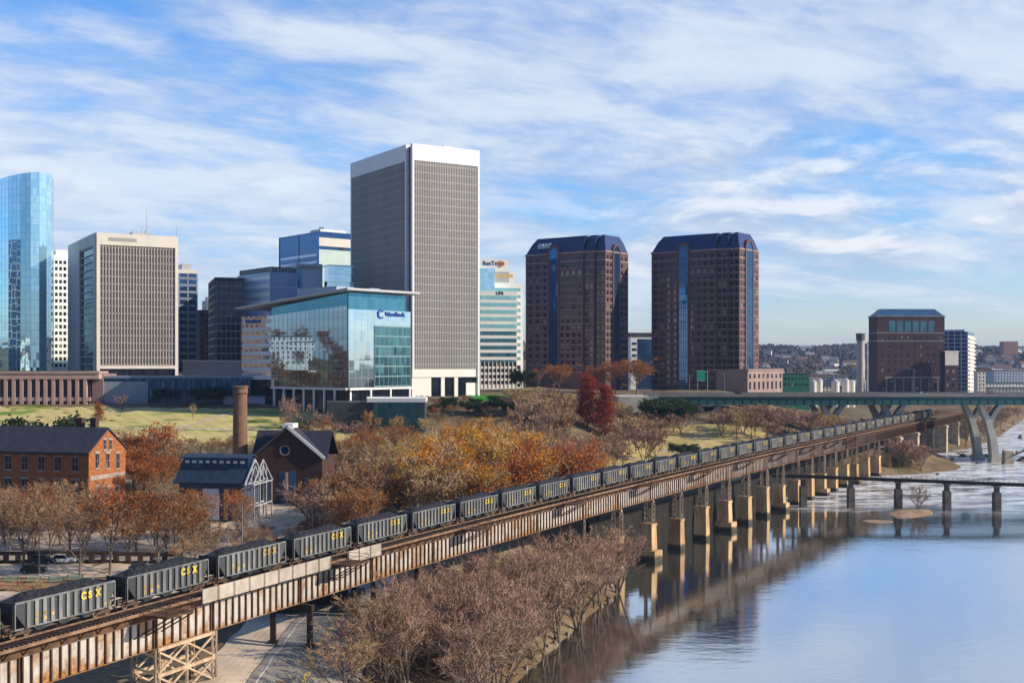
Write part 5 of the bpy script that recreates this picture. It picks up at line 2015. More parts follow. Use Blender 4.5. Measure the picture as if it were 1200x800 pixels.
def brown_tower(xl, xc, xs, xr, Y, yeave, ytop, ybase, label, letters, stripL, stripR, bayL, nsteps, lit_base):
    th = 53
    b = Block(xl, xc, xr, Y, th, yeave, ybase)
    root = thing('office_tower', (b.P[0], b.P[1], 28), label, 'office tower', 'twin brown towers')
    P = b.P
    dl, dr = b.L.d, b.R.d

    def c(a, bb):
        return (P[0] + dl[0] * a + dr[0] * bb, P[1] + dl[1] * a + dr[1] * bb)
    # serrated corner: from the long left face step by step round to the right face
    sL = b.L.u(xc) * 0
    A = b.L.w
    steps = []
    k = Face(P, (-dl[0], -dl[1]), b.L.n)
    s_w, s_d = 7.2, 1.7
    B = 27.0
    pts = [(A, 0)]
    edges = []
    a, bb = 0.0, 0.0
    faces = [('main', 0.0, A, 0.0)]
    pts.append((0, 0))
    for i in range(nsteps):
        bb += s_d
        pts.append((a, bb))
        faces.append(('step', a - s_w, a, bb))
        a -= s_w
        pts.append((a, bb))
    aR = a
    bR0 = bb
    pts.append((aR, bb + B))
    pts.append((A, bb + B))
    poly = [c(*p_) for p_ in pts]
    z0, z1 = b.z0 - 8, b.z1
    q = MB()
    q.prism(poly, z0, z1)
    q.build('wall', M_brick, root)
    q = MB()
    cx = sum(p_[0] for p_ in poly) / len(poly)
    cy = sum(p_[1] for p_ in poly) / len(poly)

    def scaled(f):
        return [(cx + (x - cx) * f, cy + (y - cy) * f) for x, y in poly]
    q.prism(scaled(1.018), z1, z1 + 0.9)
    q.prism(scaled(1.006), z1 - 4.9, z1 - 4.4)
    q.build('cornice', M_brickp, root)
    zt = wz(ytop, Y)
    # the mansard is broken into strips that step round the corner, with open slots between them
    ends = [(A, 0.45, 0.0)] + [(-0.45 - s_w * i, -s_w * (i + 1) + (0.45 if i < nsteps - 1 else 0.0), s_d * (i + 1)) for i in range(nsteps)]
    zb0 = z1 + 0.9
    for i, (a1_, a0_, b0_) in enumerate(ends):
        last, first = i == len(ends) - 1, i == 0
        bk = bb + B
        lo = [c(a1_, b0_ + 0.4), c(a0_, b0_ + 0.4), c(a0_, bk - 0.4), c(a1_, bk - 0.4)]
        sl_, sr_ = (6.0 if first else 0.7), (3.5 if last else 0.3)
        mid = [c(a1_ - sl_ * 0.55, b0_ + 2.6), c(a0_ + sr_ * 0.55, b0_ + 2.6), c(a0_ + sr_ * 0.55, bk - 2.6), c(a1_ - sl_ * 0.55, bk - 2.6)]
        hi = [c(a1_ - sl_, b0_ + 5.0), c(a0_ + sr_, b0_ + 5.0), c(a0_ + sr_, bk - 5.0), c(a1_ - sl_, bk - 5.0)]
        zm = zb0 + (zt - zb0) * 0.62
        q = MB()
        q.loft([(x, y, zb0) for x, y in lo][::-1], [(x, y, zm) for x, y in mid][::-1])
        q.loft([(x, y, zm) for x, y in mid][::-1], [(x, y, zt) for x, y in hi][::-1])
        q.build('mansard_roof', M_mans, root)
        if not last:
            q = MB()
            e0, e1 = c(a0_ - 0.45, b0_ + s_d + 0.3), c(a0_ - 0.45, bk - 3)
            q.bar((e0[0], e0[1], zb0 + 0.7), (e1[0], e1[1], zb0 + 0.7), 0.35, 1.4)
            q.build('roof_fin', M_brickp, root)
    # windows
    pitch = 4.35
    rows = int((z1 - b.z(ybase) - 5) / pitch)
    W = []
    facesF = []
    for nm, a0, a1, bo in faces:
        F = Face(c(a1, bo), (-dl[0], -dl[1]), b.L.n)         # u runs from the far (left) end to the near end
        facesF.append((nm, F, a1 - a0))
    FR = Face(c(aR, bR0), dr, b.R.n)

    def cols(F, u0, u1, n, w_=2.0):
        for i in range(n):
            u = u0 + (u1 - u0) * (i + 0.5) / n
            for j in range(rows):
                z = z1 - 1.2 - pitch * (j + 1) + 0.9
                h = 2.5
                if j == 0:
                    h = 2.7
                W.append((F, u - w_ / 2, u + w_ / 2, z, z + h))
    Fm, wm = facesF[0][1], facesF[0][2]
    s0, s1 = Fm.u(stripL[0]), Fm.u(stripL[1])
    cols(Fm, 0.8, s0 - 0.6, bayL)
    cols(Fm, s1 + 0.8, wm - 0.3, 4)
    for nm, F, w_ in facesF[1:]:
        cols(F, 0.3, w_ - 0.3, 2)
    r0, r1 = FR.u(stripR[0]), FR.u(stripR[1])
    cols(FR, 0.8, r0 - 1.0, 2)
    cols(FR, r1 + 1.0, min(FR.u(xr) - 0.4, B - 0.5), 2)
    # glazed bays with a round head that break up into the roof
    for F, u0, u1 in ((Fm, s0, s1), (FR, r0, r1)):
        q = MB()
        F.box(q, u0, u1, z0, z1 + 1.0, -0.5, 0.35)
        uc, rr_ = (u0 + u1) / 2, (u1 - u0) / 2
        arc = [(uc + rr_ * cos(pi * k_ / 12), z1 + 1.0 + rr_ * sin(pi * k_ / 12)) for k_ in range(13)]
        q.loft([F.pt(u, z, -7) for u, z in arc][::-1], [F.pt(u, z, 0.35) for u, z in arc][::-1])
        bay_ = q.build('glazed_bay', M_navy, root)
        q = MB()
        for j in range(rows + 1):
            F.box(q, u0, u1, z1 - pitch * j - 0.3, z1 - pitch * j, 0.35, 0.42)
        for k_ in range(1, 4):
            F.box(q, u0 + (u1 - u0) * k_ / 4 - 0.08, u0 + (u1 - u0) * k_ / 4 + 0.08, z0, z1, 0.35, 0.45)
        q.build('mullion', M_mans, bay_)
        q = MB()                                             # brick surround and arched gable
        for k_ in range(12):
            a0_, a1_ = pi * k_ / 12, pi * (k_ + 1) / 12
            ro = rr_ + 1.5
            q.hexa([F.pt(uc + r_ * cos(a_), z1 + 1.0 + r_ * sin(a_), o_) for (r_, a_) in ((rr_, a0_), (ro, a0_), (ro, a1_), (rr_, a1_)) for o_ in ()] or
                   [F.pt(uc + rr_ * cos(a0_), z1 + 1 + rr_ * sin(a0_), -6), F.pt(uc + ro * cos(a0_), z1 + 1 + ro * sin(a0_), -6),
                    F.pt(uc + ro * cos(a1_), z1 + 1 + ro * sin(a1_), -6), F.pt(uc + rr_ * cos(a1_), z1 + 1 + rr_ * sin(a1_), -6),
                    F.pt(uc + rr_ * cos(a0_), z1 + 1 + rr_ * sin(a0_), 0.7), F.pt(uc + ro * cos(a0_), z1 + 1 + ro * sin(a0_), 0.7),
                    F.pt(uc + ro * cos(a1_), z1 + 1 + ro * sin(a1_), 0.7), F.pt(uc + rr_ * cos(a1_), z1 + 1 + rr_ * sin(a1_), 0.7)])
        for ua, ub in ((u0 - 1.3, u0), (u1, u1 + 1.3)):
            F.box(q, ua, ub, z0, z1 + 1.0, -0.3, 0.6)
        q.build('arched_surround', M_brick, root)
    emit_windows(root, W, M_window)
    # floor bands
    q = MB()
    for nm, F, w_ in facesF + [('right', FR, B)]:
        for j in range(1, rows + 1):
            z = z1 - 1.2 - pitch * j + 0.35
            if nm == 'main':
                F.box(q, 0, s0 - 1.3, z, z + 0.3, -0.1, 0.10)
                F.box(q, s1 + 1.3, w_, z, z + 0.3, -0.1, 0.10)
            elif nm == 'right':
                F.box(q, 0, r0 - 1.3, z, z + 0.3, -0.1, 0.10)
                F.box(q, r1 + 1.3, w_, z, z + 0.3, -0.1, 0.10)
            else:
                F.box(q, 0, w_, z, z + 0.3, -0.1, 0.10)
    q.build('string_course', M_brickp, root)
    if letters:
        u, z = Fm.u(630.5), z1 + 4.2
        n = Vector((b.L.n[0], b.L.n[1], 0))
        text_mesh('sign', letters, 4.2, mat('sign_pale', (0.45, 0.58, 0.72), (0.4, 0.52, 0.68), 1, .5), root, Vector(Fm.pt(u, z, 0.1)), (-dl[0], -dl[1], 0),
                  (0, 0, 1), 0.5, 0.1)
    if lit_base:
        F = Face(FR.P, FR.d, FR.n)
        q = MB()
        u0, u1 = -3.0, F.u(905)
        q.hexa([F.pt(u0, z0, 7), F.pt(u1, z0, 7), F.pt(u1, z0, -20), F.pt(u0, z0, -20), F.pt(u0, b.z(434), 7), F.pt(u1, b.z(434), 7), F.pt(u1, b.z(434), -20), F.pt(u0, b.z(434), -20)])
        F.box(q, u0 - 0.6, u1 + 0.6, b.z(434), b.z(432.4), -20, 7.6)
        q.build('podium', M_brickp, root)
        for i in range(8):
            q = MB()
            u = u0 + (u1 - u0) * (i + 0.5) / 8
            for (ya, yb) in ((443, 438), (456, 447)):
                F.box(q, u - 1.3, u + 1.3, b.z(ya), b.z(yb), 6.8, 7.08)
            q.build('window', M_window, root)
    return root


brown_tower(616, 683, 718, 738.5, 745, 296, 275, 452, 'left of two brown mansard-roofed towers, pale letters on its blue roof', 'BB&T', (644, 654), (719, 725.5), 3, 2, False)
brown_tower(763.5, 838.5, 864, 891, 735, 293, 272, 460, 'right of two brown mansard-roofed towers, its right face and base lit pink by the sun', None, (796, 806), (874, 881.5), 4, 2, True)

# -- brick tower with blue hipped roof across the river bend
M_dbrick = mat('maroon_brick', (0.07, 0.033, 0.04), (0.052, 0.027, 0.036), 0.05, 0.85)
M_bluer = mat('blue_roof_metal', (0.045, 0.12, 0.24), (0.04, 0.10, 0.20), 0.2, 0.4, metal=0.3)
b = Block(1018, 1028, 1107, 1000, 4, 371, 462)
t = thing('office_tower', (b.P[0], b.P[1], 15), 'maroon brick block with blue hipped roof beyond the right end of the road bridge', 'office tower')
shell(t, b, M_dbrick, base=8)
q = MB()
lo_, hi_ = b.foot(0.5), b.foot(6.0)
q.loft([(x, y, b.z1 + 1.0) for x, y in lo_], [(x, y, b.z(361.5)) for x, y in hi_])
q.build('roof', M_bluer, t)
q = MB()
q.prism(b.foot(-0.6), b.z1, b.z1 + 1.0)
for y in (390, 399.5):
    q.prism(b.foot(-0.25), b.z(y) - 0.4, b.z(y) + 0.5)
b.R.box(q, b.R.u(1036), b.R.w, b.z(443), b.z(441), -0.3, 0.3)
for px in range(1038, 1108, 10):
    b.R.box(q, b.R.u(px), b.R.u(px + 1.5), 8, b.z(441), -0.3, 0.3)
q.build('stone_band', mat('dull_stone', (0.26, 0.24, 0.25), (0.2, 0.18, 0.19), 0.2, 0.85), t)
W = []
for px in np.arange(1042, 1094, 9.2):
    W.append((b.R, b.R.u(px), b.R.u(px + 6.8), b.z(388.5), b.z(376)))
emit_windows(t, W, M_teal2)
W = []
for px in np.arange(1033, 1106, 7.6):
    for y in (394, 404.5, 413.5, 422.5, 431.5):
        W.append((b.R, b.R.u(px), b.R.u(px + 2.4), b.z(y + 4.2), b.z(y)))
    W.append((b.R, b.R.u(px + 1), b.R.u(px + 6), b.z(457), b.z(446)))
emit_windows(t, W, M_window)
b2 = Block(1102, 1107.5, 1123, 990, 4, 412, 462)
q = MB()
q.prism(b2.foot(), 8, b2.z(412))
q.build('lower_wing', M_dbrick, t)
q = MB()
b2.R.box(q, 0, b2.R.w, b2.z(428), b2.z(412), -0.3, 0.3)
b2.R.box(q, -0.3, b2.R.w + 0.3, b2.z(413), b2.z(411), -0.3, 0.5)
q.build('stone_storey', M_offw, t)
W = [(b2.R, b2.R.u(p_), b2.R.u(p_ + 3.6), b2.z(427), b2.z(419)) for p_ in (1109.5, 1116.5)]
W += [(b2.R, b2.R.u(p_), b2.R.u(p_ + 4), b2.z(y + 4), b2.z(y)) for p_ in (1109, 1116) for y in (433, 441, 449)]
emit_windows(t, [(F, u0, u1, a, c_) for F, u0, u1, a, c_ in W], M_window, deep=0.05)

b = Block(1096, 1134, 1141.5, 1080, 62, 388.5, 462)
t = thing('apartment_tower', (b.P[0], b.P[1], 15), 'blue glass apartment tower with white balcony side right of the maroon brick block', 'apartment tower')
shell(t, b, M_navy, base=6)
q = MB()
bands(q, b.L, 0, b.L.w, b.z(458), b.z1, 3.6, 0.5, -0.1, 0.15, 0)
fins(q, b.L, 0, b.L.w, 6, b.z1, 5.5, 0.5, -0.1, 0.2, 0)
q.build('facade_grid', M_silv, t)
q = MB()
b.R.box(q, 0, b.R.w, 6, b.z(393), -0.3, 0.3)
for z in np.arange(b.z(458), b.z(394), 3.6):
    b.R.box(q, 1, b.R.w, z, z + 1.1, 0.3, 1.8)
q.build('balcony_front', M_offw, t)
q = MB()
b.L.box(q, 3, b.L.w - 6, b.z1, b.z1 + 2.0, -12, -4)
q.build('roof_plant', M_gal2, t)

# -- shot tower, green shed, pale silos
x, y = wx(1008.5, 1100), 1100
t = thing('brick_chimney', (x, y, 15), 'tall slim grey chimney with dark cap standing left of the maroon brick block', 'chimney')
q = MB()
q.tube((x, y, 5), (x, y, wz(399, y)), 3.9, 3.5, 14)
q.build('shaft', mat('grey_render', (0.52, 0.48, 0.46), (0.42, 0.39, 0.38), 0.3, 0.9), t)
q = MB()
q.tube((x, y, wz(399, y)), (x, y, wz(390.5, y)), 3.9, 4.3, 14)
q.build('cap', mat('sooty_cap', (0.12, 0.11, 0.11), (0.16, 0.15, 0.14), 0.5, 0.9), t)
x, y = wx(1016, 1250), 1250
t = thing('brick_chimney', (x, y, 15), 'short thin chimney half hidden right of the tall slim one', 'chimney')
q = MB()
q.tube((x, y, 5), (x, y, wz(405, y)), 1.3, 1.0, 10)
q.tube((x, y, wz(405, y)), (x, y, wz(402.5, y)), 1.35, 1.35, 10)
q.build('shaft', M_grey, t)

b = Block(900, 908, 949, 850, 5, 438, 462)
t = thing('warehouse', (b.P[0], b.P[1], 15), 'green warehouse with rows of dark windows right of the brown towers, above the bridge', 'warehouse')
shell(t, b, mat('green_sheet', (0.015, 0.13, 0.09), (0.012, 0.11, 0.075), 0.2, 0.6), base=8)
W = [(b.R, b.R.u(p_), b.R.u(p_ + 2.2), b.z(y + 3.2), b.z(y)) for p_ in np.arange(911, 947, 4.2) for y in (442, 449)]
emit_windows(t, W, M_window)
q = MB()
b.R.box(q, -0.5, b.R.w + .5, b.z1, b.z1 + 0.5, -20, 0.4)
q.build('roof', M_roofd, t)
for k_, (px, r_) in enumerate(((953, 2.4), (960, 2.6), (979, 3.0), (991, 2.6), (998, 2.6))):
    y = 900 + k_ * 4
    x = wx(px, y)
    t = thing('silo', (x, y, 12), 'pale cylindrical silo above the bridge between green warehouse and slim chimney', 'silo', 'pale silos')
    q = MB()
    q.tube((x, y, 8), (x, y, wz(447 - (k_ % 2) * 2, y)), r_, r_, 16)
    q.build('drum', M_offw, t)
    q = MB()
    q.tube((x, y, wz(447 - (k_ % 2) * 2, y)), (x, y, wz(445 - (k_ % 2) * 2, y)), r_ * 1.03, r_ * 0.3, 16)
    q.build('roof', M_gal2, t)

# -- far hillside: woods and houses
hw = MB()
r = random.Random(77)
for i in range(5200):
    Y = 1500 + 2100 * r.random() ** 0.8
    px = r.uniform(880, 1250) if r.random() < 0.75 else r.uniform(-60, 880)
    x = wx(px, Y)
    if shore_dist([x], [Y])[0] < 15:
        continue
    z = gz(x, Y)
    s = r.uniform(4, 9)
    h = r.uniform(8, 15)
    # a ragged clump: a low cone of jittered facets
    n = 7
    ring0 = [(x + s * r.uniform(.7, 1.2) * cos(2 * pi * j / n), Y + s * r.uniform(.7, 1.2) * sin(2 * pi * j / n), z + h * r.uniform(.1, .35)) for j in range(n)]
    ring1 = [(x + s * r.uniform(.5, .9) * cos(2 * pi * j / n + .4), Y + s * r.uniform(.5, .9) * sin(2 * pi * j / n + .4), z + h * r.uniform(.6, .85)) for j in range(n)]
    topv = (x + r.uniform(-1, 1), Y, z + h)
    hw.loft(ring0, ring1, cap=False)
    for j in range(n):
        hw.face([ring1[j], ring1[(j + 1) % n], topv])
o = hw.build('distant_wood', mat('distant_wood_foliage', (0.05, 0.045, 0.04), (0.08, 0.065, 0.055), 0.05, 0.95, coord='World'))
o['kind'] = 'stuff'

HM = [M_white, M_offw, mat('pinkish_render', (0.42, 0.24, 0.18), (0.36, 0.2, 0.15), .2, .9), mat('pale_blue_render', (0.4, 0.46, 0.55), (0.36, 0.42, 0.5), .2, .9), M_grey]
RM = [M_roofd, mat('brown_shingle', (0.16, 0.10, 0.08), (0.12, 0.08, 0.07), .3, .9), mat('grey_shingle', (0.24, 0.24, 0.26), (0.2, 0.2, 0.22), .3, .9)]
protos = {}


def house(x, y, z, w_, d_, h, rot, im, ir, label, group, flat=False):
    key = (round(w_), round(d_), round(h), im, ir, flat)
    root = thing('house' if not flat else 'commercial_building', (x, y, z), label, 'house' if not flat else 'building', group, local=True)
    root.rotation_euler = (0, 0, rot)
    if key not in protos:
        w_, d_, h = key[:3]
        q = MB()
        q.box(-w_ / 2, w_ / 2, -d_ / 2, d_ / 2, -4, h)
        if not flat:
            q.hexa([(-w_ / 2, -d_ / 2, h), (w_ / 2, -d_ / 2, h), (w_ / 2, d_ / 2, h), (-w_ / 2, d_ / 2, h),
                    (-w_ / 2, -0.05, h + d_ * .38), (w_ / 2, -0.05, h + d_ * .38), (w_ / 2, 0.05, h + d_ * .38), (-w_ / 2, 0.05, h + d_ * .38)])
        for zz in np.arange(1.2, h - 1.5, 3.2):
            n = max(2, int(w_ / 3.2))
            for i in range(n):
                u = -w_ / 2 + w_ * (i + .5) / n
                q.box(u - .6, u + .6, -d_ / 2 - .05, -d_ / 2 + .1, zz, zz + 1.6, 1)
        rf = MB()
        if flat:
            rf.box(-w_ / 2 - .3, w_ / 2 + .3, -d_ / 2 - .3, d_ / 2 + .3, h, h + .8)
        else:
            for sg_ in (-1, 1):
                e = d_ / 2 + .5
                rf.hexa([(-w_ / 2 - .4, sg_ * e, h - .35), (w_ / 2 + .4, sg_ * e, h - .35), (w_ / 2 + .4, 0, h + d_ * .38 + .05), (-w_ / 2 - .4, 0, h + d_ * .38 + .05),
                         (-w_ / 2 - .4, sg_ * e, h - .05), (w_ / 2 + .4, sg_ * e, h - .05), (w_ / 2 + .4, 0, h + d_ * .38 + .4), (-w_ / 2 - .4, 0, h + d_ * .38 + .4)])
        a = q.build('wall', [HM[im], M_window], root, off=(0, 0, 0))
        c_ = rf.build('roof', RM[ir], root, off=(0, 0, 0))
        protos[key] = (a.data, c_.data)
    else:
        for nm, ms in zip(('wall', 'roof'), protos[key]):
            o = bpy.data.objects.new(nm, ms)
            C.objects.link(o)
            o.parent = root
    return root


for i in range(150):
    Y = r.uniform(1350, 2900)
    px = r.choice((r.uniform(893, 1022), r.uniform(1125, 1215), r.uniform(1125, 1215)))
    x = wx(px, Y)
    if shore_dist([x], [Y])[0] < 25:
        continue
    house(x, Y, gz(x, Y) + 2.5, r.choice((12, 16, 24)), r.choice((9, 11)), r.choice((7, 9, 12)), r.uniform(-.6, .6), r.choice((0, 0, 1, 2, 3, 4)), r.choice((0, 1, 2)),
          'small house among the woods of the far hillside', 'houses on the far hillside')
for (px, Y, w_, d_, h, im, lab) in ((912, 1300, 34, 18, 11, 2, 'low reddish building left of the slim chimney at the foot of the hills'), (935, 1250, 40, 16, 9, 4, 'low grey building behind the green warehouse'),
                                    (967, 1060, 16, 12, 13, 1, 'cream boxy building between the pale silos'), (985, 1150, 40, 20, 10, 0, 'white flat-roofed building left of the slim chimney'),
                                    (1163, 1200, 60, 26, 13, 0, 'long white flat-roofed building right of the glass apartment tower'), (1148, 1050, 7, 8, 26, 1, 'narrow cream stair block at the right end of the bridge'),
                                    (1152, 1420, 14, 14, 26, 2, 'pinkish cube building on the right below the hills'), (1190, 1350, 60, 24, 24, 3, 'pale blue office by the right picture edge'),
                                    (1190, 1120, 50, 20, 10, 4, 'grey low building by the right picture edge behind the bridge'), (1182, 2500, 30, 20, 34, 2, 'pink apartment block on the crest of the far right hill'),
                                    (1135, 1000, 30, 14, 8, 4, 'low dark building below the glass apartment tower'), (1015, 1000, 24, 14, 9, 1, 'pale shed at the foot of the slim chimney'),
                                    (1000, 1500, 30, 20, 12, 0, 'white building behind the slim chimney')):
    x = wx(px, Y)
    house(x, Y, gz(x, Y), w_, d_, h, 0.05, im, 0, lab, None, flat=True)

# ------------------------------------------------------------------ glass office with sloping roof
b = Block(318.5, 408, 480.5, 500, 50, 346, 470)
t = thing('office_building', (b.P[0], b.P[1], 28), 'broad mirrored glass office under a thin sloping roof, blue company sign on its right front', 'office building')
L, R = b.L, b.R
zN, zF = b.z(341.5), b.z(341.5) - 5.0
zg_ = b.z(454.5)
M_soff = glass('soffit_shade_glass', (0.07, 0.26, 0.38), (0.04, 0.18, 0.30), rough=0.1, wav=0.02, metal=0.6)
q = MB()
cs = b.foot(0.3)
q.prism(cs, b.z0 - 4, b.z(363))
q.build('core', M_dglass, t)
# left front: smoked mirror panes; right front: pale mirror panes and green office windows
def zroof(F, u):
    return (zN - (zN - zF) * u / L.w) if F is L else zN


q = MB()
q.hexa([L.pt(0.4, zg_, 0.3), L.pt(L.w, zg_, 0.3), L.pt(L.w, zg_, -0.3), L.pt(0.4, zg_, -0.3),
        L.pt(0.4, b.z(358), 0.3), L.pt(L.w, b.z(366), 0.3), L.pt(L.w, b.z(366), -0.3), L.pt(0.4, b.z(358), -0.3)])
q.build('mirror_front', M_mirror, t)
q = MB()
q.hexa([L.pt(0.4, b.z(358), 0.1), L.pt(L.w, b.z(366), 0.1), L.pt(L.w, b.z(366), -6), L.pt(0.4, b.z(358), -6),
        L.pt(0.4, zN - 0.4, 0.1), L.pt(L.w, zF - 0.4, 0.1), L.pt(L.w, zF - 0.4, -6), L.pt(0.4, zN - 0.4, -6)])
R.box(q, 0.1, R.w - 3.0, b.z(362), zN - 0.4, -6, 0.1)
q.build('clerestory', M_soff, t)  # teal band stands for the roof overhang's shadow and soffit reflection
q = MB()
for u in np.arange(3.0, L.w, 3.0):
    L.box(q, u - 0.05, u + 0.05, zg_, b.z(358) - (b.z(358) - b.z(366)) * u / L.w, 0.28, 0.36)
for z in np.arange(zg_ + 4.2, b.z(366), 4.2):
    L.box(q, 0.4, L.w, z - 0.05, z + 0.05, 0.28, 0.35)
q.build('mullion', M_navy, t)
q = MB()
R.box(q, 0.0, R.w, zg_, b.z(362), -0.3, 0.3)
q.build('pale_front', M_clear, t)
ug = R.u(438)
q = MB()
R.box(q, ug, R.w - 0.3, zg_ + 0.2, b.z(381), -0.3, 0.5)
gw = q.build('office_windows', M_teal2, t)
q = MB()
n = 6
for i in range(n + 1):
    z = zg_ + 0.2 + (b.z(381) - zg_ - 0.4) * i / n
    R.box(q, ug, R.w - 0.3, z, z + 0.45, 0.45, 0.62)
for u in np.linspace(ug, R.w - 0.3, 9):
    R.box(q, u - 0.07, u + 0.07, zg_ + 0.2, b.z(381), 0.45, 0.6)
q.build('spandrel', mat('grey_green_panel', (0.22, 0.36, 0.38), (0.18, 0.3, 0.32), .3, .5), gw)
q = MB()
for u in np.linspace(0.2, ug, 5):
    R.box(q, u - 0.06, u + 0.06, zg_, b.z(362), 0.28, 0.36)
for z in np.arange(zg_ + 4.2, b.z(364), 4.2):
    R.box(q, 0.1, ug, z - 0.05, z + 0.05, 0.28, 0.35)
q.build('mullion', M_mull, t)
# roof: a thin blade oversailing both fronts
q = MB()
a0, a1 = L.pt(-5, 0, 4.0), L.pt(L.w + 26, 0, 4.0)
corner = lambda u, v: (b.P[0] + R.d[0] * u + L.d[0] * v, b.P[1] + R.d[1] * u + L.d[1] * v)
sl_ = (zN - zF) / L.w
rp = [corner(-4, -4), corner(R.w + 2.2, -4), corner(R.w + 2.2, L.w + 21), corner(-4, L.w + 21)]
zr = [zN + 4 * sl_, zN + 4 * sl_, zN - (L.w + 21) * sl_ * 0.8, zN - (L.w + 21) * sl_ * 0.8]
q.loft([(p_[0], p_[1], z) for p_, z in zip(rp, zr)], [(p_[0], p_[1], z + 0.9) for p_, z in zip(rp, zr)])
q.build('roof', mat('pale_roof_blade', (0.48, 0.50, 0.52), (0.42, 0.44, 0.46), .1, .5), t)
q = MB()
for (u0, u1, v0, v1, h) in ((6, 16, 14, 40, 3.6), (18, 24, 6, 12, 2.2), (6, 14, 44, 54, 2.6)):
    p_ = [corner(u0, v0), corner(u1, v0), corner(u1, v1), corner(u0, v1)]
    q.prism(p_, zN - 6, zN + 0.9 + h - v0 * sl_)
q.build('roof_plant', mat('plant_screen_blue', (0.34, 0.42, 0.52), (0.28, 0.36, 0.46), .3, .5), t)
# set-back left wing with strip windows
wing = Face(corner(1.5, L.w), L.d, L.n)
uw = wing.u(283)
q = MB()
q.prism([wing.pt(0, 0, 0)[:2], wing.pt(0, 0, -20)[:2], wing.pt(uw, 0, -20)[:2], wing.pt(uw, 0, 0)[:2]][::-1], b.z0 - 4, b.z(366))
q.build('wing', M_mirror, t)
q = MB()
for i, z in enumerate(np.arange(b.z(446), b.z(372), 3.6)):
    wing.box(q, 2.0, uw - 1, z, z + 1.9, -0.2, 0.25)
wing.box(q, 0, uw, b.z0 - 4, b.z(446), -0.2, 0.4, 1)
q.build('spandrel', [mat('wing_white_panel', (0.70, 0.74, 0.78), (0.62, 0.66, 0.72), .08, .5), M_dglass], t)
q = MB()
wing.box(q, -3.0, 0.5, b.z0 - 4, b.z(362), -2, 1.2)
q.build('corner_slot', M_navy, t)
# ground storey: recessed glass, slab edge and columns
q = MB()
R.box(q, -2, R.w + 1, zg_ - 0.9, zg_ - 0.02, -4, 0.8)
L.box(q, -2, L.w, zg_ - 0.9, zg_ - 0.02, -4, 0.8)
q.build('slab_edge', M_white, t)
for F, us in ((R, np.linspace(1, R.w - 0.6, 4)), (L, np.linspace(8, L.w - 2, 7))):
    for u in us:
        q = MB()
        F.box(q, u - 0.4, u + 0.4, b.z0 - 5, zg_ - 0.9, -0.2, 0.6)
        q.build('column', M_white, t)
bl = (R.d[0], R.d[1], 0)
M_sign = mat('sign_blue', (0.012, 0.07, 0.30), (0.015, 0.08, 0.33), 1, .4)
us = R.u(450.5)
text_mesh('sign', 'WestRock', 2.75, M_sign, t, R.pt(us, b.z(368.6), 0.55), bl, (0, 0, 1), 0.15, 0.07)
q = MB()
uc, zc_ = R.u(445.6), b.z(366.6)
for k_ in range(14):
    a0_, a1_ = radians(45 + 270 * k_ / 14), radians(45 + 270 * (k_ + 1) / 14)
    f = [(1.25, a0_), (2.05, a0_), (2.05, a1_), (1.25, a1_)]
    q.hexa([R.pt(uc + r_ * cos(a_), zc_ + r_ * sin(a_), 0.35) for r_, a_ in f] + [R.pt(uc + r_ * cos(a_), zc_ + r_ * sin(a_), 0.7) for r_, a_ in f])
q.build('sign_emblem', M_sign, t)
text_mesh('sign', 'WestRock', 2.6, M_sign, t, wing.pt(uw * 0.86, b.z(374.5), 0.5), (-L.d[0], -L.d[1], 0), (0, 0, 1), 0.15, 0.05)

# terrace in front
tp = [(wx(383, 482), 482), (wx(498, 480), 480), (wx(500, 502), 502), (wx(383, 505), 505)]
t2 = thing('terrace', (tp[0][0], tp[0][1], 22), 'low terrace block with white slab edge and green glass below the mirrored glass office', 'terrace')
q = MB()
q.prism(tp, 14, wz(471, 482))
q.build('wall', mat('dark_terrace_wall', (0.05, 0.06, 0.065), (0.07, 0.08, 0.085), .3, .8), t2)
q = MB()
q.prism([(wx(430, 480), 480.0), (wx(499, 479), 479.0), (wx(501, 503), 503), (wx(430, 505), 505)], wz(471, 482) + 0.01, wz(466.5, 482))
q.build('slab', M_white, t2)
q = MB()
q.box(wx(438, 480), wx(496, 480), 479.2, 479.8, 15, wz(472, 480))
q.build('glass_front', M_teal2, t2)

# -- pink arcaded building at the left
b = Block(-70, -65, 106, 534, 2, 436, 478)
t = thing('arcade_building', (b.P[0], b.P[1], 28), 'long pinkish arcaded building with tall dark openings at the left above the lawn', 'building')
shell(t, b, M_dglass, name='core', ins=0.8)
M_pink = mat('pink_precast', (0.50, 0.35, 0.30), (0.44, 0.30, 0.26), 0.15, 0.85)
q = MB()
F = b.R
F.box(q, -0.5, F.w + 4, b.z(444), b.z(436), -12, 0.9)
F.box(q, -0.8, F.w + 4.4, b.z(437.2), b.z(435), -12, 1.4)
F.box(q, 0, F.w, b.z(470), b.z(465.5), -0.9, 0.5)
F.box(q, 0, F.w, b.z0 - 3, b.z(475), -0.9, 0.5)
q.build('entablature', M_pink, t)
for px in np.arange(-58, 108, 9.3):
    q = MB()
    u = F.u(px)
    F.box(q, u - 0.75, u + 0.75, b.z0 - 3, b.z(443.9), -0.9, 0.7)
    q.build('pier', M_pink, t)
q = MB()
q.prism(b.foot(2), b.z(436), b.z(434.5))
q.build('roof', M_roofd, t)
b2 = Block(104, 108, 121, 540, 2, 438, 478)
shell(t, b2, mat('shaded_pink', (0.30, 0.20, 0.19), (0.26, 0.17, 0.16), .2, .9), name='end_wing')

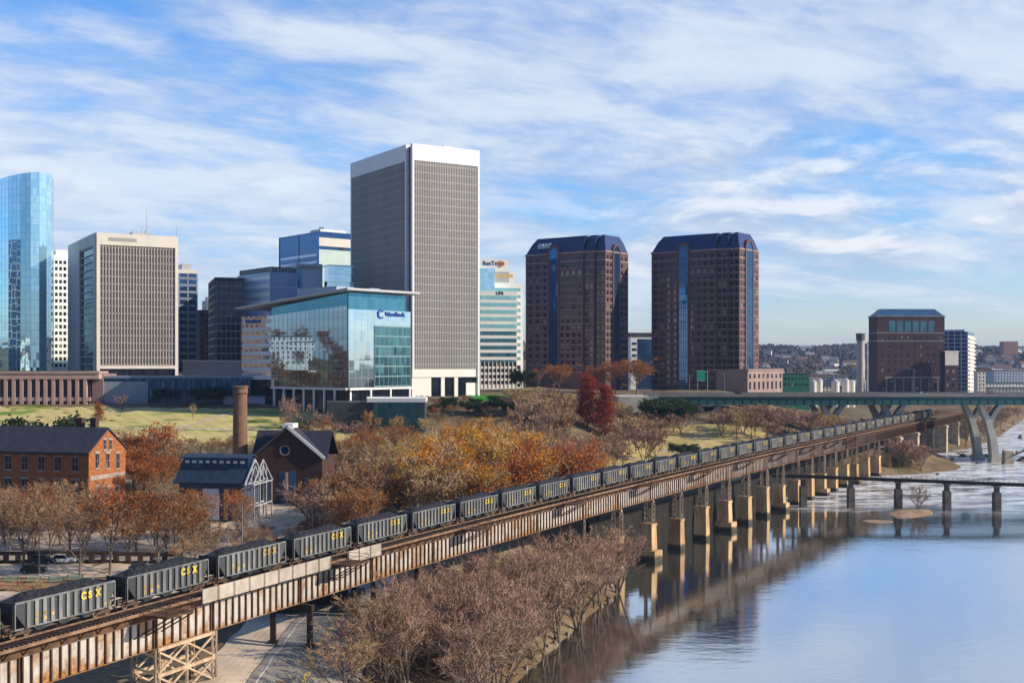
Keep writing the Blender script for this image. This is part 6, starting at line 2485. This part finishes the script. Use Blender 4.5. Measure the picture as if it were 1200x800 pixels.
# -- grey windowless block and low blue podium
b = Block(206, 214, 287, 610, 6, 423.5, 446)
t = thing('podium_building', (b.P[0], b.P[1], 28), 'blank grey concrete block behind the low dark blue building', 'building')
shell(t, b, M_grey)
q = MB()
b.R.box(q, -0.3, b.R.w, b.z1, b.z1 + 0.6, -20, 0.3)
q.build('coping', M_offw, t)
q = MB()
for px in np.arange(222, 287, 13):
    u = b.R.u(px)
    b.R.box(q, u, u + 0.25, b.z0 - 5, b.z1, -0.1, 0.12)
q.build('panel_joint', M_fed, t)
b = Block(112, 118, 325, 542, 1.5, 441, 482)
t = thing('podium_building', (b.P[0], b.P[1], 28), 'long low dark blue glass building along the top of the lawn', 'building')
shell(t, b, M_navy)
q = MB()
b.R.box(q, -0.5, b.R.w, b.z(443), b.z1 + 0.2, -25, 1.4)
q.build('roof_edge', mat('blue_grey_fascia', (0.22, 0.28, 0.38), (0.18, 0.24, 0.34), .1, .5), t)
q = MB()
for px in np.arange(182, 325, 6.0):
    u = b.R.u(px)
    b.R.box(q, u - 0.12, u + 0.12, b.z0 - 3, b.z(443), -0.1, 0.25)
b.R.box(q, 26, b.R.w, b.z(458), b.z(457), -0.1, 0.2)
q.build('mullion', M_mans, t)
q = MB()
b.R.box(q, 0.5, b.R.u(174), b.z0 - 3, b.z(447), -0.2, 1.0)
q.build('pale_wall', mat('pale_blue_grey_wall', (0.30, 0.34, 0.43), (0.26, 0.30, 0.39), .1, .8), t)
q = MB()
for px in np.arange(121, 172, 7.0):
    u = b.R.u(px)
    b.R.box(q, u, u + 0.2, b.z0 - 3, b.z(447), 0.9, 1.06)
q.build('wall_joint', M_fed, t)
b = Block(256, 262, 312, 536, 3, 464, 484)
t = thing('pavilion', (b.P[0], b.P[1], 27), 'small pale lilac pavilion half hidden behind the brick chimney top', 'pavilion')
shell(t, b, mat('lilac_wall', (0.40, 0.42, 0.52), (0.36, 0.38, 0.48), .1, .8))
q = MB()
b.R.box(q, -0.6, b.R.w + .6, b.z1, b.z1 + 0.5, -9, 0.8)
q.build('roof', M_roofd, t)

# ------------------------------------------------------------------ the old ironworks
M_obrick = mat('orange_brick', (0.40, 0.145, 0.05), (0.25, 0.085, 0.034), 0.9, 0.9, bump=0.02, stretch=(1, 1, 2))
M_slate = mat('blue_black_slate', (0.032, 0.032, 0.052), (0.05, 0.05, 0.07), 0.9, 0.75, bump=0.03, stretch=(1, 1, 3), spec=0.2)
M_lint = mat('stone_lintel', (0.40, 0.33, 0.28), (0.3, 0.24, 0.2), 0.5, 0.9)
Y0 = 288.0
x1 = wx(104, Y0)
x0 = x1 - 46
y1 = Y0 + 15.5
ze, zr_ = wz(530, Y0), wz(502.5, Y0 + 7)
zb_ = 11.0
t = thing('brick_house', (x1, Y0, zb_), 'three-storey orange brick warehouse with slate roof, its right gable lit by the sun', 'brick house')
t.rotation_euler = (0, 0, radians(-15))
q = MB()
q.box(x0, x1, Y0, y1, zb_ - 1, ze)
q.hexa([(x0, Y0, ze), (x1, Y0, ze), (x1, y1, ze), (x0, y1, ze), (x0, Y0 + 7.7, zr_ - 0.1), (x1, Y0 + 7.7, zr_ - 0.1), (x1, Y0 + 7.8, zr_ - 0.1), (x0, Y0 + 7.8, zr_ - 0.1)])
q.build('wall', M_obrick, t)
q = MB()
ym = Y0 + 7.75
for (ya, sgn) in ((Y0 - 0.7, -1), (y1 + 0.7, 1)):
    dz = (zr_ - ze) / 7.75 * 0.7
    pr = [(ya, ze - dz), (ym, zr_), (ym, zr_ + 0.4), (ya, ze - dz + 0.4)]
    q.loft([(x0 - 0.5, a, z) for a, z in pr], [(x1 + 0.35, a, z) for a, z in pr])
rf = q.build('roof', M_slate, t)
for xx in (x1 - 9, x1 - 5.0):
    q = MB()
    q.box(xx - 0.8, xx + 0.8, ym + 1.2, ym + 2.6, zr_ - 2, zr_ + 2.6)
    q.box(xx - 1.0, xx + 1.0, ym + 1.0, ym + 2.8, zr_ + 2.1, zr_ + 2.4)
    q.build('chimney', mat('sooty_brick', (0.06, 0.04, 0.035), (0.09, 0.055, 0.045), .8, .9), rf)
q = MB()
q.box(x0, x1 + 0.3, Y0 - 0.35, Y0 - 0.002, ze - 0.9, ze - 0.35)
q.build('eaves_course', mat('dark_brick_course', (0.22, 0.08, 0.04), None), t)
FL = Face((x0, Y0), (1, 0), (0, -1))
FG = Face((x1, Y0), (0, 1), (1, 0))


def sash(F, u, w_, z0_, z1_, arch=True):
    q = MB()
    F.box(q, u - w_ / 2, u + w_ / 2, z0_, z1_, -0.1, 0.05)
    wn = q.build('window', M_window, t)
    q = MB()
    for ua in (u - w_ / 2 - 0.1, u - 0.05, u + w_ / 2):
        F.box(q, ua, ua + 0.1, z0_, z1_, -0.05, 0.10)
    for z in (z0_, (z0_ + z1_) / 2, z1_):
        F.box(q, u - w_ / 2 - 0.1, u + w_ / 2 + 0.1, z - 0.05, z + 0.06, -0.05, 0.11)
    q.build('frame', mat('dull_sash_paint', (0.30, 0.28, 0.26), (0.22, 0.2, 0.19), 1, .8), wn)
    q = MB()
    F.box(q, u - w_ / 2 - 0.35, u + w_ / 2 + 0.35, z1_ + 0.07, z1_ + 0.5, -0.05, 0.14)
    q.build('lintel', M_lint, wn)
    q = MB()
    F.box(q, u - w_ / 2 - 0.3, u + w_ / 2 + 0.3, z0_ - 0.35, z0_ - 0.06, -0.05, 0.2)
    q.build('sill', M_lint, wn)


for px in (86, 62.5, 40, 17, -6):
    u = wx(px, Y0) - x0
    for (ya, yb) in ((552, 536), (578, 563)):
        sash(FL, u, 1.7, wz(ya, Y0), wz(yb, Y0))
for v in (3.4, 7.75, 12.1):
    sash(FG, v, 1.35, wz(548, Y0 + v), wz(531, Y0 + v))
    sash(FG, v, 1.5, wz(588, Y0 + v), wz(570, Y0 + v))
for v in (6.6, 8.9):
    sash(FG, v, 1.0, wz(526, Y0 + v), wz(515, Y0 + v))
q = MB()
FG.box(q, 0.3, 15.2, wz(560, Y0 + 7), wz(555, Y0 + 7), -0.1, 0.16)
q.build('painted_band', M_lint, t)

# chimney stack
yc = 306.0
xc = wx(281.5, yc)
t = thing('brick_chimney', (xc, yc, 12), 'tall round brown brick chimney with a flared cap beside the dark gabled hall', 'chimney')
M_cbrick = mat('brown_stack_brick', (0.23, 0.135, 0.085), (0.15, 0.09, 0.06), 0.8, 0.95, bump=0.05, stretch=(1, 1, 3))
q = MB()
q.tube((xc, yc, 11), (xc, yc, wz(462, yc)), 2.05, 1.75, 20)
q.build('shaft', M_cbrick, t)
q = MB()
for (z0_, z1_, ra, rb) in ((wz(462, yc), wz(460, yc), 1.75, 2.1), (wz(460, yc), wz(454.5, yc), 1.9, 1.85), (wz(454.5, yc), wz(453.2, yc), 2.0, 2.15), (wz(453.2, yc), wz(452, yc), 2.15, 2.0)):
    q.tube((xc, yc, z0_), (xc, yc, z1_), ra, rb, 20)
q.build('cap', M_cbrick, t)

# gabled hall
Y0 = 300.0
t = thing('brick_hall', (wx(337, Y0), Y0, 12), 'dark brick hall with white-edged front gable, round window and arched doorway, behind the blue shed', 'hall')
t.rotation_euler = (0, 0, radians(-4))
M_hbrick = mat('dark_hall_brick', (0.085, 0.042, 0.032), (0.06, 0.032, 0.026), 0.9, 0.9, bump=0.03, stretch=(1, 1, 2))
xl_, xr_, xa = wx(294, Y0), wx(381, Y0), wx(337.5, Y0)
za, zel = wz(500.5, Y0), wz(536.5, Y0)
yb_ = Y0 + 14
q = MB()
q.box(xl_ + 0.6, xr_ - 0.6, Y0, yb_, 11, zel)
q.hexa([(xl_ + 0.6, Y0, zel), (xr_ - 0.6, Y0, zel), (xr_ - 0.6, Y0 + 1, zel), (xl_ + 0.6, Y0 + 1, zel), (xa - 0.05, Y0, za - 0.5), (xa + 0.05, Y0, za - 0.5), (xa + 0.05, Y0 + 1, za - 0.5), (xa - 0.05, Y0 + 1, za - 0.5)])
q.build('wall', M_hbrick, t)
q = MB()
zr2 = wz(505.5, Y0 + 7)
for (ex_, sg_) in ((xl_, -1), (xr_, 1)):                      # front gable roof
    sl2 = (za - zel) / abs(ex_ - xa)
    a = [(ex_, zel - 0.2), (xa, za), (xa, za + 0.35), (ex_, zel + 0.15)]
    q.loft([(x_, Y0 - 0.5, z) for x_, z in a], [(x_, Y0 + 7.0, z) for x_, z in a])
for (ya, yb2) in ((Y0 + 1.2, Y0 + 7), (yb_ + 0.5, Y0 + 7)):  # main roof running left to right
    a = [(ya, zel), (yb2, zr2), (yb2, zr2 + 0.35), (ya, zel + 0.35)]
    q.loft([(xl_ - 0.4, y_, z) for y_, z in a], [(xr_ + 0.4, y_, z) for y_, z in a])
q.build('roof', M_slate, t)
q = MB()
q.bar((xa, Y0 - 0.55, za + 0.15), (xr_ + 0.1, Y0 - 0.55, zel - 0.05), 0.35, 0.75)
q.box(xa - 1.3, xa + 1.3, Y0 - 0.4, Y0 + 5, za - 0.2, za + 0.9)
q.build('white_verge', M_white, t)
q = MB()
q.bar((xl_ - 0.1, Y0 - 0.55, zel - 0.05), (xa, Y0 - 0.55, za + 0.1), 0.3, 0.6)
q.build('dark_verge', M_roofd, t)  # left verge coloured dark for shade, the lit right one white
q = MB()
zc_ = wz(527.5, Y0)
q.tube((xa - 0.8, Y0 + 0.2, zc_), (xa - 0.8, Y0 - 0.12, zc_), 1.15, 1.15, 20)
rw = q.build('round_window', M_navy, t)
q = MB()
for k_ in range(20):
    a0_, a1_ = 2 * pi * k_ / 20, 2 * pi * (k_ + 1) / 20
    q.bar((xa - 0.8 + 1.2 * cos(a0_), Y0 - 0.1, zc_ + 1.2 * sin(a0_)), (xa - 0.8 + 1.2 * cos(a1_), Y0 - 0.1, zc_ + 1.2 * sin(a1_)), 0.22)
q.build('frame', M_lint, rw)
FH = Face((xl_, Y0), (1, 0), (0, -1))
for (pa, pb, top) in ((327, 334, 554), (338, 347, 554), (357, 363, 560), (310, 316, 560)):
    q = MB()
    u0, u1 = FH.u(pa), FH.u(pb)
    FH.box(q, u0, u1, 11.5, wz(top, Y0), -0.1, 0.06)
    uc_, r_ = (u0 + u1) / 2, (u1 - u0) / 2
    arc = [(uc_ + r_ * cos(pi * k_ / 10), wz(top, Y0) + r_ * 0.7 * sin(pi * k_ / 10)) for k_ in range(11)]
    q.loft([FH.pt(u, z, -0.1) for u, z in arc][::-1], [FH.pt(u, z, 0.06) for u, z in arc][::-1])
    q.build('arched_door', mat('blue_door_paint', (0.05, 0.10, 0.19), (0.04, 0.08, 0.16), .5, .6), t)
q = MB()
FH.box(q, FH.u(334.5), FH.u(337.5), 11.5, wz(553, Y0), -0.1, 0.25)
q.build('pale_pilaster', mat('pinkish_post', (0.45, 0.33, 0.30), (0.4, 0.28, 0.25), .5, .9), t)

# long low shed with blue roof, clerestory of lamps and white porch
Y0 = 272.0
t = thing('shed', (wx(250, Y0), Y0, 12), 'long low shed with dark blue metal roof, raised clerestory and white framed porch', 'shed')
t.rotation_euler = (0, 0, radians(-9))
M_broof = mat('dark_blue_roof_metal', (0.018, 0.034, 0.062), (0.028, 0.05, 0.085), 0.4, 0.5, spec=0.3, stretch=(3, 1, 1))
xl_, xr_ = wx(200, Y0), wx(289, Y0)
ym = Y0 + 5.5
zr2, ze2 = wz(534, ym), wz(567, Y0)
q = MB()
for (ya) in (Y0, Y0 + 11):
    a = [(ya, ze2), (ym, zr2 - 1.2), (ym, zr2 - 0.9), (ya, ze2 + 0.3)]
    q.loft([(xl_, y_, z) for y_, z in a], [(xr_, y_, z) for y_, z in a])
q.build('roof', M_broof, t)
q = MB()
q.box(xl_ + 1, xr_ - 0.6, ym - 2.2, ym + 2.2, zr2 - 3.2, zr2 - 0.2)
cl = q.build('clerestory', M_navy, t)
q = MB()
for sg_ in (-1, 1):
    a = [(ym + sg_ * 2.7, zr2 - 0.45), (ym, zr2 + 0.3), (ym, zr2 + 0.55), (ym + sg_ * 2.7, zr2 - 0.2)]
    q.loft([(xl_ + 0.6, y_, z) for y_, z in a], [(xr_ - 0.2, y_, z) for y_, z in a])
q.build('ridge_roof', M_broof, cl)
for i in range(9):
    q = MB()
    x = xl_ + 2 + (xr_ - xl_ - 4) * i / 8
    q.box(x - 0.45, x + 0.45, ym - 2.32, ym - 2.15, zr2 - 1.5, zr2 - 0.9)
    q.build('skylight', M_white, cl)
q = MB()
q.box(xl_ + 1, xr_ - 1, Y0 + 1.0, Y0 + 10, 11, ze2 + 0.1)
q.build('wall', mat('shed_wall_blue', (0.06, 0.08, 0.13), (0.05, 0.06, 0.10), .4, .8), t)
FS = Face((xl_, Y0 + 1.0), (1, 0), (0, -1))
for (pa, pb, mm) in ((236, 256, M_silv), (212, 226, M_window), (262, 267, mat('yellow_door', (0.5, 0.36, 0.12), (0.42, 0.3, 0.1), .5, .8)), (272, 284, mat('rust_door', (0.36, 0.15, 0.05), (0.3, 0.12, 0.04), .5, .8))):
    q = MB()
    FS.box(q, FS.u(pa), FS.u(pb), 12.2, wz(573, Y0), -0.1, 0.08)
    q.build('shed_door', mm, t)
q = MB()
xg = xr_ + 0.2
for (p0, p1) in (((xg, Y0 - 0.2, 12), (xg, Y0 - 0.2, ze2)), ((xg, Y0 + 3.5, 12), (xg, Y0 + 3.5, wz(550, Y0))), ((xg, Y0 + 7.5, 12), (xg, Y0 + 7.5, wz(550, Y0))), ((xg, Y0 + 11, 12), (xg, Y0 + 11, ze2)),
                 ((xg, Y0 - 0.6, ze2), (xg, ym, zr2 - 0.7)), ((xg, Y0 + 11.6, ze2), (xg, ym, zr2 - 0.7)), ((xg, Y0, ze2), (xg, Y0 + 11, ze2)),
                 ((xg, Y0, 15.5), (xg, Y0 + 11, 15.5)), ((xg, ym, ze2), (xg, ym, zr2 - 1)), ((xg, Y0 + 2.5, ze2), (xg, ym, zr2 - 2)), ((xg, Y0 + 8.5, ze2), (xg, ym, zr2 - 2))):
    q.bar(p0, p1, 0.3, 0.3)
    if abs(p0[0] - xg) < 1:
        q.bar((p0[0] + 2.0, p0[1], p0[2]), (p1[0] + 2.0, p1[1], p1[2]), 0.24, 0.24)
for y_ in (Y0, Y0 + 11):
    q.bar((xg, y_, ze2), (xg + 2, y_, ze2), 0.24)
    q.bar((xg, y_, 15.5), (xg + 2, y_, 15.5), 0.24)
q.build('porch_frame', mat('white_porch_paint', (0.46, 0.48, 0.50), (0.36, 0.38, 0.40), .5, .6), t)

# ------------------------------------------------------------------ cars, lamps, fence, racks
M_tyre = mat('tyre_rubber', (0.02, 0.02, 0.02), None, 1, .9)
M_rim = mat('wheel_rim', (0.4, 0.4, 0.42), None, 1, .4, metal=0.7)
M_cgl = glass('car_glass', (0.03, 0.035, 0.045), None, rough=0.05, metal=0.5, wav=0.0)
M_lampw = mat('headlamp_lens', (0.7, 0.7, 0.68), None, 1, .2)


def make_vehicle(paint, suv):
    root = thing('parked_car', (0, 0, 0), '', 'car', 'cars parked below the viaduct and in the lot', local=True)
    H = 1.75 if suv else 1.45
    prof = [(-2.2, 0.32), (2.15, 0.32), (2.25, 0.62), (2.05, 0.86), (0.95, 0.98), (-1.9 if not suv else -2.1, 1.0), (-2.22, 0.9), (-2.28, 0.55)]
    q = MB()
    q.loft([(x, -0.88, z) for x, z in prof], [(x, 0.88, z) for x, z in prof])
    q.loft([(x, -0.80, z) for x, z in [(1.0, .96), (.25, H - .08), (-1.2, H), (-1.7 if not suv else -2.05, H - .12 if suv else 1.3), (-2.0, .98)]],
           [(x, 0.80, z) for x, z in [(1.0, .96), (.25, H - .08), (-1.2, H), (-1.7 if not suv else -2.05, H - .12 if suv else 1.3), (-2.0, .98)]])
    q.build('body', paint, root)
    for nm, pts in (('side_window', [(.78, 1.02), (.2, H - .16), (-1.15, H - .10), (-1.6, 1.32 if not suv else H - .2), (-1.75, 1.03)]),):
        for sg_ in (-1, 1):
            q = MB()
            q.loft([(x, sg_ * 0.80, z) for x, z in pts], [(x, sg_ * 0.815, z) for x, z in pts])
            q.build(nm, M_cgl, root)
    q = MB()
    q.hexa([(1.03, -.7, 1.0), (1.03, .7, 1.0), (.99, .7, 1.0), (.99, -.7, 1.0), (.33, -.66, H - .12), (.33, .66, H - .12), (.29, .66, H - .12), (.29, -.66, H - .12)])
    q.build('windscreen', M_cgl, root)
    for x in (-1.4, 1.38):
        for sg_ in (-1, 1):
            q = MB()
            q.tube((x, sg_ * .70, .34), (x, sg_ * .91, .34), .34, n=14)
            wl = q.build('wheel', M_tyre, root)
            q = MB()
            q.tube((x, sg_ * .905, .34), (x, sg_ * .925, .34), .2, n=12)
            q.build('rim', M_rim, wl)
    for sg_ in (-1, 1):
        q = MB()
        q.box(2.08, 2.24, sg_ * .62 - .17, sg_ * .62 + .17, .64, .78)
        q.build('headlight', M_lampw, root)
    return root


cars = [(50, 222.6, 0.05, (0.02, 0.025, 0.05), True, 'dark blue suv parked beside a white car below the brick house'),
        (75, 224.5, 0.15, (0.72, 0.72, 0.70), True, 'white suv parked beside the dark blue one below the brick house'),
        (40, 216, 0.1, (0.025, 0.03, 0.03), False, 'black car under the bare trees left of the white suv'),
        (157, 206.5, 0.35, (0.10, 0.06, 0.12), True, 'purplish car parked between two tree trunks behind the train'),
        (166, 217, 0.4, (0.04, 0.05, 0.10), False, 'dark blue saloon right behind the purplish car'),
        (222, 214, 0.6, (0.015, 0.017, 0.02), True, 'black van in the lot above the second train car'),
        (244, 245, 0.2, (0.3, 0.32, 0.34), False, 'grey saloon in the lot below the blue-roofed shed'),
        (100, 139, 0.5, (0.02, 0.05, 0.20), False, 'blue car in the shade below the girders, left'),
        (125, 141, 0.5, (0.02, 0.06, 0.18), False, 'blue car in the shade below the girders, right'),
        (358, 262, 0.3, (0.45, 0.40, 0.34), False, 'beige car at the foot of the brown grove by the hall')]
cars += [(1084, 577, 0, (0.7, 0.7, 0.7), True, 'white van crossing the road bridge in front of the maroon brick block'), (962, 579, 0, (0.3, 0.31, 0.33), False, 'grey saloon on the road bridge below the pale silos'),
         (866, 578, 0, (0.03, 0.03, 0.035), True, 'black suv on the road bridge below the right brown tower'), (1160, 579, 0, (0.35, 0.04, 0.03), False, 'red saloon near the right end of the road bridge')]
for px, Y, rz_, colr, suv, lab in cars:
    m = mat('car_paint_%d' % int(px), colr, None, 1, 0.3, metal=0.1, spec=0.5)
    o = make_vehicle(m, suv)
    o['label'] = lab
    x = wx(px, Y)
    if px in (100, 125) or px > 800:
        del o['group']
    o.location = (x, Y, gz(x, Y) + 0.11 if px < 800 else zd - 0.895)
    o.rotation_euler = (0, 0, rz_)

# low wall with openings along the car park
ft = thing('fence', (wx(0, 225), 225, 10), 'low dark timber fence with square openings along the back of the parking strip', 'fence')
q = MB()
x = -116.0
while x < -62:
    z = gz(x, 225)
    q.box(x - 0.45, x + 0.45, 224.7, 225.3, z - 0.3, z + 2.0)
    x += 2.3
for (za_, zb2) in ((1.5, 2.2), (0.0, 0.55)):
    for xx in np.arange(-116, -62, 6):
        z = gz(xx + 3, 225)
        q.box(xx, xx + 6, 224.8, 225.2, z + za_, z + zb2)
q.build('panel', mat('dark_fence_timber', (0.05, 0.035, 0.028), (0.075, 0.05, 0.035), .5, .9), ft)

for i, px in enumerate((11, 38, 65, 87)):
    Y = 208.0
    x = wx(px, Y)
    z = gz(x, Y)
    t = thing('bench', (x, Y, z), ('pale green slatted bench at the left edge of the verge', 'pale green slatted bench left of a dark tree trunk on the verge',
                                   'pale green slatted bench between two tree trunks on the verge', 'pale green slatted bench furthest right on the verge')[i], 'bench', 'green benches on the verge')
    q = MB()
    for k_ in range(4):
        q.box(x - 1.5, x + 1.5, Y - 0.3 + k_ * 0.16, Y - 0.18 + k_ * 0.16, z + 0.45, z + 0.5)
    M_gb = mat('bench_green', (0.25, 0.36, 0.26), (0.2, 0.3, 0.21), 1, .7)
    q.build('seat', M_gb, t)
    q = MB()
    for k_ in range(4):
        q.box(x - 1.5, x + 1.5, Y + 0.36 + k_ * 0.04, Y + 0.41 + k_ * 0.04, z + 0.6 + k_ * 0.14, z + 0.7 + k_ * 0.14)
    q.build('backrest', M_gb, t)
    for sg_ in (-1, 1):
        q = MB()
        q.bar((x + sg_ * 1.3, Y - 0.25, z), (x + sg_ * 1.3, Y - 0.2, z + 0.45), 0.08)
        q.bar((x + sg_ * 1.3, Y + 0.25, z), (x + sg_ * 1.3, Y + 0.5, z + 1.15), 0.08)
        q.build('leg', M_black, t)

for px, Y, h, lab in ((46, 214, 9.0, 'slim dark lamp post on the verge left of the benches'), (173, 205, 4.5, 'short dark lamp post beside the purplish car'), (109, 199, 3.0, 'low pale lamp post just behind the front train car'),
                      (246, 236, 9.0, 'dark lamp post left of the shed porch in the lot'), (267, 228, 6.5, 'dark lamp post in front of the shed doors'), (284, 232, 10.0, 'tall dark lamp post below the white porch'),
                      (366, 240, 8.0, 'dark lamp post at the brown grove behind the train'), (737, 480, 9.0, 'dark lamp post on the dry grass above the train'), (763, 470, 11.0, 'dark lamp post at the right of the dry grass above the train')):
    x = wx(px, Y)
    z = gz(x, Y)
    lamp(x, Y, z, h, 1.2, lab, None)

# buildings left of the picture that the glass office mirrors
house(-392, 528, gz(-392, 528), 30, 18, 16, 1.4, 0, 0, 'white apartment house left of the picture, mirrored in the glass office', None, flat=True)
house(-372, 560, gz(-372, 560), 26, 20, 42, 1.4, 2, 0, 'tall reddish block left of the picture, mirrored in the glass office', None, flat=True)

# ------------------------------------------------------------------ air: a thin even haze round everything
hz = MB()
hz.box(-9200, 9200, -6200, 15200, -6, 210)
ho = None
mh = bpy.data.materials.new('haze_air')
mh.use_nodes = True
mh.node_tree.nodes.clear()
kk = NT(mh.node_tree)
pv = kk.n('ShaderNodeVolumePrincipled')
pv.inputs['Color'].default_value = (0.40, 0.62, 1.0, 1)
pv.inputs['Density'].default_value = 0.00006
pv.inputs['Anisotropy'].default_value = 0.1
oo = kk.n('ShaderNodeOutputMaterial')
mh.node_tree.links.new(pv.outputs[0], oo.inputs['Volume'])
ho = hz.build('haze', mh)
ho['kind'] = 'stuff'
